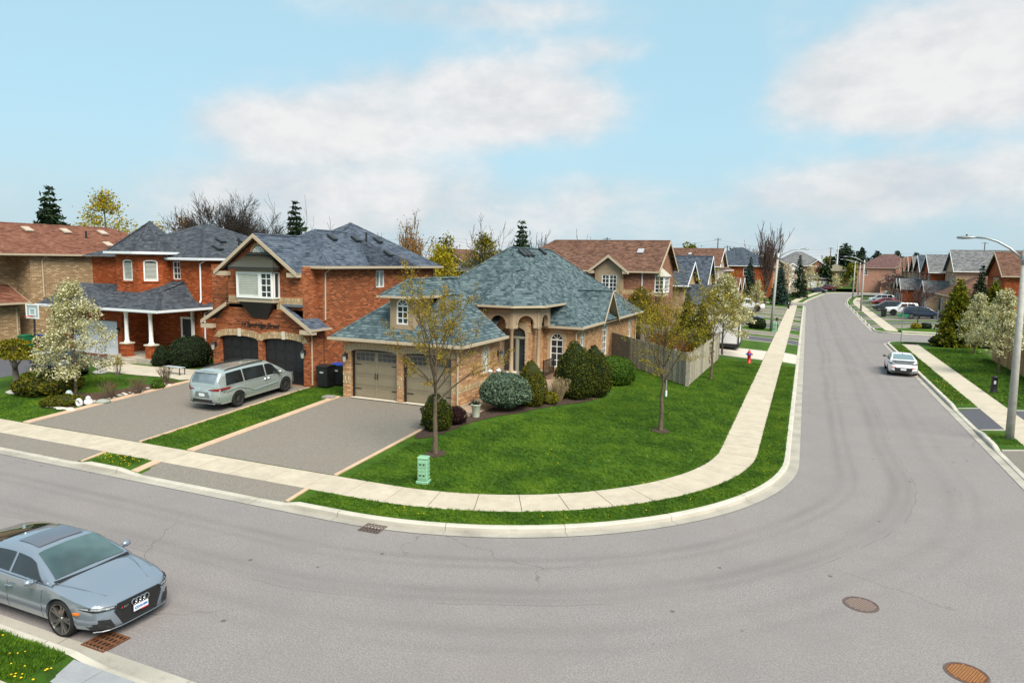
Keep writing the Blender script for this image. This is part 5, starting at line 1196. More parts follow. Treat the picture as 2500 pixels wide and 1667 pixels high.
# golden juniper and spreading juniper at the left edge
def junipers():
    t = thing('juniper', 'gnarled golden juniper with spreading pads at the left edge', 'tree', at(-36.2, 21.2)); w = MB(); P = []
    w.tube([(0, 0, -.1), (.1, .05, .5), (-.05, .1, 1.0), (.15, 0, 1.5)], [.2, .15, .13, .08], 7)
    for x, y, z, rx, rz in ((.0, .0, 2.0, 1.25, .42), (-.9, .3, 1.75, .9, .35), (.9, -.1, 1.75, .8, .32), (-.2, .2, 2.35, .8, .3)):
        w.tube([(.05, 0, 1.1), (x * .6, y * .6, z - .3), (x, y, z - .1)], [.07, .05, .02], 5)
        for k in range(1100): a = rnd.uniform(0, 6.283); r = rx * math.sqrt(rnd.random()); P.append((x + r * math.cos(a), y + r * math.sin(a), z + rz * (1 - (r / rx) ** 2) * rnd.uniform(-.3, .8)))
    w.build('trunk', BARK_G, t, True); quads('crown', P, .06, L_JUN, t)
    clipped('spreading_juniper', 'dark spreading juniper under the golden juniper', at(-34.2, 21.6), dome(1.5, .95), L_YEWG, 4500, .07, (.02, .03, .008), .2)
junipers()
# behind the board fence
conifer('cedar', 'dark pyramidal cedar with golden tip behind the board fence', at(-7.6, 49.2), 4.7, 1.25, L_YEWG, 2.2, .03, 'cedars behind the board fence', .02, .12, .75, .05)
conifer('cedar', 'second cedar behind the fence nearer the blossom tree', at(-6.9, 51.6), 4.2, 1.15, L_YEWG, 2.2, .03, 'cedars behind the board fence', .02, .12, .75, .05)
clipped('golden_shrub', 'bushy yellow-green shrub leaning over the board fence', at(-7.0, 47.2), dome(1.35, 2.5), L_JUN, 5000, .075, (.06, .06, .01), .3)
clipped('golden_shrub', 'tall orange-tipped shrub against the brown-roofed house', at(-12.2, 54.6), eggs(1.5, 4.6), L_GOLD, 5200, .1, (.06, .05, .01), .4)
clipped('golden_shrub', 'dark gold shrub at the rear corner of the bungalow', at(-13.2, 54.0), dome(1.5, 3.2), L_YEWG, 4200, .1, (.03, .03, .01), .3)
clipped('russet_shrub', 'russet orange shrub behind the near corner of the board fence', at(-8.0, 44.0), dome(1.5, 2.3), L_RED, 3600, .07, (.07, .035, .012), .4)
twiggy('twig_bush', 'tangle of bare twigs behind the fence before the brown-roofed house', at(-9.6, 47), 3.2, 1.8, L_BUDG, 120, BARK_G, 900, .05)
# right side
conifer('spruce', 'tall dark spruce rising above the yellow-green conifers on the right', at(14.5, 73.6), 7.4, 1.6, L_SPR, 1.8, .04, None, .22, .17, .9, .1)
conifer('larch', 'big yellow-green conifer on the right corner lot', at(12.6, 71.8), 6.0, 1.9, L_YG, 2.0, .05, 'yellow-green conifers', .12, .17, .62, .1)
conifer('larch', 'yellow-green conifer behind its larger twin on the right', at(15.4, 72.6), 6.0, 2.0, L_YG, 2.0, .05, 'yellow-green conifers', .12, .17, .62, .1)
clipped('dark_bush', 'dark low bushes under the yellow-green conifers', at(11.9, 72.2), dome(1.2, .9), L_SPR, 2600, .1, (.008, .014, .008), .3)
# along the far left pavement
conifer('spruce', 'dark blue spruce at the end of the left pavement', at(-4.3, 131.5), 7.3, 2.1, L_SPRB, 1.2, .02, 'far street spruces', .2, .24, .85, .08)
conifer('spruce', 'blue-green spruce standing left of the bare poplar', at(-9.2, 127), 8.0, 2.0, L_SPRB, 1.2, .02, 'far street spruces', .2, .24, .85, .08)
conifer('spruce', 'slender dark cedar before the far grey-roofed house', (-1.6, 163, .5), 9.0, 2.1, L_SPR, 1.1, .02, 'far street spruces', .1, .26, .8, .05)
clipped('round_bush', 'round dark clipped bush by the far left lamp post', at(-4.7, 79.8), dome(.95, 1.2), L_DARK, 2200, .08, (.015, .025, .008))
young_tree('sapling', 'thin bare sapling beside the round clipped bush', 'tree', at(-5.1, 79.1), 4.2, .05, 1.6, 1.4, L_BUDG, .06, 1, nlat=7, levels=1)
clipped('gold_shrub', 'round golden bush near the far left driveways', at(-8.6, 117), dome(1.3, 1.7), L_JUN, 1500, .14, (.06, .06, .01), .3)
twiggy('ochre_bush', 'tall ochre thicket in front of the far left spruce', at(-7.4, 119), 3.6, 1.7, L_JUN, 90, BARK_Y, 600, .12)
# trees behind the houses
bare_tree('bare_maple', 'huge bare spreading tree behind the turreted and red brick houses', (-63, 62, .3), 16.8, .38, BARK_D, 5, 4, .58, .69, .2, .014, .03, None, 15, (.05, 1.05), ratio0=.88)
conifer('spruce', 'tall dark spruce behind the rust-roofed house', (-92.5, 60, .3), 15.6, 5.4, L_SPR, 1.1, .02, 'spruces behind the houses', .28, .5, .9, .12)
conifer('spruce', 'small spruce beside the red brick house roof', (-60.2, 70, .3), 14, 3.9, L_SPR, 1.0, .02, 'spruces behind the houses', .25, .4, .85, .2)
conifer('spruce', 'little spruce tip above the bungalow ridge', (-31, 75, .3), 11.6, 3.4, L_SPR, 1.1, .02, 'spruces behind the houses', .2, .34, .85, .25)
conifer('spruce', 'spruce cut off by the left picture edge', (-96.5, 55, .3), 13.3, 3.6, L_SPR, 1.0, .02, 'spruces behind the houses', .3, .5, .85, .22)
oval_tree('golden_tree', 'golden yellow tree behind the rust-roofed house', 'tree', (-82, 60, .3), 14.2, .25, 5.0, 4.0, L_YEL, .15, 5200, clump=.5, egg=.6)
oval_tree('golden_tree', 'orange tree showing over the turreted house roof', 'tree', (-68.2, 60, .3), 11.2, .2, 4.0, 2.4, L_RED, .15, 1900, clump=.45)
oval_tree('golden_tree', 'small yellow tree right of the turret tip', 'tree', (-72.5, 60, .3), 10.6, .2, 4.0, 1.8, L_YEL, .15, 1100, clump=.45)
bare_tree('bare_tree', 'bare brushy tree at the far left behind the roofs', (-97.5, 60, .3), 12.5, .2, BARK_G, 3, 3, .6, .72, .2, .03, .02, 'small bare trees behind the houses', 6)
bare_tree('bare_tree', 'bare pale tree between the big tree and the small spruce', (-63.3, 74, .3), 14.3, .2, BARK_G, 4, 2, .6, .74, .2, .022, .02, 'small bare trees behind the houses', 5, (.1, .8))
bare_tree('bare_tree', 'pair-stemmed bare tree left of the bungalow ridge', (-39.7, 85, .3), 12.3, .16, BARK_D, 4, 2, .5, .72, .25, .022, .05, 'small bare trees behind the houses', 5, (.1, .6))
bare_tree('multi_stem_tree', 'brown many-stemmed tree with coppery buds right of the red house', (-46.4, 75, .3), 13.2, .2, BARK_Y, 3, 3, .3, .78, .05, .035, .1, None, 14, (.08, .42), L_RED, .12, 2)
oval_tree('yellow_willow', 'yellow weeping shrub tree seen between the red house and bungalow', 'tree', (-33.5, 60, .3), 8.2, .14, 1.5, 2.6, L_YEL, .13, 3200, clump=.4, bark=BARK_G)
oval_tree('yellow_willow', 'low yellow-green tree right behind the red house corner', 'tree', (-38.5, 70, .3), 9.4, .14, 2, 3.0, L_JUN, .14, 3000, clump=.45)
oval_tree('green_tree', 'round yellow-green tree behind the far grey roof', 'tree', (-46.5, 97, .3), 10.8, .2, 4, 3.6, L_JUN, .17, 3000, clump=.5)
bare_tree('poplar', 'slim bare poplar left of the brown roof', (-42.9, 110, .3), 14, .14, BARK_D, 3, 3, .2, .7, .1, .03, .12, 'bare poplars', 7, (.04, .14))
bare_tree('poplar', 'slim bare poplar above the brown-roofed house', (-35.7, 115, .3), 13.4, .14, BARK_D, 3, 3, .2, .7, .1, .03, .12, 'bare poplars', 7, (.04, .14))
bare_tree('poplar', 'tall bare columnar poplar beside the far left lamp post', (-6.6, 130, .4), 14, .22, plain('reddish_bark', (.10, .065, .055), .95), 4, 3, .22, .72, .08, .03, .12, 'bare poplars', 10, (.04, .2))
oval_tree('green_tree', 'bright yellow-green tree above the far brown roofs', 'tree', (-20.5, 132, .3), 10.4, .2, 4, 3.4, L_YG, .3, 1300, clump=.6)
bare_tree('bare_tree', 'bare rounded tree behind the far blue-roofed house', (-11.5, 162, .3), 12, .2, BARK_G, 4, 3, .6, .7, .25, .035, .03, 'small bare trees behind the houses', 6)
for x, y, h_, r_, lb in ((11.5, 260, 14.6, 5.5, 'dark pine cluster behind the far white pole'), (19, 300, 14.2, 4.2, 'slender far pine on the skyline'), (24.5, 300, 12.8, 4.6, 'broad far pine right of the slender one'), (29.5, 285, 12.6, 4.4, 'far pine behind the right row of houses'), (35, 280, 12.0, 4.2, 'rightmost of the far skyline pines')):
    conifer('pine', lb, (x, y, .3), h_, r_, L_SPR, .28, .35, 'skyline pines', .05, .8, .5, .45)
for x, y, h_, r_, m_, lb in ((13.5, 246, 8, 4, L_YG, 'bright green shrubs at the end of the road'), (6.5, 262, 9.5, 3, L_YG, 'yellow-green tree behind the far house'), (41, 250, 9.5, 5, L_YEL, 'golden tree on the right skyline'), (52, 240, 10.5, 4, L_SPR, 'dark tree clump behind the right grey roof'), (5, 226, 6.5, 2.2, L_DARK, 'dark cedar clump at the end of the road'), (-16, 172, 10, 2.4, L_SPR, 'small dark conifer behind the far blue roof')):
    oval_tree('far_tree', lb, 'tree', (x, y, .3), h_, .2, 1, r_, m_, .5, 700, clump=.8)
bare_tree('bare_tree', 'reddish leafless tree in the far right front gardens', (14.5, 108, .5), 5.2, .09, plain('plum_bark', (.12, .075, .07), .95), 4, 3, .7, .72, .25, .018, .02, 'leafless garden trees on the right', 6)
bare_tree('bare_tree', 'leafless garden tree at the bend of the right pavement', (15.5, 150, .5), 6.5, .1, plain('plum_bark', (.12, .075, .07), .95), 4, 3, .7, .72, .25, .025, .02, 'leafless garden trees on the right', 6)
young_tree('sapling', 'thin sapling on the round-bed lawn across the side street', 'tree', at(12.9, 97), 4.8, .07, 1.8, 1.6, L_BUDG, .06, 0, nlat=8, levels=2, bark=BARK_D)
# ------------------------------------------------------------------ vehicles
def paint(name, c, rough=.28, metal=.35, coat=1.0):
    m, t, b = newmat(name); b.inputs['Base Color'].default_value = (*c, 1); b.inputs['Roughness'].default_value = rough; b.inputs['Metallic'].default_value = metal; b.inputs['Coat Weight'].default_value = coat; b.inputs['Coat Roughness'].default_value = .05; return m
P_GREY = paint('nardo_blue_grey_paint', (.25, .29, .35), .22, .5); P_SILV = paint('pale_silver_green_paint', (.42, .475, .46), .22, .5); P_WHITE = paint('white_car_paint', (.82, .83, .86), .3, 0); P_BLACK = paint('black_car_paint', (.012, .012, .014), .22, .2); P_NAVY = paint('navy_car_paint', (.016, .024, .055), .25, .3); P_RED = paint('red_car_paint', (.30, .012, .016), .28, .2); P_MAR = paint('maroon_car_paint', (.13, .010, .02), .28, .3); P_DARK = paint('charcoal_car_paint', (.035, .038, .042), .28, .4)
CGLASS = glassmat('car_glass', (.014, .018, .020), .03, .7); CGLASS_T = glassmat('teal_reflection_glass', (.05, .085, .088), .03, 1.0); CGLASS_M = glassmat('blue_grey_rear_glass', (.11, .14, .16), .06, .8)  # teal sky reflection put into the windscreen's base colour
TYRE = plain('tyre_rubber', (.018, .018, .019), .75); RIMS = plain('rim_alloy', (.42, .42, .43), .3, .9); RIMD = plain('dark_rim_alloy', (.07, .07, .075), .35, .7); CHROME = plain('chrome', (.75, .76, .78), .12, 1)
BPLAS = plain('black_plastic', (.015, .015, .016), .5); LAMPW = plain('headlamp_clear', (.42, .45, .48), .12, .2, spec=.9); LAMPR = plain('tail_lamp_red', (.22, .006, .01), .2, spec=.8); AMBER = plain('amber_lamp', (.65, .16, .01), .3); PLATE = plain('plate_white', (.72, .75, .78), .4); PLBLUE = plain('plate_blue', (.02, .12, .45), .5); REDP = plain('bright_red', (.55, .01, .02), .4)
def lerp_tab(tab, x):
    if x <= tab[0][0]: return tab[0][1]
    for (a, b), (c, d) in zip(tab[:-1], tab[1:]):
        if x <= c:
            t = (x - a) / (c - a); return b + (d - b) * t
    return tab[-1][1]
class Car:
    def __init__(s, name, label, cat, loc, rz, sp, pm, group=None):
        s.t = thing(name, label, cat, loc, rz, group); s.sp = sp; s.pm = pm; L, W, H_ = sp['L'], sp['W'], sp['H']; s.hw = W / 2
        s.deck = sp['deck']; s.plan = [(a, b * W / 2) for a, b in sp['plan']]; s.zb = sp.get('zb', [(-L / 2, .34), (-L / 2 + .35, .22), (L / 2 - .45, .2), (L / 2, .26)])
        s.body(); s.cabin(); s.wheels()
    def secs(s, x):
        hw, zd, zb = lerp_tab(s.plan, x), lerp_tab(s.deck, x), lerp_tab(s.zb, x); h = zd - zb; sh = s.sp.get('shoulder', .94)
        return [(0, zb), (hw * .80, zb), (hw * .95, zb + .05), (hw * .995, zb + .26 * h), (hw, zb + .5 * h), (hw * .985, zb + .72 * h), (hw * sh, zd - .055), (hw * .86, zd - .012), (hw * .5, zd + .018), (0, zd + .026)]
    def body(s):
        xs = sorted({round(x, 3) for x in [a for a, _ in s.plan] + [a for a, _ in s.deck] + [a for a, _ in s.zb] + [s.sp['L'] * (k / 26 - .5) for k in range(27)]})
        mb = MB(); n = 0
        for x in xs:
            q = s.secs(x); ring = q + [(-y, z) for y, z in q[-2:0:-1]]; n = len(ring)
            for y, z in ring: mb.v.append((x, y, z))
        for k in range(len(xs) - 1):
            for j in range(n): a, b = k * n + j, k * n + (j + 1) % n; mb.f.append((a, b, b + n, a + n))
        mb.f.append(tuple(range(n - 1, -1, -1))); e = (len(xs) - 1) * n; mb.f.append(tuple(range(e, e + n)))
        o = mb.build('body', s.pm, s.t, True); bm = bmesh.new(); bm.from_mesh(o.data); bmesh.ops.recalc_face_normals(bm, faces=bm.faces); bm.to_mesh(o.data); bm.free()
        # wheel arches
        cut = MB(); r = s.sp['wr'] * 1.13
        for x in (s.sp['ax'][0], s.sp['ax'][1]):
            for sg in (-1, 1):
                c = MB().lathe([(0, s.hw - .30), (r, s.hw - .30), (r, s.hw + .2), (0, s.hw + .2)], (x, 0, s.sp['wr']), 28, 'Y')
                if sg < 0: c.v = [(a, -b, d) for a, b, d in c.v]
                cut.add(c)
        co = cut.build('cutter', BPLAS); bm = bmesh.new(); bm.from_mesh(co.data); bmesh.ops.remove_doubles(bm, verts=bm.verts, dist=1e-4); bmesh.ops.recalc_face_normals(bm, faces=bm.faces); bm.to_mesh(co.data); bm.free()
        co.parent = s.t; bpy.context.view_layer.update(); m = o.modifiers.new('b', 'BOOLEAN'); m.object = co; m.operation = 'DIFFERENCE'; m.solver = 'EXACT'; bpy.context.view_layer.update(); baked(o); bpy.data.objects.remove(co)
        o.data.polygons.foreach_set('use_smooth', [True] * len(o.data.polygons))
        md = o.modifiers.new('n', 'EDGE_SPLIT'); md.split_angle = R_(38)
        s.bo = o
    def top(s, x):
        (ax, az), (bx, bz), (cx, cz), (dx, dz) = s.sp['cab']
        if x <= dx: return dz
        if x >= ax: return az
        if x > bx: t = (ax - x) / (ax - bx); return az + (bz - az) * (t ** .86)
        if x < cx: t = (x - dx) / (cx - dx); return dz + (cz - dz) * (t ** s.sp.get('rp', .8))
        t = (x - cx) / (bx - cx); return cz + (bz - cz) * t + s.sp.get('crown', .05) * math.sin(math.pi * t)
    def cab(s, x, u, off=0):
        """point on the greenhouse: u 0 centre line .. 1 belt line"""
        (ax, az), (bx, bz), (cx, cz), (dx, dz) = s.sp['cab']; tz = s.top(x); dk = lerp_tab(s.deck, x) - .02; f = max(0, min(1, (tz - dk) / (s.sp['H'] - dk))); hb = min(lerp_tab(s.plan, x) * .955, s.hw * s.sp.get('belt', .93)); hr = s.hw * s.sp.get('roofw', .70); ht = hb + (hr - hb) * f
        Q = [(0, tz + .012), (ht * .8, tz - .008 * f), (ht, tz - .07 * f), (hb, dk)]; S_ = [0, .4, .5, 1]
        for k in range(3):
            if u <= S_[k + 1] + 1e-9:
                t = (u - S_[k]) / (S_[k + 1] - S_[k]); a, b = Q[k], Q[k + 1]; y, z = a[0] + (b[0] - a[0]) * t, a[1] + (b[1] - a[1]) * t
                if off:
                    dy, dz_ = b[0] - a[0], b[1] - a[1]; l = math.hypot(dy, dz_) + 1e-6; y += -dz_ / l * off; z += dy / l * off
                return y, z
    def cabin(s):
        (ax, _), (bx, _), (cx, _), (dx, _) = s.sp['cab']; us = [0, .2, .4, .45, .5, .65, .8, 1]; xs = sorted({dx + (cx - dx) * k / 7 for k in range(8)} | {cx + (bx - cx) * k / 8 for k in range(9)} | {bx + (ax - bx) * k / 7 for k in range(8)}); mb = MB(); m = len(us) * 2 - 1
        for x in xs:
            r = [s.cab(x, u) for u in us]
            for y, z in [(-y, z) for y, z in r[::-1]] + r[1:]: mb.v.append((x, y, z))
        for k in range(len(xs) - 1):
            for j in range(m - 1): a = k * m + j; mb.f.append((a, a + m, a + m + 1, a + 1))
        mb.build('roof', s.pm, s.t, True)
        def patch(name, x0, x1, u0, u1, side, gm, nx=8, nu=5, sk0=0, sk1=0, both=False, off=.012):
            """sk0, sk1 slant the ends along u"""
            p = MB(); 
            for i in range(nx + 1):
                for j in range(nu + 1):
                    u = u0 + (u1 - u0) * j / nu; f = j / nu; xa, xb = x0 + sk0 * (1 - f), x1 + sk1 * (1 - f); x = xa + (xb - xa) * i / nx
                    y, z = s.cab(x, abs(u), off); p.v.append((x, y * (1 if u >= 0 else -1) if both else y * side, z + (0 if abs(u) > .5 else .004)))
            for i in range(nx):
                for j in range(nu): a = i * (nu + 1) + j; p.f.append((a, a + nu + 1, a + nu + 2, a + 1))
            return p.build(name, gm, s.t, True)
        s.patch = patch; sp = s.sp
        patch('windscreen', bx + .03, ax - sp.get('wsb', .05), -.44, .44, 1, sp.get('wsg', CGLASS), 8, 10, both=True)
        patch('rear_window', dx + sp.get('rwb', .08), cx - .04, -.42, .42, 1, sp.get('rg', CGLASS), 8, 10, both=True)
        for sd in (-1, 1):
            for (a, b, k0, k1) in sp['wins']: patch('side_window', a, b, .55, .955, sd, CGLASS, 6, 4, k0, k1)
    def wheels(s):
        r, w = s.sp['wr'], s.sp.get('ww', .24); st = s.sp.get('rim', 'five'); rf = s.sp.get('rf', .68)
        for x in s.sp['ax']:
            for sg in (-1, 1):
                o = bpy.data.objects.new('wheel', None)
                ty = MB().lathe([(r * rf, .02), (r * .92, 0), (r * .985, .03), (r, .07), (r, w - .07), (r * .985, w - .03), (r * .9, w), (r * .6, w)], (0, 0, 0), 28, 'Y')
                rim = MB().lathe([(r * (rf + .035), .012), (r * (rf - .01), .016), (r * (rf - .03), .06), (r * (rf - .05), .1)], (0, 0, 0), 28, 'Y'); n = {'five': 5, 'ten': 10}[st]
                disc = MB().lathe([(0, .1), (r * (rf - .03), .1)], (0, 0, 0), 20, 'Y')
                for k in range(n):
                    a = 6.283 * k / n; wd = .05 if n == 5 else .032
                    for sgn in ((-.3, .3) if n == 5 else (0,)):
                        c, d = math.cos(a), math.sin(a); c2, d2 = math.cos(a + sgn * .55), math.sin(a + sgn * .55)
                        p0, p1 = Vector((c * r * .1, .035, d * r * .1)), Vector((c2 * r * rf, .025, d2 * r * rf)); q = Vector((-(p1 - p0).z, 0, (p1 - p0).x)).normalized() * wd * r * 1.3
                        i = len(rim.v); rim.v += [tuple(v) for v in (p0 + q * 1.2, p0 - q * 1.2, p1 - q * .8, p1 + q * .8)] + [tuple(v + Vector((0, .05, 0))) for v in (p0 + q * 1.2, p0 - q * 1.2, p1 - q * .8, p1 + q * .8)]
                        rim.f += [(i, i + 1, i + 2, i + 3), (i, i + 3, i + 7, i + 4), (i + 1, i + 5, i + 6, i + 2)]
                rim.lathe([(0, .025), (r * .13, .03), (r * .16, .05)], (0, 0, 0), 12, 'Y')
                y = s.hw - .025
                for part in (ty, rim, disc):
                    part.v = [(a + x, (y - b) * sg, c + r) for a, b, c in part.v]
                to = ty.build('wheel', TYRE, s.t, True); bm = bmesh.new(); bm.from_mesh(to.data); bmesh.ops.recalc_face_normals(bm, faces=bm.faces); bm.to_mesh(to.data); bm.free()
                rim.build('rim', s.sp.get('rm', RIMS), to); disc.build('brake_disc', BPLAS, to)
    def part(s, name, mb, m, parent=None, smooth=False): return mb.build(name, m, parent or s.t, smooth)
    def xf(s, y, off=.012):
        """front of the body at half-width y"""
        tab = sorted([(b, a) for a, b in s.plan if a > 0.3], key=lambda q: q[0]); return lerp_tab(tab, abs(y) / .985) + off
    def xr(s, y, off=.012):
        tab = sorted([(b, -a) for a, b in s.plan if a < -.3], key=lambda q: q[0]); return -(lerp_tab(tab, abs(y) / .985) + off)
    def face(s, name, pts, m, front=True, off=.012, parent=None, sub=6):
        """a panel following the nose or tail, outlined in (y,z)"""
        mb = MB(); P = []
        for a, b in zip(pts, pts[1:] + pts[:1]):
            for k in range(sub): P.append((a[0] + (b[0] - a[0]) * k / sub, a[1] + (b[1] - a[1]) * k / sub))
        c = (sum(p[0] for p in P) / len(P), sum(p[1] for p in P) / len(P)); f_ = s.xf if front else s.xr
        for ring in (1, .6, .25): mb.v += [(f_(c[0] + (y - c[0]) * ring, off), c[0] + (y - c[0]) * ring, c[1] + (z - c[1]) * ring) for y, z in P]
        n = len(P)
        for r_ in range(2):
            for k in range(n): mb.f.append((r_ * n + k, r_ * n + (k + 1) % n, (r_ + 1) * n + (k + 1) % n, (r_ + 1) * n + k))
        mb.f.append(tuple(range(2 * n, 3 * n))); return mb.build(name, m, parent or s.t)
    def mirror(s, x, z, m=None):
        for sg in (-1, 1):
            mb = MB().lathe([(0, -.12), (.06, -.10), (.085, 0), (.07, .09), (0, .12)], (0, 0, 0), 10, 'Y'); mb.v = [(a * .9, b, c * .85) for a, b, c in mb.v]; mb.v = [(a + x, (s.hw + .07 + b * .8) * sg, c + z) for a, b, c in mb.v]; mb.tube([(x, s.hw * .9 * sg, z - .03), (x, (s.hw + .05) * sg, z - .01)], .025, 5); mb.build('mirror', m or s.pm, s.t, True)
    def handles(s, xs, z, m=None):
        for x in xs:
            for sg in (-1, 1): MB().tube([(x - .1, sg * (s.hw * .985), z), (x - .06, sg * (s.hw * .985 + .03), z), (x + .06, sg * (s.hw * .985 + .03), z), (x + .1, sg * (s.hw * .985), z)], .014, 5).build('door_handle', m or s.pm, s.t)
    def seams(s, xs, z0, z1):
        mb = MB()
        for x in xs:
            for sg in (-1, 1):
                for k in range(6):
                    za, zb = z0 + (z1 - z0) * k / 6, z0 + (z1 - z0) * (k + 1) / 6
                    def yy(z):
                        q = s.secs(x); 
                        for (y0, a), (y1, b) in zip(q[1:-1], q[2:]):
                            if a <= z <= b: return y0 + (y1 - y0) * (z - a) / (b - a + 1e-9)
                        return s.hw
                    mb.poly((x - .006, sg * (yy(za) + .002), za), (x + .006, sg * (yy(za) + .002), za), (x + .006, sg * (yy(zb) + .002), zb), (x - .006, sg * (yy(zb) + .002), zb))
        mb.build('door_seam', BPLAS, s.bo)
def text_mesh(body, size, extrude=.002, bold=0, spacing=1.0):
    cu = bpy.data.curves.new('txt', 'FONT'); cu.body = body; cu.size = size; cu.extrude = extrude; cu.offset = bold; cu.space_character = spacing; cu.align_x = 'CENTER'; cu.align_y = 'CENTER'
    to = bpy.data.objects.new('txt', cu); COL.objects.link(to); bpy.context.view_layer.update(); me = bpy.data.meshes.new_from_object(to.evaluated_get(bpy.context.evaluated_depsgraph_get())); bpy.data.objects.remove(to); me.materials.clear(); return me
# --- the grey fastback parked at the near kerb
SP = dict(L=5.0, W=1.91, H=1.42, wr=.36, rf=.8, ax=(1.50, -1.40), ww=.28, rim='five', rm=plain('polished_dark_rim', (.26, .255, .25), .28, .85), wsg=CGLASS_T, roofw=.66, belt=.90, crown=.04, rp=.75, shoulder=.955,
          plan=[(-2.5, .70), (-2.4, .84), (-2.1, .93), (-1.4, .985), (0, .97), (1.0, .965), (1.5, .985), (1.95, .955), (2.2, .885), (2.34, .80), (2.44, .66), (2.49, .44), (2.5, .2)],
          deck=[(-2.5, .86), (-2.38, .98), (-2.0, 1.0), (-1.0, .985), (0, .955), (.95, .955), (1.15, .95), (1.6, .885), (2.0, .81), (2.3, .72), (2.44, .63), (2.5, .56)],
          zb=[(-2.5, .36), (-2.1, .22), (2.0, .2), (2.42, .2), (2.5, .24)], cab=[(1.22, .955), (.42, 1.37), (-.75, 1.38), (-2.25, 1.02)], wins=[(-.02, 1.0, 0, -.42), (-1.12, -.1, .25, 0)], wsb=.06)
au = Car('parked_car', 'blue-grey fastback car parked at the near kerb, cut by the left edge', 'car', (-14.19, 8.86, 0), 0, SP, P_GREY)
def dress_fastback(c):
    gr = c.face('grille', [(-.36, .26), (.36, .26), (.50, .54), (.45, .675), (-.45, .675), (-.50, .54)], BPLAS, off=.02)
    mesh_ = MB()
    for r_ in range(9):
        z = .29 + .042 * r_
        for k in range(20):
            y = -.475 + .05 * k + (.025 if r_ % 2 else 0)
            if abs(y) < .36 + .14 * min(1, max(0, (z - .26) / .28)) - .035: x = c.xf(y, .024); mesh_.tube([(x, y - .02, z), (x, y, z + .017), (x, y + .02, z)], .0035, 3)
    mesh_.build('grille_mesh', plain('gloss_black', (.03, .03, .033), .25), gr)
    fr_ = MB(); pts = [(-.36, .26), (.36, .26), (.50, .54), (.45, .675), (-.45, .675), (-.50, .54), (-.36, .26)]
    fr_.tube([(c.xf(y, .018), y, z) for y, z in pts], .012, 5); fr_.build('grille_surround', BPLAS, gr)
    for k in range(4):
        y = (-1.5 + k) * .088; ring = MB().tube([(c.xf(y, .045), y + .056 * math.cos(a), .585 + .056 * math.sin(a)) for a in [6.2832 * i / 20 for i in range(21)]], .009, 6); ring.build('emblem_ring', CHROME, gr)
    pl = c.face('number_plate', [(-.16, .385), (.16, .385), (.16, .515), (-.16, .515)], PLATE, off=.05)
    # car faces +x: text reads along +y when seen from the front
    for body, sz, z, m in (('CXVX·599', .062, .45, PLBLUE),):
        me = text_mesh(body, sz, .002, .002); me.materials.append(m); o = link('plate_text', me, pl); o.matrix_local = Matrix(((0, 0, 1, c.xf(0, .056)), (1, 0, 0, 0), (0, 1, 0, z), (0, 0, 0, 1)))
    c.face('plate_sticker', [(.0, .37), (.155, .37), (.155, .392), (.0, .392)], REDP, off=.054, parent=pl, sub=2); c.face('plate_holder', [(-.16, .365), (0, .365), (0, .39), (-.16, .39)], BPLAS, off=.053, parent=pl, sub=2)
    me = text_mesh('RS 7', .05, .002, .001); me.materials.append(CHROME); o = link('grille_badge', me, gr); o.matrix_local = Matrix(((0, 0, 1, c.xf(.3, .05)), (1, 0, 0, -.31), (0, 1, 0, .58), (0, 0, 0, 1)))
    c.face('badge_mark', [(-.405, .565), (-.375, .565), (-.365, .595), (-.395, .595)], REDP, off=.045, parent=gr, sub=2)
    for sg in (-1, 1):
        hl = c.face('headlight', [(sg * .50, .595), (sg * .80, .60), (sg * .905, .655), (sg * .90, .70), (sg * .70, .69), (sg * .47, .655)], BPLAS, off=.014)
        c.face('headlight_lens', [(sg * .52, .625), (sg * .78, .635), (sg * .88, .668), (sg * .87, .69), (sg * .70, .678), (sg * .50, .65)], LAMPW, off=.02, parent=hl)
        for z in (.612, .63): c.face('light_strip', [(sg * .54, z), (sg * .84, z + .02), (sg * .84, z + .026), (sg * .54, z + .006)], CHROME, off=.024, parent=hl, sub=3)
        c.face('air_intake', [(sg * .50, .25), (sg * .82, .26), (sg * .885, .40), (sg * .84, .47), (sg * .58, .42)], BPLAS, off=.016)
        MB().box(1.9, 2.03, sg * .905 - .03, sg * .905 + .03, .55, .585).build('side_marker', AMBER, c.t)
    lip = MB(); lip.tube([(c.xf(y, .01), y, .215) for y in [-.8 + .1 * k for k in range(17)]], .014, 5); lip.build('front_lip', plain('lip_alloy', (.16, .18, .2), .4, .5), c.t)
    c.mirror(.82, 1.0); c.handles((.05, -.95), .77, P_GREY); c.seams((.98, -.06, -1.05), .3, .93)
    sr = c.patch('sunroof', -.38, .28, -.36, .36, 1, plain('tinted_sunroof', (.10, .11, .14), .08, .1, spec=.9), 5, 6, both=True, off=.01)
    bl = MB()
    for sg in (-1, 1): bl.tube([(1.18, sg * .78, .965), (1.7, sg * .62, .885), (2.2, sg * .45, .775)], .007, 4)
    bl.build('hood_crease', P_GREY, c.bo)
    wp = MB()
    for y0, y1 in ((-.5, .1), (.1, .62)): a = c.cab(1.13, .0); wp.tube([(1.16, y0, .985), (1.1, y1, 1.015)], .01, 4)
    wp.build('wiper', BPLAS, c.t)
    dark = MB(); n_ = 12
    for k in range(n_):
        ya, yb = -.78 + 1.56 * k / n_, -.78 + 1.56 * (k + 1) / n_; dark.poly((1.16, ya, .985), (1.25, ya, .962), (1.25, yb, .962), (1.16, yb, .985))
    dark.build('windscreen_cowl', BPLAS, c.t)
    for x in (1.52,):
        for sg in (-1, 1): MB().box(x - .1, x - .02, sg * .83 - .03, sg * .83 + .03, .34, .5).build('brake_caliper', REDP, c.t)
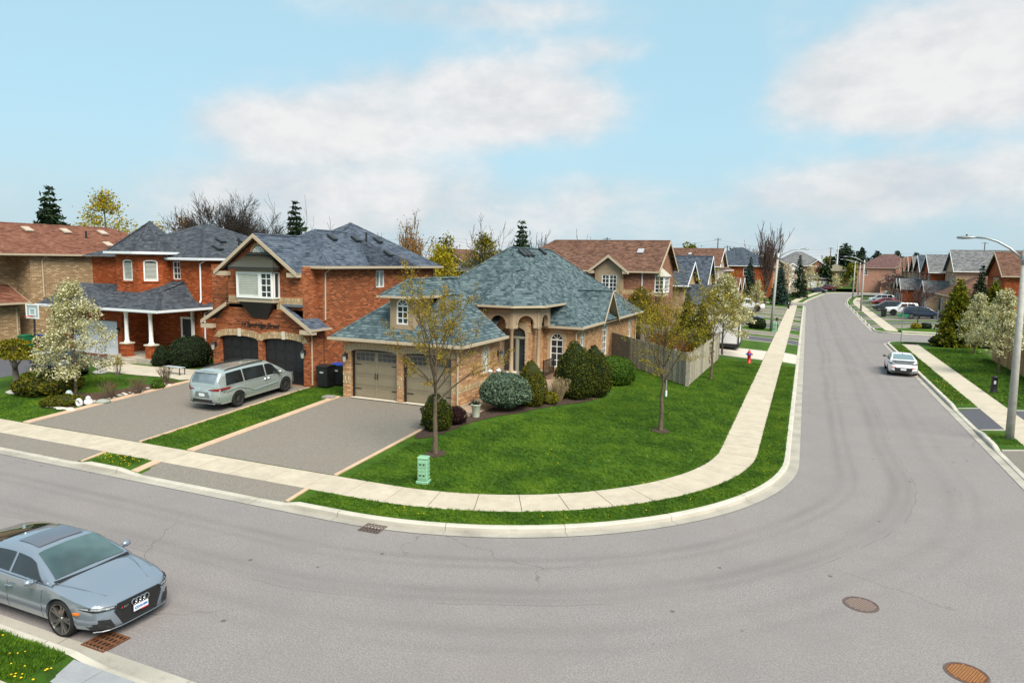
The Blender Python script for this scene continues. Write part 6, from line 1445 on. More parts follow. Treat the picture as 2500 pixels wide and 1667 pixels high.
    MB().lathe([(0, .09), (.02, .05), (.04, 0)], (-.95, 0, 1.41), 8).build('roof_antenna', P_GREY, c.t)
dress_fastback(au)
# --- silver minivan in the driveway
SPV = dict(L=5.17, W=1.99, H=1.80, wr=.365, ax=(1.62, -1.44), ww=.25, rim='ten', rm=plain('machined_dark_rim', (.20, .20, .21), .3, .85), roofw=.74, belt=.93, crown=.045, rp=.5, rg=CGLASS_M, shoulder=.965,
           plan=[(-2.585, .60), (-2.53, .80), (-2.42, .91), (-2.1, .97), (-1.4, 1.0), (0, .975), (1.0, .97), (1.6, .99), (2.1, .93), (2.4, .78), (2.53, .55), (2.585, .25)],
           deck=[(-2.585, 1.0), (-2.5, 1.03), (-2.3, 1.06), (-1, 1.05), (.6, 1.02), (1.3, 1.0), (1.9, .95), (2.3, .86), (2.585, .62)],
           zb=[(-2.585, .40), (-2.3, .26), (2.2, .22), (2.585, .28)], cab=[(1.75, 1.0), (.72, 1.70), (-2.15, 1.73), (-2.52, 1.03)], wins=[(.42, 1.42, 0, -.5), (-.95, .34, 0, 0), (-2.05, -1.03, .12, 0)], rwb=.03)
van = Car('minivan', 'silver-green minivan parked before the black garage doors', 'car', (-20.88, 22.4, 0), R_(90), SPV, P_SILV)
def dress_van(c):
    zr, zf = T(-24.2, 23.1), T(-24.2, 26.2); c.t.location = (-24.22, 24.5, (zr + zf) / 2 + .02); c.t.rotation_euler = (0, -math.atan((zf - zr) / 3.1), R_(90)); c.t.rotation_mode = 'XYZ'
    for sg in (-1, 1):
        tl = c.face('tail_light', [(sg * .42, .97), (sg * .90, .90), (sg * .965, .96), (sg * .95, 1.04), (sg * .42, 1.0)], LAMPR, False, .015)
        MB().box(-2.36, -1.9, sg * .955 - .03, sg * .955 + .035, .955, 1.04).build('tail_light_wing', LAMPR, c.t)
        c.face('rear_vent', [(sg * .86, .56), (sg * .92, .56), (sg * .96, .84), (sg * .93, .84)], BPLAS, False, .014, sub=3)
        rr = MB(); rr.tube([(-1.9, sg * .66, 1.69), (-1.7, sg * .66, 1.745), (.2, sg * .67, 1.79), (.45, sg * .67, 1.75)], .028, 6); rr.build('roof_rail', BPLAS, c.t)
    c.face('rear_bumper', [(-.88, .36), (.88, .36), (.93, .5), (.80, .53), (-.80, .53), (-.93, .5)], BPLAS, False, .02); c.face('bumper_trim', [(-.7, .345), (.7, .345), (.75, .375), (-.75, .375)], CHROME, False, .025)
    pl = c.face('number_plate', [(-.17, .66), (.17, .66), (.17, .80), (-.17, .80)], PLATE, False, .022); c.face('plate_recess', [(-.45, .60), (.45, .60), (.36, .86), (-.36, .86)], plain('silver_shadow', (.20, .235, .23), .35, .4), False, .008)
    me = text_mesh('SIENNA', .06, .002, .001, 1.6); me.materials.append(CHROME); o = link('tailgate_lettering', me, c.t); o.matrix_local = Matrix(((0, 0, -1, c.xr(0, .02)), (-1, 0, 0, 0), (0, 1, 0, .965), (0, 0, 0, 1)))
    sp = MB(); sp.prism([(-2.10, -.68, 1.675), (-2.10, .68, 1.675), (-2.30, .63, 1.645), (-2.30, -.63, 1.645)], (0, 0, .03)); sp.build('rear_spoiler', P_SILV, c.t)
    MB().lathe([(0, .08), (.03, .05), (.06, 0)], (-1.75, 0, 1.70), 8).build('roof_antenna', BPLAS, c.t)
    c.mirror(1.15, 1.12); c.handles((.28, .52), .95, CHROME); c.seams((1.35, .38, -1.0), .35, 1.02)
    cr = MB()
    for sg in (-1, 1): cr.tube([(-2.1, sg * .985, .86), (-1.4, sg * 1.0, .92), (-.9, sg * .995, .78), (-.5, sg * .985, .58), (.6, sg * .985, .62), (1.1, sg * .98, .64)], .02, 5)
    cr.build('side_crease', P_SILV, c.bo); wp = MB().tube([(-2.44, .35, 1.13), (-2.42, -.05, 1.16), (-2.36, -.28, 1.28)], .012, 4); wp.build('rear_wiper', BPLAS, c.t)
    for sg in (-1, 1): c.face('headlight', [(sg * .45, .72), (sg * .88, .80), (sg * .9, .84), (sg * .45, .78)], LAMPW)
dress_van(van)
# --- white saloon pulling out on the street
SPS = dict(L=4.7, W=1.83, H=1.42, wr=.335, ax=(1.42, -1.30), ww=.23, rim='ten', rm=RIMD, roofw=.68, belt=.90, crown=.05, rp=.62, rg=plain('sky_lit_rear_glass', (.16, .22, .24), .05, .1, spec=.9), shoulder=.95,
           plan=[(-2.35, .70), (-2.27, .84), (-2.05, .93), (-1.3, .99), (0, .97), (1.4, .98), (1.9, .93), (2.2, .78), (2.32, .5), (2.35, .25)], deck=[(-2.35, .92), (-2.22, 1.02), (-1.9, 1.04), (-1.2, 1.0), (0, .96), (.9, .94), (1.5, .86), (2.1, .72), (2.35, .58)],
           zb=[(-2.35, .38), (-2.0, .22), (2.0, .2), (2.35, .26)], cab=[(1.3, .94), (.35, 1.36), (-.85, 1.37), (-1.95, 1.04)], wins=[(.12, 1.0, 0, -.4), (-1.1, .04, .25, 0)], rwb=.1)
sed = Car('sedan', 'white sedan with red brake lights driving away on the right', 'car', (6.42, 54.4, 0), R_(90 - 2), SPS, P_WHITE)
def dress_sedan(c):
    for sg in (-1, 1):
        c.face('tail_light', [(sg * .5, .84), (sg * .86, .82), (sg * .93, .9), (sg * .5, .9)], plain('smoked_lamp', (.05, .02, .05), .2, spec=.8), False, .014); c.face('brake_light', [(sg * .45, .60), (sg * .86, .58), (sg * .86, .63), (sg * .45, .65)], plain('lit_red_lamp', (.7, .02, .02), .3), False, .02, sub=3)
    c.face('rear_diffuser', [(-.72, .3), (.72, .3), (.87, .5), (.84, .61), (-.84, .61), (-.87, .5)], BPLAS, False, .014); c.face('boot_garnish', [(-.8, .90), (.8, .90), (.75, .97), (-.75, .97)], plain('grey_garnish', (.28, .30, .31), .3, .3), False, .014); c.face('light_bar', [(-.85, .865), (.85, .865), (.85, .9), (-.85, .9)], BPLAS, False, .018)
    c.face('number_plate', [(-.17, .44), (.17, .44), (.17, .56), (-.17, .56)], PLATE, False, .03, sub=3); c.mirror(.9, 1.0, BPLAS); c.handles((.1, -.9), .78); c.seams((1.0, 0, -.95), .3, .92)
    MB().prism([(-2.0, -.72, 1.05), (-2.0, .72, 1.05), (-2.38, .62, 1.06), (-2.38, -.62, 1.06)], (0, 0, .03)).build('boot_spoiler', plain('grey_garnish', (.28, .30, .31), .3, .3), c.t); MB().lathe([(0, .09), (.02, .05), (.04, 0)], (-.8, 0, 1.38), 8).build('roof_antenna', BPLAS, c.t)
dress_sedan(sed)
# --- the rest stand in driveways
SPU = dict(L=4.7, W=1.9, H=1.68, wr=.37, ax=(1.42, -1.36), ww=.24, rim='ten', roofw=.74, belt=.92, crown=.05, rp=.5, shoulder=.955, plan=[(-2.35, .72), (-2.27, .88), (-2, .96), (-1.3, 1.0), (0, .98), (1.4, .99), (1.95, .94), (2.22, .78), (2.33, .5), (2.35, .25)],
           deck=[(-2.35, 1.0), (-2.2, 1.08), (-1, 1.06), (.6, 1.03), (1.1, 1.02), (1.8, .96), (2.2, .86), (2.35, .7)], zb=[(-2.35, .42), (-2.1, .28), (2.1, .26), (2.35, .32)], cab=[(1.42, 1.02), (.55, 1.62), (-1.7, 1.62), (-2.25, 1.08)], wins=[(.15, 1.15, 0, -.4), (-.85, .07, 0, 0), (-1.8, -.93, .15, 0)], rwb=.04)
SPP = dict(L=5.5, W=1.95, H=1.85, wr=.42, ax=(1.75, -1.75), ww=.28, rim='five', rm=RIMD, roofw=.78, belt=.93, crown=.02, rp=.4, shoulder=.97, plan=[(-2.75, .9), (-2.7, .97), (0, .98), (2.2, .97), (2.6, .9), (2.75, .7)], deck=[(-2.75, 1.12), (-.75, 1.12), (-.7, 1.16), (1.2, 1.16), (1.9, 1.13), (2.6, 1.06), (2.75, .95)],
           zb=[(-2.75, .5), (-2.4, .42), (2.4, .4), (2.75, .45)], cab=[(1.25, 1.16), (.75, 1.8), (-1.2, 1.8), (-1.4, 1.14)], wins=[(.05, .95, 0, -.2), (-.95, -.04, 0, 0)], rwb=.02)
def dress_far(c, suv=True):
    for sg in (-1, 1):
        c.face('headlight', [(sg * .5, .74), (sg * .85, .76), (sg * .86, .84), (sg * .5, .82)], LAMPW, sub=3); c.face('tail_light', [(sg * .55, .86), (sg * .88, .86), (sg * .88, .98), (sg * .55, .96)], LAMPR, False, sub=3)
    c.face('grille', [(-.42, .5), (.42, .5), (.42, .72), (-.42, .72)], BPLAS, sub=3); c.mirror(.95, 1.08, BPLAS); c.face('number_plate', [(-.16, .6), (.16, .6), (.16, .7), (-.16, .7)], PLATE, False, .02, sub=2)
def far(spec, name, label, x, y, rz, pm, cat='car', z=None):
    c = Car(name, label, cat, (x, y, (T(x, y) if z is None else z) + .01), R_(rz), spec, pm, 'cars parked in the driveways'); dress_far(c); return c
far(SPU, 'suv', 'dark navy crossover nose-out in a left driveway behind the lamp post', -6.7, 84, 2, P_NAVY)
far(SPP, 'pickup_truck', 'white pickup truck in a left driveway beside the small blossom tree', -8.2, 107.8, 0, P_WHITE, 'truck')
far(SPS, 'parked_sedan', 'black car half hidden behind the left blossom tree', -38.4, 24.9, -90 + 75, P_BLACK)
far(SPU, 'suv', 'navy SUV with red tail lights in the nearest right driveway', 14.6, 106.5, 0, P_NAVY)
far(SPP, 'pickup_truck', 'white four-door off-road pickup beside the navy SUV', 13.6, 113.8, 180, P_WHITE, 'truck')
far(SPU, 'suv', 'dark grey SUV behind the white off-road pickup', 12.3, 124, 180, P_DARK)
far(SPS, 'parked_sedan', 'red car in a right driveway', 13.4, 141.4, 180, P_RED)
far(SPU, 'suv', 'white SUV behind the red car on the right', 13.6, 150.6, 180, P_WHITE)
far(SPU, 'suv', 'white SUV farthest back on the right', 19.6, 188, 180, P_WHITE, z=.6)
far(SPS, 'parked_sedan', 'dark blue sedan parked at the far end of the left pavement', 3.0, 200.5, -15, P_NAVY, z=.2)
far(SPU, 'suv', 'maroon van at the far end of the street', 5.6, 215.5, 180, P_MAR, z=.45)
# ------------------------------------------------------------------ the other houses of the street
def fill_tri(w, a, b, c): w.poly(a, b, c)
def house(name, label, loc, rz, Wd, D, ez, brick, sh, roofk='hip', s=.6, g=None, trim=TRIM, wins=None, fgable=None, sidewins=(), group='houses along the street', door=True, vents=2, gdoor=None, plain_=False):
    """front at local x = 0 facing +x; g = (y0, y1, projection, eave, gable?)"""
    h = thing(name, label, 'house', loc, R_(rz), group); w = MB(); y0, y1 = -Wd / 2, Wd / 2
    F = Fr((0, y0), (0, y1)); Lf = Fr((-D, y0), (0, y0)); Rt = Fr((0, y1), (-D, y1)); Bk = Fr((-D, y1), (-D, y0))
    fw = wins if wins is not None else [(Wd * .15, Wd * .15 + 1.3, ez - 1.9, ez - .45), (Wd * .62, Wd * .62 + 1.5, ez - 1.9, ez - .45)]
    wall(w, F, -.5, ez, fw); wall(w, Lf, -.5, ez, [q for q in sidewins if len(q) == 4]); wall(w, Rt, -.5, ez); wall(w, Bk, -.5, ez)
    o = .42; pol = []; cp = []; x0, x1 = -D - o, o; a0, a1 = y0 - o, y1 + o; bb = MB()
    if roofk == 'hip':
        p, l = hip(x0, x1, a0, a1, ez, s); pol += p; cp += l; eave(h, [(x0, a0), (x1, a0), (x1, a1), (x0, a1)], ez, trim, closed=True)
    elif roofk == 'gable':      # ridge runs front to back, gable to the street
        zt = ez + s * (Wd / 2 + o); pol += [((x0, a0, ez), (x1, a0, ez), (x1, 0, zt), (x0, 0, zt)), ((x1, a1, ez), (x0, a1, ez), (x0, 0, zt), (x1, 0, zt))]; cp.append(((x0, 0, zt), (x1, 0, zt)))
        w.poly((0, y0, ez), (0, y1, ez), (0, 0, ez + s * Wd / 2)); w.poly((-D, y1, ez), (-D, y0, ez), (-D, 0, ez + s * Wd / 2))
        for ya in (a0, a1):
            for xx in (x1, x0): bb.prism([(xx, ya, ez), (xx, 0, zt), (xx, 0, zt - .24), (xx, ya, ez - .24)], (.04, 0, 0))
        eave(h, [(x0, a0), (x1, a0)], ez, trim); eave(h, [(x1, a1), (x0, a1)], ez, trim)
    else:                        # ridge along the street
        zt = ez + s * (D / 2 + o); m_ = -D / 2; pol += [((x1, a0, ez), (x1, a1, ez), (m_, a1, zt), (m_, a0, zt)), ((x0, a1, ez), (x0, a0, ez), (m_, a0, zt), (m_, a1, zt))]; cp.append(((m_, a0, zt), (m_, a1, zt)))
        w.poly((-D, y0, ez), (0, y0, ez), (m_, y0, ez + s * D / 2)); w.poly((0, y1, ez), (-D, y1, ez), (m_, y1, ez + s * D / 2))
        for xx in (x0, x1):
            for ya in (a0, a1): bb.prism([(xx, ya, ez), (m_, ya, zt), (m_, ya, zt - .24), (xx, ya, ez - .24)], (0, .04 if ya > 0 else -.04, 0))
        eave(h, [(x1, a0), (x1, a1)], ez, trim); eave(h, [(x0, a1), (x0, a0)], ez, trim)
    MB().poly((x0, a0, ez - .15), (x0, a1, ez - .15), (x1, a1, ez - .15), (x1, a0, ez - .15)).build('soffit', trim, h)
    if fgable:                   # cross gable over part of the front
        ga, gb, gs, pr = fgable; c = (ga + gb) / 2; hz = gs * (gb - ga) / 2; back = -(hz + gs * .3) / s - .5
        w.poly((pr, ga + .3, ez - .1), (pr, gb - .3, ez - .1), (pr, c, ez + hz - .3 * gs))
        if pr > .05: wall(w, Fr((pr, ga + .3), (pr, gb - .3)), 3.0, ez); wall(w, Fr((0, ga + .3), (pr, ga + .3)), 3.0, ez); wall(w, Fr((pr, gb - .3), (0, gb - .3)), 3.0, ez)
        pol += [((pr + .35, ga, ez), (pr + .35, c, ez + hz), (back, c, ez + hz), (0, ga, ez)), ((pr + .35, c, ez + hz), (pr + .35, gb, ez), (0, gb, ez), (back, c, ez + hz))]
        for ya in (ga, gb): bb.prism([(pr + .35, ya, ez), (pr + .35, c, ez + hz), (pr + .35, c, ez + hz - .22), (pr + .35, ya, ez - .22)], (.04, 0, 0))
    if g:
        ga, gb, pr, ge, gk = g; G = Fr((pr, ga), (pr, gb)); gw = gb - ga; n_ = 2 if gw > 4.6 else 1; ops = []
        for k in range(n_): u = gw * (k + .5) / n_; dw = min(2.5, gw / n_ - .45); ops.append((u - dw / 2, u + dw / 2, .08, 2.3))
        wall(w, G, -.5, ge, ops, dep=.15); wall(w, Fr((0, ga), (pr, ga)), -.5, ge); wall(w, Fr((pr, gb), (0, gb)), -.5, ge); c = (ga + gb) / 2
        for q in ops: garage_door(h, G, q[0] + .03, q[1] - .03, .1, 2.25, gdoor or WHITEG, hw=False, dep=.15)
        if gk:
            zt = ge + .62 * (gw / 2 + .35); w.poly((pr, ga, ge), (pr, gb, ge), (pr, c, ge + .62 * gw / 2))
            pol += [((pr + .35, ga - .35, ge), (pr + .35, c, zt), (-.6, c, zt), (-.6, ga - .35, ge)), ((pr + .35, c, zt), (pr + .35, gb + .35, ge), (-.6, gb + .35, ge), (-.6, c, zt))]
            for ya in (ga - .35, gb + .35): bb.prism([(pr + .35, ya, ge), (pr + .35, c, zt), (pr + .35, c, zt - .22), (pr + .35, ya, ge - .22)], (.04, 0, 0))
        else:
            pol += [((pr + .4, ga - .35, ge), (pr + .4, gb + .35, ge), (0, gb + .35, ge + .5 * (pr + .4)), (0, ga - .35, ge + .5 * (pr + .4)))]; eave(h, [(pr + .4, ga - .35), (pr + .4, gb + .35)], ge, trim, .14)
    w.build('wall', brick, h); roof(h, pol, sh); caps(h, cp, sh)
    if bb.f: bb.build('bargeboard', trim, h)
    for q in fw: window(h, F, *q[:4], 0, 2, 2, ft=.09, bar=.03)
    for q in sidewins: window(h, Lf, *q[:4], 0, 2, 1, ft=.09)
    if door:
        d = MB(); yd = (g[1] + .9 if g and g[1] < y1 - 1.6 else y0 + 1.2); F.box(d, yd - y0 - .5, yd - y0 + .5, .1, 2.3, 0, .05); d.build('front_door', BLACK, h)
    for k in range(vents):
        y_ = -D * .3 - k * D * .3
        if roofk == 'gable': roof_vent(h, (y_, y0 + Wd * .30, ez + s * (Wd * .30 + o)), (0, 1, s), plain('grey_vent', (.35, .36, .38), .5), .3)
        elif roofk == 'hip': roof_vent(h, (y_ * .9, y0 + min(Wd, D) * .26, ez + s * (min(Wd, D) * .26 + o)), (0, 1, s), plain('grey_vent', (.35, .36, .38), .5), .3)
    return h
G0 = ZLOT
# --- brown-roofed house behind the corner lot, with its stucco gable towards us
def brown_house():
    h = thing('brown_roofed_house', 'red brick house with brown roof and stucco gable bay behind the board fence', 'house', (0, 0, 0), 0); w = MB(); y0, y1, xa, xb = 57.0, 65.5, -25, -11.6; ez = 6.6
    S_ = Fr((xa, y0), (xb, y0)); wall(w, S_, .2, ez); E_ = Fr((xb, y0), (xb, y1)); wall(w, E_, .2, ez, [(4.6, 6.2, 4.7, 6.1)]); m_ = (y0 + y1) / 2; s = .58
    zt = ez + s * (m_ - y0 + .4); w.poly((xb, y0, ez), (xb, y1, ez), (xb, m_, zt - .25)); wall(w, Fr((xa, y1), (xa, y0)), .2, ez); wall(w, Fr((xb, y1), (xa, y1)), .2, ez)
    w.build('wall', BRICK_B, h); window(h, E_, 4.6, 6.2, 4.7, 6.1, 0, 2, 2)
    pol = [((xa - .4, y0 - .4, ez), (xb + .4, y0 - .4, ez), (xb + .4, m_, zt), (xa + 3, m_, zt)), ((xb + .4, y1 + .4, ez), (xa - .4, y1 + .4, ez), (xa + 3, m_, zt), (xb + .4, m_, zt)), ((xa - .4, y1 + .4, ez), (xa - .4, y0 - .4, ez), (xa + 3, m_, zt))]
    bx0, bx1 = -16.6, -14.2; B = Fr((bx0, y0 - .5), (bx1, y0 - .5)); st = MB(); wall(st, B, 3.9, 6.75, [(.6, 1.9, 4.9, 6.25)]); wall(st, Fr((bx1, y0 - .5), (bx1, y0)), 3.9, 6.75); wall(st, Fr((bx0, y0), (bx0, y0 - .5)), 3.9, 6.75); c = (bx0 + bx1) / 2
    st.poly((bx0, y0 - .5, 6.74), (bx1, y0 - .5, 6.74), (c, y0 - .5, 7.75)); tr = MB()
    for u in (.2, 2.2): B.box(tr, u, u + .1, 4.0, 6.6, 0, .03)
    so_ = st.build('stucco_bay', STUCCO, h); tr.build('bay_trim', STUCCO, so_); window(h, B, .6, 1.9, 4.9, 6.25, 0, 4, 4, mid=True)
    gp = (c, y0 - .9, 7.95); pol += [((bx0 - .5, y0 - .9, 6.62), gp, (c, y0 + 2, 7.95), (bx0 - .5, y0 - .3, 6.62)), (gp, (bx1 + .5, y0 - .9, 6.62), (bx1 + .5, y0 - .3, 6.62), (c, y0 + 2, 7.95))]
    bb = MB()
    for a in (bx0 - .5, bx1 + .5): bb.prism([(a, y0 - .9, 6.62), gp, (c, y0 - .9, 7.7), (a, y0 - .9, 6.38)], (0, -.04, 0)); bb.box(a - .02 if a < c else a - .45, a + .45 if a < c else a + .02, y0 - .89, y0 - .45, 6.36, 6.62)
    for ya in (y0 - .4, y1 + .4): bb.prism([(xb + .4, ya, ez), (xb + .4, m_, zt), (xb + .4, m_, zt - .26), (xb + .4, ya, ez - .26)], (.04, 0, 0))
    bb.build('bargeboard', TRIM, h)
    pol += [((xa, y0 - 2.6, 3.1), (xb + .1, y0 - 2.6, 3.1), (xb + .1, y0, 4.4), (xa, y0, 4.4))]
    roof(h, pol, SH_BROWN); caps(h, [((xa + 3, m_, zt), (xb + .4, m_, zt)), ((xa - .4, y0 - .4, ez), (xa + 3, m_, zt))], SH_BROWN)
    lw = MB(); wall(lw, Fr((xa, y0 - 2.2), (xb, y0 - 2.2)), .2, 3.2); wall(lw, Fr((xb, y0 - 2.2), (xb, y0)), .2, 3.9); lw.build('garage_wall', BRICK_B, h)
    eave(h, [(xa - .4, y0 - .4), (bx0 - .5, y0 - .4)], ez, TRIM); eave(h, [(bx1 + .5, y0 - .4), (xb + .4, y0 - .4)], ez, TRIM); eave(h, [(xa, y0 - 2.6), (xb + .1, y0 - 2.6)], 3.1, TRIM)
    sc = MB(); S_.box(sc, 10.1, S_.L, 4.62, 5.05, 0, .02); sc.build('soldier_course', BUFF, h)
    spout(h, [(-12.6, y0 - .3, 6.45), (-12.65, y0 - .06, 6.2), (-12.65, y0 - .06, 4.4)], WHITEG, .05)
    # corner bay on the street side
    by = MB(); by.box(xb, xb + .75, y0 + .1, y0 + 2.2, 4.55, 4.85); bo = by.build('bay_window', TRIM, h); b1 = Fr((xb, y0 + .1), (xb + .75, y0 + .1)); b2 = Fr((xb + .75, y0 + .1), (xb + .75, y0 + 2.2)); window(h, b1, 0, .75, 4.85, 6.2, 0, 2, 4, dep=0, ft=.07); window(h, b2, 0, 2.1, 4.85, 6.2, 0, 4, 4, dep=0, ft=.08)
    MB().poly((xb - .1, y0 - .1, 6.22), (xb + .95, y0 - .1, 6.22), (xb + .1, y0 + .5, 7.0)).poly((xb + .95, y0 - .1, 6.22), (xb + .95, y0 + 2.4, 6.22), (xb + .1, y0 + 1.9, 7.0), (xb + .1, y0 + .5, 7.0)).build('bay_roof', plain('pale_bay_roof', (.42, .40, .34), .6), bo)
    roof_vent(h, (-13.4, 59.4, ez + s * 2.8), (0, 1, s), plain('grey_vent', (.35, .36, .38), .5), .35)
brown_house()
NAVYSH = shingle('navy_grey_shingle', (.06, .075, .10), (.105, .125, .155), (.03, .037, .05))
house('blue_roofed_house', 'low house with blue-grey gable roof and white fascia beside the brown-roofed house', (-11.0, 72.0, G0), 0, 7.6, 12, 4.5, BRICK_T, NAVYSH, 'gable', .55, (-3.4, 1.8, 3.4, 2.7, True), WHITEG, gdoor=plain('bronze_panel', (.2, .13, .08), .5))
house('blue_roofed_house', 'second blue-grey gabled house with pale stucco front behind the cedars', (-10.4, 81.5, G0), 0, 7.0, 12, 4.2, STUCCO, NAVYSH, 'gable', .85, (-3.2, 1.6, 2.6, 2.7, False), WHITEG)
house('russet_roofed_house', 'two-storey house with russet brown hip roof up the left side', (-12.5, 92, G0), 0, 9.5, 14, 5.9, BRICK_B, SH_BROWN, 'hip', .6, (-4.4, 1.0, 3, 2.8, True), TRIM)
def cone_turret(p, r, z0, z1, zt, brick, sh, parent):
    mb = MB().lathe([(r, z0), (r, z1)], p, 8); mb.build('turret_wall', brick, parent); MB().lathe([(r + .4, z1), (0, zt)], p, 8).build('turret_roof', sh, parent)
t6 = house('tan_sided_house', 'tall tan house with brown roof and turret beyond the blossom tree', (-11.6, 104, G0), 0, 9.5, 14, 6.3, plain('taupe_siding', (.36, .28, .21), .8, 0, .06, 2), SH_BROWN, 'gable', .5, (-4.2, 1.2, 2.6, 2.8, True), WHITE)
cone_turret((-3.2, -3.8, 0), 1.5, 3, 6.4, 8.6, STUCCO, SH_BROWN, t6)
house('tan_sided_house', 'narrow tan house next along the left side', (-12, 117.5, G0), 0, 9, 13, 5.7, BRICK_T, SH_BROWN, 'hip', .55, (-4, 1, 2.5, 2.8, True), WHITE)
# past the left side street
hb = house('blue_hip_house', 'red brick house with dark blue hip roof and white arched windows', (-14, 152, G0), -90, 14, 12, 6.4, BRICK_O, NAVYSH, 'hip', .6, None, WHITE, wins=[(1.2, 2.4, 4.3, 5.9), (4.4, 5.6, 4.3, 5.9), (8.6, 10.2, 4.3, 5.9)], group='far houses')
house('orange_gable_house', 'house with orange-brown front gable left of the far lamp', (-7.6, 176, G0), -70, 8, 12, 6.0, BRICK_T, shingle('orange_shingle', (.36, .16, .07), (.46, .22, .10), (.2, .09, .04)), 'gable', .6, None, TRIM, group='far houses')
house('white_gable_house', 'small white gabled house front before the far grey roof', (-3.6, 185, G0), -70, 5, 12, 5.6, WHITE, SH_GREY, 'gable', .55, None, WHITE, group='far houses')
fh = house('grey_roofed_house', 'red brick house with broad grey hip roof at the end of the street', (-1.5, 226, G0), -78, 15, 13, 6.6, BRICK_B, SH_GREY, 'hip', .62, (1.2, 7.2, 2.6, 3.0, False), WHITE, wins=[(10.2, 11.0, 4.5, 6.2), (11.3, 12.4, 4.4, 6.5), (12.7, 13.5, 4.5, 6.2)], fgable=(1.6, 6.8, .75, .5), group='far houses')
house('olive_roofed_house', 'small olive-roofed house right of the far grey-roofed house', (8.5, 246, G0), -90, 8, 10, 5.2, BRICK_T, shingle('olive_shingle', (.2, .18, .13), (.26, .24, .17), (.12, .1, .07)), 'hip', .5, None, TRIM, group='far houses')
house('pink_brick_house', 'broad pink brick house with plum roof facing down the street', (20.5, 216, G0), -95, 15, 12, 6.4, plain('far_pink_brick', (.40, .21, .15), .85, 0, .12, 2), shingle('plum_shingle', (.135, .075, .07), (.19, .115, .105), (.08, .045, .045)), 'hip', .6, (-1.5, 4.2, 3, 3.0, True), TRIM, wins=[(1.5, 2.6, 4.3, 5.8), (9.5, 12.2, 4.3, 5.9)], fgable=(1.6, 6.2, .7, .4), group='far houses', gdoor=plain('brown_panel', (.14, .08, .05), .6))
# right side of the street, fronts facing left
PK = plain('tan_pink_brick', (.40, .27, .18), .85, 0, .14, 3)
house('bungalow', 'tan brick house with brown hip roof, dormer and dark arched doors on the right', (18.2, 114, G0), 180, 10, 14, 2.9, BRICK_T, SH_BROWN, 'hip', .62, None, TRIM, wins=[(1.0, 2.2, .3, 2.3), (2.8, 4.0, .3, 2.3), (6.5, 8, 1, 2.3)], group='houses along the right side')
def rdormer():
    h = thing('dormer_house', None, None); bpy.data.objects.remove(h)
house('red_gable_house', 'red brick house with brown roof and tall four-light gable window at the right edge', (21.8, 103, G0), 180, 8.6, 16, 5.8, BRICK_O, SH_BROWN, 'gable', .62, None, TRIM, wins=[(2.9, 5.7, 3.5, 5.5)], group='houses along the right side', door=False)
house('grey_gable_house', 'tall grey-roofed house behind the spruce on the right', (20.4, 124.3, G0), 180, 8.6, 16, 6.2, PK, SH_GREY, 'gable', .68, (-3.8, 1.4, 3.2, 2.8, True), WHITE, group='houses along the right side')
house('grey_gable_house', 'grey-roofed house with white gable and red brick garage on the right', (18.6, 134, G0), 180, 8.6, 15, 5.9, BRICK_O, SH_GREY, 'gable', .62, (-3.4, 1.8, 3.6, 2.9, True), WHITE, group='houses along the right side')
shs = [NAVYSH, SH_GREY, SH_RUST, SH_BROWN, SH_GREY, SH_BROWN]; brs = [BRICK_B, PK, PK, BRICK_T, BRICK_O, PK]
lbs = ['navy-roofed house in the right row beyond the grey gables', 'pale house with grey gable far down the right row', 'rust-roofed gabled house far down the right row', 'brown-roofed house near the far right bend', 'grey-roofed house at the far right bend', 'last house of the right row before the pines']
for k in range(6): house('row_house', lbs[k], (18.6 + (.8 if k > 3 else 0) + k * .35, 143.8 + 9.4 * k, G0), 180 - k * 1.5, 8.2, 13, 5.9, brs[k], shs[k], 'gable', .66, (-3.6, 1.4, 3, 2.8, True), (WHITE, TRIM)[k % 2], fgable=None, group='houses along the right side')
# roofs behind the first row
for i_, (x, y, wd, d, ez, b, sh, rk, lb) in enumerate((( -46, 96, 12, 10, 5.3, BRICK_B, SH_GREY, 'hip', 'grey hip-roofed house seen between the red house and bungalow'), (-36.5, 98, 9, 10, 6.0, BRICK_B, SH_RUST, 'hip', 'rust-roofed house hidden behind the bungalow ridge'), (-74, 84, 9, 9, 7.6, BRICK_B, SH_BROWN, 'hip', 'brown roof tip behind the red brick house'), (-57, 104, 8, 10, 6.2, PK, SH_BROWN, 'gable', 'pinkish gabled house far behind the red house'), (-30, 112, 10, 11, 6.2, BRICK_B, SH_BROWN, 'hip', 'brown-roofed house far behind the bungalow'), (-24, 96, 10, 10, 6.0, BRICK_T, SH_BROWN, 'hip', 'house in the back row behind the brown-roofed house'), (-26, 130, 10, 11, 6.4, BRICK_B, SH_DARK, 'hip', 'dark-roofed house in the back row'), (40, 128, 10, 12, 6.6, PK, SH_GREY, 'hip', 'grey roof in the back row on the right'), (44, 150, 10, 12, 6.6, PK, SH_BROWN, 'hip', 'brown roof in the back row on the right'))):
    house('back_row_house', lb, (x, y, .3), -90, wd, d, ez, b, sh, rk, .6, None, TRIM, group='houses in the back row', door=False)
tw = MB().box(-23.6, -19.6, 898, 902, 0, 11.5); tw.box(-23, -21, 899, 901, 11.5, 14); tag(tw.build('tower_block', plain('hazy_blue_tower', (.30, .46, .58), .5)), 'hazy pale blue tower block far away beyond the street', 'tower')  # blue of distance haze put into the tower's base colour
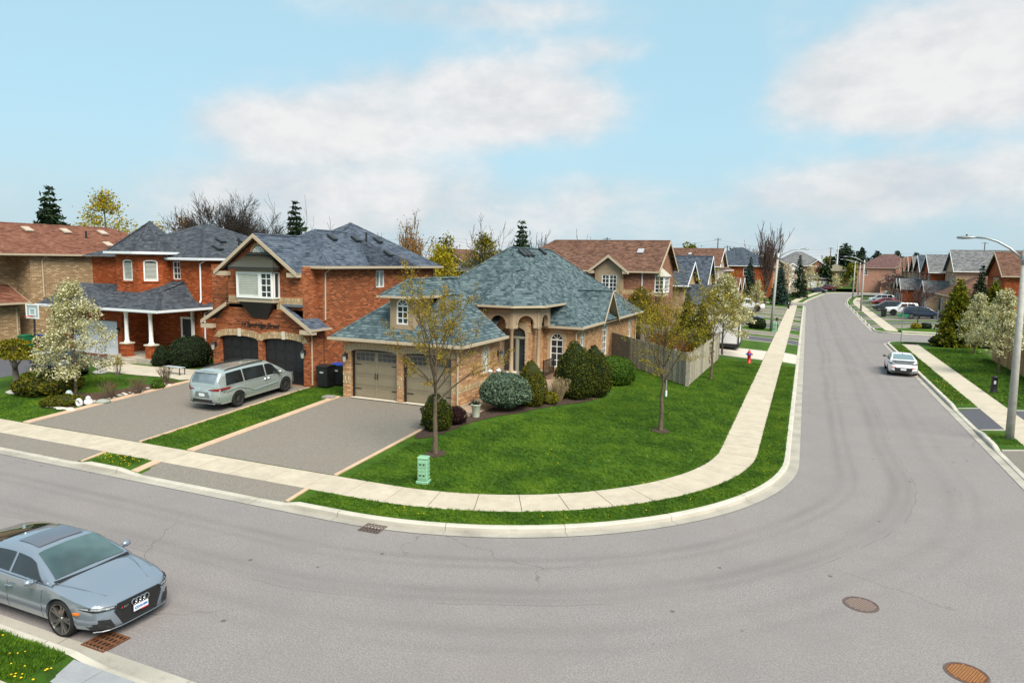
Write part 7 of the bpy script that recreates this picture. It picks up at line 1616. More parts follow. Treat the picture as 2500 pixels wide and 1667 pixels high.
# ------------------------------------------------------------------ fences
FB = [plain('weathered_board_%d' % k, c, .9, 0, .3, 7, bmp=.4, bs=25) for k, c in enumerate(((.36, .315, .24), (.27, .24, .19), (.43, .385, .29), (.16, .14, .12)))]
def board_fence(label, p0, p1, H_, mats, bw=.14, gap=.006, group=None, rails=True, out=1, darker=None):
    f = thing('board_fence', label, 'fence', (0, 0, 0), 0, group); fr = Fr(p0, p1); n = int(fr.L / (bw + gap)); me = {}
    for k in range(n):
        u = k * (bw + gap); q = fr(u + bw / 2, 0); z = T(q[0], q[1]); h_ = H_ + rnd.uniform(-.015, .015); m = mats[3] if darker and darker(u) else rnd.choice(mats[:3]); mb = MB(); fr.box(mb, -bw / 2, bw / 2, 0, h_, 0, .022)
        mb.v = [(a - fr.p.x, b - fr.p.y, c) for a, b, c in mb.v]; key = (m.name, k % 3)
        if key not in me: me[key] = mb.mesh('board', m)
        o = link('board', me[key], f); o.location = (q[0] + fr.n.x * rnd.uniform(0, .006), q[1] + fr.n.y * rnd.uniform(0, .006), z + .04)
    for u in [i * 2.4 for i in range(int(fr.L / 2.4) + 1)] + [fr.L]:
        mb = MB(); q = fr(u, 0, -.06); mb.box(q[0] - .055, q[0] + .055, q[1] - .055, q[1] + .055, T(q[0], q[1]) - .1, T(q[0], q[1]) + H_ + .12); mb.build('post', mats[1], f)
    for v in (.35, H_ - .25):
        mb = MB(); a, b = fr(0, 0), fr(fr.L, 0); za, zb = T(a[0], a[1]) + v, T(b[0], b[1]) + v; fr.box(mb, 0, fr.L, min(za, zb), min(za, zb) + .09, -.045, -.003); mb.build('rail', mats[1], f)
    return f
board_fence('weathered grey board fence from the bungalow wall across the lawn, dark at its left end', (-11.9, 45.0), (-5.85, 39.0), 1.85, FB, darker=lambda u: u < 2.3, group='weathered board fences')
board_fence('weathered grey board fence running back beside the lawn towards the trailer', (-5.85, 39.0), (-5.62, 51.5), 1.85, FB, group='weathered board fences')
board_fence('grey board fence across the back of the bungalow yard', (-11.6, 52.6), (-5.7, 52.2), 1.85, FB, group='weathered board fences')
WB = [plain('cedar_board_%d' % k, c, .85, 0, .25, 7) for k, c in enumerate(((.33, .20, .09), (.27, .16, .075), (.38, .24, .12), (.24, .14, .07)))]
board_fence('brown cedar board fence on the right lawn behind the blossom trees', (13.35, 62.0), (13.35, 44.5), 1.9, WB)
# ------------------------------------------------------------------ street furniture
POLE = plain('spun_concrete', (.40, .38, .35), .85, 0, .15, 5); GALV = plain('galvanised_arm', (.33, .345, .35), .4, .6); WOODP = plain('utility_pole_wood', (.12, .105, .09), .9)
def street_lamp(label, p, H_, tip, lean=(0, 0), group='street lamps', r0=.165, r1=.10):
    t = thing('street_lamp', label, 'street lamp', (p[0], p[1], p[2]), 0, group); MB().tube([(0, 0, -.1), (lean[0] * .5, lean[1] * .5, H_ * .5), (lean[0], lean[1], H_)], [r0, (r0 + r1) / 2, r1], 14).build('pole', POLE, t, True)
    bx, by = lean; L = math.hypot(*tip); e = Vector((tip[0] / L, tip[1] / L, 0)); A = Vector((bx, by, H_ - .45)); pts = [A, A + e * L * .3 + Vector((0, 0, .5)), A + e * L * .55 + Vector((0, 0, .78)), A + e * L * .78 + Vector((0, 0, .92)), A + e * L + Vector((0, 0, .95))]
    a = MB().tube(pts, [.055, .05, .045, .042, .04], 8); a.tube([A + Vector((0, 0, -.18)), A + Vector((0, 0, .2))], r1 + .03, 10); a.build('arm', GALV, t, True)
    hd = MB().lathe([(0, -.38), (.05, -.36), (.10, -.15), (.125, .1), (.10, .3), (.04, .36), (0, .36)], (0, 0, 0), 12, 'X'); ang = math.atan2(e.y, e.x); q = pts[-1] + e * .3
    hd.v = [(x, y * 1.25, z * .6) for x, y, z in hd.v]; hd.xf(Matrix.Translation(q) @ Matrix.Rotation(ang, 4, 'Z')); ho = hd.build('lamp_head', GALV, t, True)
    MB().lathe([(.035, .05), (.035, .13), (0, .13)], tuple(q), 8).build('photocell', BLACK, ho); return t
street_lamp('tall concrete street lamp at the right edge with arm reaching over the road', (8.3, 34.3, .17), 7.95, (-1.75, .3), (-.1, .1))
street_lamp('concrete street lamp on the far left pavement, arm over the road', (-3.25, 79.5, .28), 8.3, (2.4, .6), (.25, 0))
street_lamp('street lamp on the right pavement beyond the side street', (8.35, 124, .2), 8.2, (-2.5, -.3), (0, 0))
street_lamp('street lamp at the right-hand bend', (9.75, 171.8, .2), 8.2, (-2.5, -.3), (0, 0)); street_lamp('farthest street lamp at the bend', (12.4, 197.4, .2), 8.2, (-2.5, -.3), (0, 0))
for i_, (x, y, h_, lb) in enumerate(((-44.3, 160, 13.2, 'utility pole above the brown roof'), (-31.4, 170, 11.6, 'short utility pole with crossarm above the blue-grey roofs'), (-22.3, 190, 14.2, 'tall utility pole with several arms'), (-19.8, 190, 12.2, 'utility pole right of the tallest pole'), (6.8, 255, 13.6, 'dark utility pole beside the skyline pines'), (42.8, 260, 13.2, 'utility pole on the right skyline'), (49.2, 250, 15.4, 'tall utility pole on the right skyline'))):
    t = thing('utility_pole', lb, 'pole', (x, y, 0), 0, 'utility poles'); MB().tube([(0, 0, 0), (0, 0, h_)], [.2, .13], 7).build('pole', WOODP, t); c = MB()
    for z in (h_ - .4, h_ - 1.4)[:1 + i_ % 2]: c.box(-.9, .9, -.06, .06, z, z + .12)
    c.build('crossarm', WOODP, t)
t = thing('utility_pole', 'white steel pole before the dark pines at the street end', 'pole', (8.8, 250, 0), 0, 'utility poles'); MB().tube([(0, 0, 0), (0, 0, 15.4)], [.36, .16], 8).build('pole', plain('pale_steel', (.62, .63, .62), .5), t)
wi = [(-44.3, 160, 12.6), (-31.4, 170, 11.0), (-22.3, 190, 13.4), (-19.8, 190, 11.8)]
for k, dz in enumerate((0, -.9, -1.8)):
    mb = MB(); pts = [(-130, 140, 13.8 + dz), (-80, 150, 12.6 + dz), (-44.3, 160, 12.7 + dz), (-22.3, 190, 13.7 + dz), (6.8, 255, 13.0 + dz), (42.8, 260, 12.8 + dz), (120, 255, 14.5 + dz)]; P = []
    for a, b in zip(pts[:-1], pts[1:]):
        for j in range(8): f_ = j / 8; P.append((a[0] + (b[0] - a[0]) * f_, a[1] + (b[1] - a[1]) * f_, a[2] + (b[2] - a[2]) * f_ - 1.2 * 4 * f_ * (1 - f_)))
    tag(mb.tube(P + [pts[-1]], .018, 3).build('power_line', WOODP), ('topmost overhead power line across the skyline', 'middle overhead power line across the skyline', 'lowest overhead power line across the skyline')[k], 'power line', 'overhead power lines')
# hydrant
def hydrant(label, x, y, z, s=1.0):
    t = thing('fire_hydrant', label, 'fire hydrant', (x, y, z), 0, 'fire hydrants'); RED = plain('hydrant_red', (.42, .012, .016), .4); BL = plain('hydrant_blue', (.03, .09, .42), .4)
    MB().lathe([(.15 * s, 0), (.15 * s, .05 * s), (.105 * s, .07 * s), (.105 * s, .46 * s), (.13 * s, .48 * s), (.13 * s, .52 * s)], (0, 0, 0), 14).build('barrel', RED, t, True); MB().lathe([(.125 * s, .52 * s), (.13 * s, .62 * s)], (0, 0, 0), 14).build('collar', BL, t, True); MB().lathe([(.13 * s, .62 * s), (.11 * s, .72 * s), (.05 * s, .78 * s), (.03 * s, .86 * s), (0, .86 * s)], (0, 0, 0), 14).build('bonnet', RED, t, True)
    for a in (0, 90, 180): c = MB().lathe([(.05 * s, .08 * s), (.05 * s, .19 * s), (.06 * s, .2 * s), (.0, .22 * s)], (0, 0, 0), 10, 'X').xf(Matrix.Translation((0, 0, .57 * s)) @ Matrix.Rotation(R_(a), 4, 'Z')); c.build('outlet', BL if a == 180 else RED, t, True)
hydrant('red fire hydrant with blue collar on the lawn by the concrete driveway', -3.48, 51.7, T(-3.48, 51.7), 1.15); hydrant('distant red hydrant on the far left verge', -1.1, 166, .25, 1.1)
# green cable pedestal
def pedestal(label, x, y, z, rz=0, s=1.0):
    GR = plain('pedestal_green', (.22, .42, .27), .45, 0, .06, 4); t = thing('cable_pedestal', label, 'utility box', (x, y, z - .02), R_(rz), 'green cable pedestals'); b = MB(); b.box(-.19 * s, .19 * s, -.16 * s, .16 * s, 0, .1 * s); bevel(b.build('base', GR, t), .02); b = MB(); b.box(-.155 * s, .155 * s, -.13 * s, .13 * s, .1 * s, .74 * s); bevel(b.build('body', GR, t), .035, 3)
    b = MB(); b.box(-.165 * s, .165 * s, -.14 * s, .14 * s, .74 * s, .82 * s); bevel(b.build('lid', GR, t), .04, 3); r = MB()
    for k in range(5): r.box(-.12 * s, .12 * s, -.142 * s, -.13 * s, (.18 + .11 * k) * s, (.21 + .11 * k) * s)
    for k in range(5): r.box(.15 * s, .168 * s, -.1 * s, .1 * s, (.18 + .11 * k) * s, (.21 + .11 * k) * s)
    for x_ in (-.12, -.01, .1): r.box(x_ * s, (x_ + .02) * s, -.142 * s, -.13 * s, .16 * s, .68 * s)
    r.build('rib', GR, t); v = MB()
    for z_ in (.25, .58):
        for x_ in (-.06, .05): v.box((x_ - .02) * s, (x_ + .02) * s, -.146 * s, -.131 * s, z_ * s, (z_ + .05) * s)
    v.build('vent_hole', BLACK, t); return t
pedestal('mint green plastic cable pedestal on the corner lawn', -10.82, 18.3, T(-10.82, 18.3), 12, 1.08); pedestal('far green cable pedestal beside the left lamp post', -2.85, 77.9, .23, 0, 1.3)
for lb, x, y, h_, r_, m_, nm in (('dark community post standing on the right lawn', 10.3, 46.7, .95, .17, BPLAS, 'marker_post'), ('brown marker post beside the far green pedestal', -2.68, 78.9, 1.5, .13, plain('brown_post', (.10, .06, .05), .8), 'marker_post'), ('dark marker post by the end of the left pavement', -2.5, 121.8, 1.5, .16, BPLAS, 'marker_post')):
    t = thing(nm, lb, 'post', (x, y, T(x, y)), 0, 'marker posts'); MB().lathe([(r_ * 1.1, 0), (r_, .04), (r_ * .95, h_ * .93), (r_ * 1.05, h_ * .94), (r_ * .9, h_), (0, h_)], (0, 0, 0), 12).build('post', m_, t, True); b = MB(); b.box(-.05, .05, -r_ * 1.02, -r_ * .9, h_ * .55, h_ * .75); b.build('sticker', plain('sticker_white', (.55, .55, .58), .5), t)
t = thing('stake', 'thin white-tipped stake in the lawn behind the second young tree', 'stake', at(-6.35, 35.3)); MB().box(-.02, .02, -.02, .02, -.1, .9).build('post', plain('grey_stake', (.3, .3, .3), .7), t); MB().tube([(0, 0, .02), (0, 0, .34)], .055, 8).build('sleeve', PLATE, t)
def sign(label, x, y, z, h_, green=True):
    t = thing('street_sign', label, 'sign', (x, y, z)); MB().tube([(0, 0, -.1), (0, 0, h_)], .035, 6).build('post', GALV, t)
    if green: b = MB(); b.box(-.5, .5, -.012, .012, h_ - .24, h_ - .02); b.build('sign_blade', plain('sign_green', (.02, .22, .13), .4), t); b = MB(); b.box(-.012, .012, -.5, .5, h_ + .0, h_ + .2); b.build('sign_blade', plain('sign_green', (.02, .22, .13), .4), t)
sign('green street-name sign on the near corner of the side street', 8.65, 74.6, .15, 2.75); sign('bare sign post across the side street', 13.3, 86.2, .2, 2.6, False)
# iron covers
RUST = plain('rusty_iron', (.16, .07, .035), .8, .3, .35, 12); IRON = plain('worn_iron', (.15, .11, .10), .7, .4, .2, 15); PIT = plain('drain_dark', (.008, .008, .008), .95)
def grate(label, x, y, rz, sx, sy, m):
    t = thing('drain_grate', label, 'drain grate', (x, y, .006), R_(rz), 'storm drain grates'); MB().poly((-sx / 2, -sy / 2, .002), (sx / 2, -sy / 2, .002), (sx / 2, sy / 2, .002), (-sx / 2, sy / 2, .002)).build('pit', PIT, t); f_ = MB()
    for a, b, c, d in ((-sx / 2, sx / 2, -sy / 2, -sy / 2 + .04), (-sx / 2, sx / 2, sy / 2 - .04, sy / 2), (-sx / 2, -sx / 2 + .04, -sy / 2 + .04, sy / 2 - .04), (sx / 2 - .04, sx / 2, -sy / 2 + .04, sy / 2 - .04)): f_.box(a, b, c, d, .003, .02)
    f_.build('frame', m, t)
    for k in range(1, 6): u = -sx / 2 + sx * k / 6; MB().box(u - .017, u + .017, -sy / 2 + .04, sy / 2 - .04, .003, .018).build('bar', m, t)
    for k in range(1, 4): u = -sy / 2 + sy * k / 4; MB().box(-sx / 2 + .04, sx / 2 - .04, u - .022, u + .022, .003, .0165).build('bar', m, t)
grate('rusty brown storm drain grate in front of the grey car', -11.77, 8.19, 0, .62, .56, RUST); grate('dark storm drain grate at the kerb of the corner lawn', -10.42, 14.94, 3, .62, .52, IRON)
def manhole(label, x, y, m, rusty):
    t = thing('manhole_cover', label, 'manhole cover', (x, y, .004), 0, 'manhole covers'); MB().lathe([(.36, 0), (.36, .006), (.325, .006), (.325, -.0)], (0, 0, 0), 36).build('rim', IRON, t); MB().lathe([(.318, .003), (0, .003)], (0, 0, 0), 36).build('lid', m, t); k_ = MB()
    for i in range(-6, 7):
        for j in range(-6, 7):
            u, v = i * .048 + (.024 if j % 2 else 0), j * .048
            if math.hypot(u, v) < .29: k_.box(u - .017, u + .017, v - .012, v + .012, .003, .009)
    ko = k_.build('lid_studs', plain('stud_iron', (.33, .24, .20), .6, .3) if not rusty else plain('stud_rust', (.36, .17, .07), .8), t); ko['kind'] = 'stuff'
manhole('round iron manhole cover in the middle of the bend', 1.52, 16.0, IRON, False); manhole('rust-orange manhole cover at the bottom right', 3.11, 13.98, RUST, True)
# ------------------------------------------------------------------ bins and yard things
def bin_(label, x, y, rz, bm, lm, s=1.0, lift=0):
    t = thing('wheelie_bin', label, 'bin', (x, y, T(x, y)), R_(rz), 'wheelie bins'); b = MB(); w0, w1, d0, d1, h_ = .25 * s, .30 * s, .27 * s, .36 * s, .98 * s
    b.v += [(-w0, -d0, .06), (w0, -d0, .06), (w0, d0, .06), (-w0, d0, .06), (-w1, -d1, h_), (w1, -d1, h_), (w1, d1, h_), (-w1, d1, h_)]; b.f += [(0, 3, 2, 1), (4, 5, 6, 7), (0, 1, 5, 4), (1, 2, 6, 5), (2, 3, 7, 6), (3, 0, 4, 7)]; bevel(b.build('bin_body', bm, t), .03)
    l = MB(); l.prism([(-w1 - .02, -d1 - .03, h_ + .005), (-w1 - .02, d1 + .02, h_ + .005), (-w1 - .02, d1 + .02, h_ + .06), (-w1 - .02, 0, h_ + .1), (-w1 - .02, -d1 - .03, h_ + .05)], (2 * w1 + .04, 0, 0)); bevel(l.build('lid', lm, t), .02)
    for sg in (-1, 1): MB().lathe([(.1, -.03), (.1, .03)], (0, 0, 0), 12, 'X').xf(Matrix.Translation((sg * w0, d0, .1))).build('bin_wheel', BLACK, t)
    m = MB(); m.box(-.1, .1, -d1 - .001, -d1 + .02, h_ * .72, h_ * .8); m.build('bin_mark', plain('bin_mark', (.4, .42, .42), .5), t); return t
GBIN = plain('bin_green', (.01, .14, .06), .5); BBIN = plain('bin_blue', (.01, .06, .36), .45); KBIN = plain('bin_black', (.014, .016, .016), .5)
bin_('black recycling bin with blue lid beside the red house', -22.05, 28.75, 10, KBIN, BBIN, 1.1); bin_('black garbage bin nearest the red house downspout', -22.3, 27.95, 5, KBIN, KBIN, 1.1); bin_('small dark bin with green lid behind the blue-lidded bin', -21.75, 29.6, 0, KBIN, GBIN, .95)
bin_('green bin against the tan house at the left edge', -47.4, 28.7, 0, GBIN, GBIN, 1.1); bin_('dark bin with blue lid beside the green bin', -46.3, 29.3, 0, KBIN, BBIN, 1.15); bin_('dark bin on the grass by the right pavement', 10.45, 111.3, 90, KBIN, KBIN, 1.1)
# basketball backboard
t = thing('basketball_hoop', 'basketball backboard on a pole behind the left blossom tree', 'hoop', (-45.8, 28.2, .7)); MB().tube([(0, 0, 0), (0, .1, 2.6)], .06, 8).build('pole', BLACK, t); b = MB()
for q in ((-.65, .65, 2.35, 2.43), (-.65, .65, 3.2, 3.28), (-.65, -.57, 2.43, 3.2), (.57, .65, 2.43, 3.2), (-.3, .3, 2.55, 2.6), (-.3, .3, 2.95, 3.0), (-.3, -.25, 2.6, 2.95), (.25, .3, 2.6, 2.95)): b.box(q[0], q[1], -.03, .0, q[2], q[3])
b.build('board_frame', WHITE, t); MB().poly((-.6, -.005, 2.4), (.6, -.005, 2.4), (.6, -.005, 3.25), (-.6, -.005, 3.25)).build('backboard', plain('clear_board', (.35, .45, .47), .2), t); MB().tube([(.22 * math.cos(a), -.27 + .22 * math.sin(a), 2.5) for a in [6.2832 * k / 16 for k in range(17)]], .015, 5).build('rim', REDP, t)
# white trailer behind the fence
t = thing('cargo_trailer', 'white cargo trailer standing behind the blossom tree at the fence end', 'trailer', (-7.0, 59.0, .5)); b = MB(); b.box(-2.4, 2.2, -1.05, 1.05, .35, 2.45); bevel(b.build('box', plain('trailer_white', (.66, .66, .68), .4), t), .05); b = MB(); b.box(-2.45, 2.25, -1.1, 1.1, .1, .35); b.build('chassis', BLACK, t)
for x in (2.2,):
    for y in (-1.05, 1.05): MB().box(x - .05, x + .05, y - .05, y + .05, .35, 2.45).build('corner_trim', BLACK, t)
for y in (-1.05, 1.05): MB().lathe([(0, -.1), (.32, -.1), (.32, .1), (0, .1)], (-.3, y, .1), 16, 'Y').build('wheel', TYRE, t)
# planter and lantern by the garage path
t = thing('planter', 'pale ribbed planter with dry stems beside the garage path', 'planter', at(-12.62, 25.7)); MB().lathe([(.15, 0), (.2, .5), (.22, .52), (.22, .56), (.18, .56), (.17, .48), (0, .48)], (0, 0, 0), 16).build('pot', plain('pale_glaze', (.44, .46, .36), .5), t, True); P_ = [(rnd.gauss(0, .1), rnd.gauss(0, .1), .5 + abs(rnd.gauss(0, .1))) for k in range(120)]; quads('foliage', P_, .05, L_DARK, t); w = MB()
for k in range(10): a = rnd.uniform(0, 6.28); w.tube([(0, 0, .5), (math.cos(a) * .15, math.sin(a) * .15, rnd.uniform(.7, .95))], .008, 3)
w.build('stems', BARK, t)
t = thing('garden_lantern', 'black garden lantern post with two pale heads beside the garage window', 'lamp', at(-12.9, 28.1)); MB().tube([(0, 0, 0), (0, 0, 1.5)], .035, 8).build('post', BLACK, t)
for sx, sz in ((-.2, 1.55), (.22, 1.62)): MB().tube([(0, 0, 1.3), (sx * .8, 0, 1.72 if sx > 0 else 1.65), (sx, 0, sz + .05)], .018, 5).build('arm', BLACK, t); l = MB().lathe([(.02, .12), (.12, .0), (.12, -.03), (.03, -.03)], (sx, 0, sz), 10).build('cap', plain('lantern_cap', (.55, .55, .56), .4), t); MB().lathe([(.09, -.03), (.06, -.28), (0, -.3)], (sx, 0, sz), 10).build('glass', GLASS_L, l)
# downspout splash block, bench, garden stones
t = thing('splash_block', 'grey stone splash block at the garage corner', 'stone', at(-20.5, 25.9)); b = MB(); b.prism([(-.35, -.2, 0), (.35, -.2, 0), (.3, -.18, .16), (-.28, -.16, .12)], (0, .36, 0)); bevel(b.build('block', plain('splash_stone', (.25, .23, .2), .9, 0, .2, 6), t), .04)
t = thing('garden_bench', 'low garden bench with pale slatted seat beside the red house path', 'bench', (-31.9, 27.0, T(-31.9, 27))); 
for k in range(4): MB().box(-.65, .65, -.2 + .1 * k, -.12 + .1 * k, .42, .45).build('slat', plain('bench_slat', (.42, .47, .50), .5), t)
for x in (-.6, .6):
    for y in (-.18, .16): MB().tube([(x, y, 0), (x, y, .42)], .025, 6).build('leg', BLACK, t)
STONE = [plain('field_stone_%d' % k, c, .85, 0, .25, 6) for k, c in enumerate(((.42, .40, .36), (.30, .30, .28), (.52, .48, .42), (.26, .28, .24)))]
def rock(x, y, s, m, label, flat=.6, name='garden_rock'):
    mb = MB(); n = 9; prof_ = [(.75, -.2), (1, .1), (.9, .5), (.55, .85), (0, 1)]; mb.lathe([(r * s, z * s * flat) for r, z in prof_], (0, 0, 0), n); mb.v = [(a * (1 + .25 * noise.noise(Vector((a * 3 + x, b * 3 + y, c * 3)) / s)), b * (1 + .25 * noise.noise(Vector((a * 3, b * 3 + x, c * 3 + y)) / s)), c) for a, b, c in mb.v]
    o = mb.build(name, m, None, True); o.location = (x, y, T(x, y) + .02); o.rotation_euler = (0, 0, rnd.uniform(0, 6)); return tag(o, label, 'rock', 'garden rocks')
rock(-29.75, 21.2, .34, STONE[3], 'large grey-green boulder at the driveway edge of the rock garden', .5)
rock(-36.0, 25.6, .42, STONE[1], 'flat stone block under the white ornament by the porch path', .45)
rock(-35.6, 20.9, .5, STONE[0], 'broad pale stone under the golden juniper', .3)
for k in range(26):
    f_ = rnd.random(); x, y = -29.95 - rnd.random() * .55 + (.15 if k % 3 else 0), 20.6 + 4.6 * f_; rock(x, y, rnd.uniform(.06, .13), STONE[k % 3], 'one of the small pale stones edging the rock garden')
for k in range(5): rock(-31.2 + .35 * k, 19.75 + .1 * (k % 2), .22, STONE[2], 'one of the flat stones bordering the lawn side of the rock garden', .25)
def ornament(label, x, y, parts, m):
    t = thing('garden_ornament', label, 'ornament', at(x, y)); 
    for k, (pr, c) in enumerate(parts): MB().lathe(pr, c, 12).build('figure', m, t, True)
    return t
WH = plain('white_ornament', (.66, .66, .66), .5)
ornament('white rounded garden ornament near the front of the rock garden', -29.95, 20.65, [([(.0, 0), (.17, .04), (.2, .16), (.14, .28), (.0, .3)], (0, 0, 0)), ([(.0, .26), (.1, .3), (.11, .38), (0, .45)], (0, 0, 0))], WH)
t = thing('garden_ornament', 'white ring-shaped ornament on the rock garden', 'ornament', at(-30.15, 20.35)); MB().tube([(.14 * math.cos(a), 0, .18 + .14 * math.sin(a)) for a in [6.2832 * k / 18 for k in range(19)]], .07, 8).build('ring', WH, t, True)
ornament('little white figure standing on a stone by the porch path', -36.05, 25.6, [([(0, .15), (.09, .18), (.06, .32), (.09, .38), (.05, .5), (0, .52)], (0, 0, 0))], WH)
ornament('pale blue-white stone ornament at the foot of the left blossom tree', -32.1, 21.2, [([(0, 0), (.16, .05), (.18, .2), (.1, .36), (0, .4)], (0, 0, 0))], plain('pale_blue_stone', (.45, .52, .54), .6))
t = thing('bicycle', 'bicycle wheel leaning in the gap between the bungalow garage and red house', 'bicycle', (-21.2, 30.6, T(-21.2, 30.6)), R_(20))
for y in (-.5, .5): MB().tube([(0, y + .33 * math.cos(a), .34 + .33 * math.sin(a)) for a in [6.2832 * k / 20 for k in range(21)]], .022, 6).build('wheel', TYRE, t)
MB().tube([(0, -.5, .34), (0, -.2, .8), (0, .3, .82), (0, .05, .34), (0, -.2, .8)], .02, 6).build('frame', plain('bike_maroon', (.2, .03, .05), .4), t); MB().tube([(0, .5, .34), (0, .32, .95)], .02, 6).build('fork', GALV, t); MB().tube([(-.25, .3, 1.0), (0, .32, .96), (.25, .3, 1.0)], .016, 5).build('handlebar', BLACK, t); MB().box(-.06, .06, -.32, -.08, .84, .88).build('saddle', BLACK, t)
# ------------------------------------------------------------------ beds and paths
def sheet(name, pts, m, dz=.02):
    """a ground patch following the land"""
    mb = MB(); c = (sum(p[0] for p in pts) / len(pts), sum(p[1] for p in pts) / len(pts)); rings = 5; n = len(pts)
    for r in range(rings): f_ = 1 - r / rings; mb.v += [(c[0] + (x - c[0]) * f_, c[1] + (y - c[1]) * f_, 0) for x, y in pts]
    mb.v.append((c[0], c[1], 0)); mb.v = [(a, b, T(a, b) + dz) for a, b, _ in mb.v]
    for r in range(rings - 1):
        for k in range(n): mb.f.append((r * n + k, r * n + (k + 1) % n, (r + 1) * n + (k + 1) % n, (r + 1) * n + k))
    for k in range(n): mb.f.append(((rings - 1) * n + k, (rings - 1) * n + (k + 1) % n, rings * n))
    return tag(mb.build(name, m), kind='structure')
def smooth(pts, it=2):
    for _ in range(it): pts = [q for a, b in zip(pts, pts[1:] + pts[:1]) for q in ((a[0] * .75 + b[0] * .25, a[1] * .75 + b[1] * .25), (a[0] * .25 + b[0] * .75, a[1] * .25 + b[1] * .75))]
    return pts
sheet('mulch_bed', smooth([(-13.7, 22.0), (-13.0, 22.3), (-12.7, 23.3), (-12.5, 24.6), (-11.9, 26.0), (-11.2, 26.9), (-10.9, 28.2), (-10.3, 29.6), (-9.4, 31.2), (-9.0, 33.2), (-9.4, 34.3), (-11.8, 37.0), (-12.4, 36.5), (-12.2, 32), (-12.6, 28.5), (-13.0, 26.5), (-13.8, 25.0)]), SOIL)
sheet('garden_path', smooth([(-13.85, 25.4), (-13.0, 25.1), (-12.7, 26.4), (-12.4, 29), (-11.6, 31.5), (-11.9, 35.0), (-13.2, 37), (-13.8, 34), (-13.8, 28)], 1), plain('pink_flag_path', (.34, .25, .18), .9, 0, .15, 3), .035)
sheet('rock_garden_bed', smooth([(-29.95, 19.9), (-29.95, 25.6), (-30.6, 25.9), (-31.3, 24.2), (-31.4, 22.4), (-33.0, 22.2), (-33.2, 21.2), (-32.0, 20.3), (-31.5, 19.7)]), BARESOIL)
sheet('front_path', smooth([(-29.9, 25.9), (-22.95 - 6.9, 27.4), (-30.5, 29.5), (-33.0, 28.4), (-36, 28.2), (-39, 28.4), (-39.2, 27.2), (-36.5, 26.0), (-34, 25.9), (-31.5, 26.2)], 1), PATIO, .03)
sheet('flower_bed', smooth([(11.6, 90.4), (13.4, 90.6), (13.6, 91.6), (11.8, 91.6)]), SOIL)
for x, y, m_, lb in ((12.0, 91, L_YEL, 'bright yellow flower clump across the side street'), (13.0, 91.1, L_DARK, 'dark low clump beside the yellow flowers')): clipped('flower_clump', lb, at(x, y), dome(.6, .6), m_, 700, .08, (.03, .04, .01))
# paved forecourt at the bottom left
root = thing('flagstone_walk', None, None); tag(root, kind='structure')
for i in range(7):
    for j in range(5):
        x0, x1 = -11.55 + .78 * i + (.3 if j % 2 else 0), -11.55 + .78 * (i + 1) + (.3 if j % 2 else 0) - .012; y1 = 7.43 - .6 * j; y0 = y1 - .588
        mb = MB(); sk = .12 if i == 0 else 0; mb.v += [(x0 + sk * 2 * (j + 1), y0, .09), (x1, y0, .09), (x1, y1, .09), (x0 + sk * 2 * j, y1, .09)]; z = .128 + .0 * i + .012 * j + rnd.uniform(0, .004); mb.v += [(a, b, z) for a, b, c in mb.v[:4]]; mb.f += [(4, 5, 6, 7), (0, 1, 5, 4), (1, 2, 6, 5), (2, 3, 7, 6), (3, 0, 4, 7)]; mb.build('flagstone', FLAG, root)
# ------------------------------------------------------------------ grass blades and dandelions
def tuft():
    mb = MB()
    for k in range(16):
        a, r = rnd.uniform(0, 6.283), .055 * math.sqrt(rnd.random()); x, y = r * math.cos(a), r * math.sin(a); b = rnd.uniform(0, 6.283); w = .0042; h_ = rnd.uniform(.03, .062); lx, ly = math.cos(b) * h_ * .55, math.sin(b) * h_ * .55; px, py = -math.sin(b) * w, math.cos(b) * w
        mb.poly((x - px, y - py, -.005), (x + px, y + py, -.005), (x + px * .7 + lx * .4, y + py * .7 + ly * .4, h_ * .62), (x + lx, y + ly, h_))
    return mb
tm = tuft().mesh('grass_tuft', BLADE); tp = bpy.data.objects.new('grass_tuft', tm)
def grass_area(name, label, polys, density, scale=1.0):
    """blades spread over real ground faces by geometry nodes"""
    mb = MB()
    for p in polys: mb.poly(*p)
    o = mb.build(name, BLADE); tag(o, label, 'grass', kind='stuff'); ng = bpy.data.node_groups.new(name, 'GeometryNodeTree'); ng.interface.new_socket('Geometry', in_out='INPUT', socket_type='NodeSocketGeometry'); ng.interface.new_socket('Geometry', in_out='OUTPUT', socket_type='NodeSocketGeometry')
    N = ng.nodes; gi, go = N.new('NodeGroupInput'), N.new('NodeGroupOutput'); d = N.new('GeometryNodeDistributePointsOnFaces'); d.inputs['Density'].default_value = density; oi = N.new('GeometryNodeObjectInfo'); oi.inputs[0].default_value = tp; ins = N.new('GeometryNodeInstanceOnPoints'); rv = N.new('FunctionNodeRandomValue'); rv.data_type = 'FLOAT_VECTOR'; rv.inputs[0].default_value = (-.15, -.15, 0); rv.inputs[1].default_value = (.15, .15, 6.283); rs = N.new('FunctionNodeRandomValue'); rs.data_type = 'FLOAT'; rs.inputs[2].default_value = .65 * scale; rs.inputs[3].default_value = 1.25 * scale
    L_ = ng.links; L_.new(gi.outputs[0], d.inputs['Mesh']); L_.new(d.outputs['Points'], ins.inputs['Points']); L_.new(oi.outputs['Geometry'], ins.inputs['Instance']); L_.new(rv.outputs[0], ins.inputs['Rotation']); L_.new(rs.outputs[1], ins.inputs['Scale']); L_.new(ins.outputs[0], go.inputs[0]); md = o.modifiers.new('grass', 'NODES'); md.node_group = ng
    return o
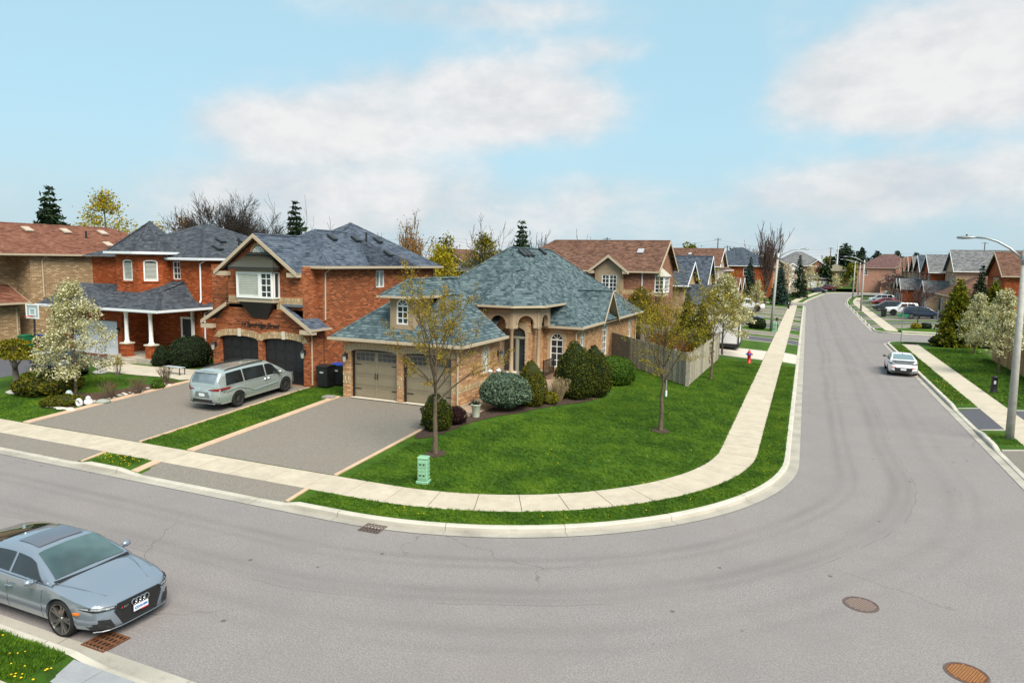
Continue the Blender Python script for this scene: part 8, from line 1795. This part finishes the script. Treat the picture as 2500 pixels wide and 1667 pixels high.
def lawn_cells(x0, x1, y0, y1, step, keep):
    out = []; nx, ny = max(1, round((x1 - x0) / step)), max(1, round((y1 - y0) / step))
    for i in range(nx):
        for j in range(ny):
            a, b, c, d = x0 + (x1 - x0) * i / nx, x0 + (x1 - x0) * (i + 1) / nx, y0 + (y1 - y0) * j / ny, y0 + (y1 - y0) * (j + 1) / ny
            if all(keep(x, y) for x, y in ((a, c), (b, c), (b, d), (a, d))): out.append(((a, c, T(a, c)), (b, c, T(b, c)), (b, d, T(b, d)), (a, d, T(a, d))))
    return out
def in_poly(x, y, P):
    r = False
    for (a, b), (c, d) in zip(P, P[1:] + P[:1]):
        if (b > y) != (d > y) and x < (c - a) * (y - b) / (d - b) + a: r = not r
    return r
BED = [(-13.75, 21.6), (-13.0, 22.3), (-12.5, 23.3), (-12.3, 24.5), (-11.7, 25.9), (-11.0, 26.8), (-10.7, 28.2), (-10.1, 29.5), (-9.2, 31.2), (-8.8, 33.3), (-9.3, 34.5), (-11.8, 37.2), (-14, 37.2), (-14, 21.6)]
def keepC(x, y): d = ldist(x, y); return 2.36 < d and x > -13.7 and y > 17.6 and not in_poly(x, y, BED) and not (x < -12.1 and y > 36)
near = lawn_cells(-13.7, -2.6, 17.6, 52, .45, keepC)
def ring(d0, d1, pts, n=3):
    P, N, pt, strip, H_ = BLOCKS[pts[0]]; out = []
    for k in range(len(P) - 1):
        if not (pts[1](P[k]) and pts[1](P[k + 1]) and H_[k] > .14 and H_[k + 1] > .14): continue
        for j in range(n): a, b = d0 + (d1 - d0) * j / n, d0 + (d1 - d0) * (j + 1) / n; out.append((pt(k, a, prof(a, H_[k])), pt(k + 1, a, prof(a, H_[k + 1])), pt(k + 1, b, prof(b, H_[k + 1])), pt(k, b, prof(b, H_[k]))))
    return out
grass_area('lawn_blades', 'grass of the corner lawn in front of the bungalow', near + ring(2.3, 2.75, ('west', lambda p: p.x > -13.6 and p.y < 52), 1), 130, 1.0)
grass_area('verge_blades', 'grass of the verge between kerb and pavement round the corner', ring(.03, .93, ('west', lambda p: p.x > -23 and p.y < 52)), 190, 1.0)
strip_ = lawn_cells(-22.85, -20.5, 17.75, 27.3, .4, lambda x, y: True) + lawn_cells(-36, -30.0, 17.75, 25, .5, lambda x, y: not (y > 19.6 and x > -31.6) )
grass_area('strip_blades', 'grass between the two driveways and before the turreted house', strip_, 120, 1.05)
grass_area('near_blades', 'grass beside the near kerb behind the grey car', ring(.03, .93, ('east', lambda p: p.x < -11.5 and p.x > -16 and p.y < 9)) , 620, 1.15)
grass_area('right_blades', 'grass along the right pavement', ring(.03, .93, ('east', lambda p: p.x > 7 and 32 < p.y < 72)) + ring(2.33, 6.0, ('east', lambda p: p.x > 7 and 41.5 < p.y < 70), 6), 70, 1.2)
dm = MB(); spots = []
def dand(n, fn):
    for _ in range(n):
        x, y, z = fn(); r = rnd.uniform(.014, .024); h_ = z + rnd.uniform(.03, .07); i = len(dm.v); dm.v += [(x + r * math.cos(a), y + r * math.sin(a), h_) for a in [6.283 * k / 6 for k in range(6)]] + [(x, y, h_ + r * .6)]; dm.f += [(i + k, i + (k + 1) % 6, i + 6) for k in range(6)]
def on_verge(nm, cond, lo=.1, hi=.85):
    P, N, pt, strip, H_ = BLOCKS[nm]; ks = [k for k in range(len(P)) if cond(P[k]) and H_[k] > .14]
    def f():
        k = rnd.choice(ks); d = rnd.uniform(lo, hi); q = pt(k, d, 0); return q[0] + rnd.uniform(-.3, .3) * abs(N[k].y), q[1] + rnd.uniform(-.3, .3) * abs(N[k].x), prof(d)
    return f
dand(34, on_verge('west', lambda p: p.x > -13.5 and p.y < 60)); dand(42, on_verge('west', lambda p: -22.9 < p.x < -20.3 and p.y < 16)); dand(22, on_verge('east', lambda p: -14 < p.x < -11.6 and p.y < 9)); dand(70, on_verge('east', lambda p: p.x > 7 and 42 < p.y < 50)); dand(30, on_verge('east', lambda p: p.x > 7 and 50 < p.y < 72))
dand(36, lambda: (lambda x, y: (x, y, T(x, y)))(rnd.uniform(-10.5, -3.2), rnd.uniform(20.5, 38)))
tag(dm.build('dandelions', plain('dandelion_yellow', (.75, .48, .01), .6)), 'yellow dandelions scattered in the grass', 'flowers', kind='stuff')
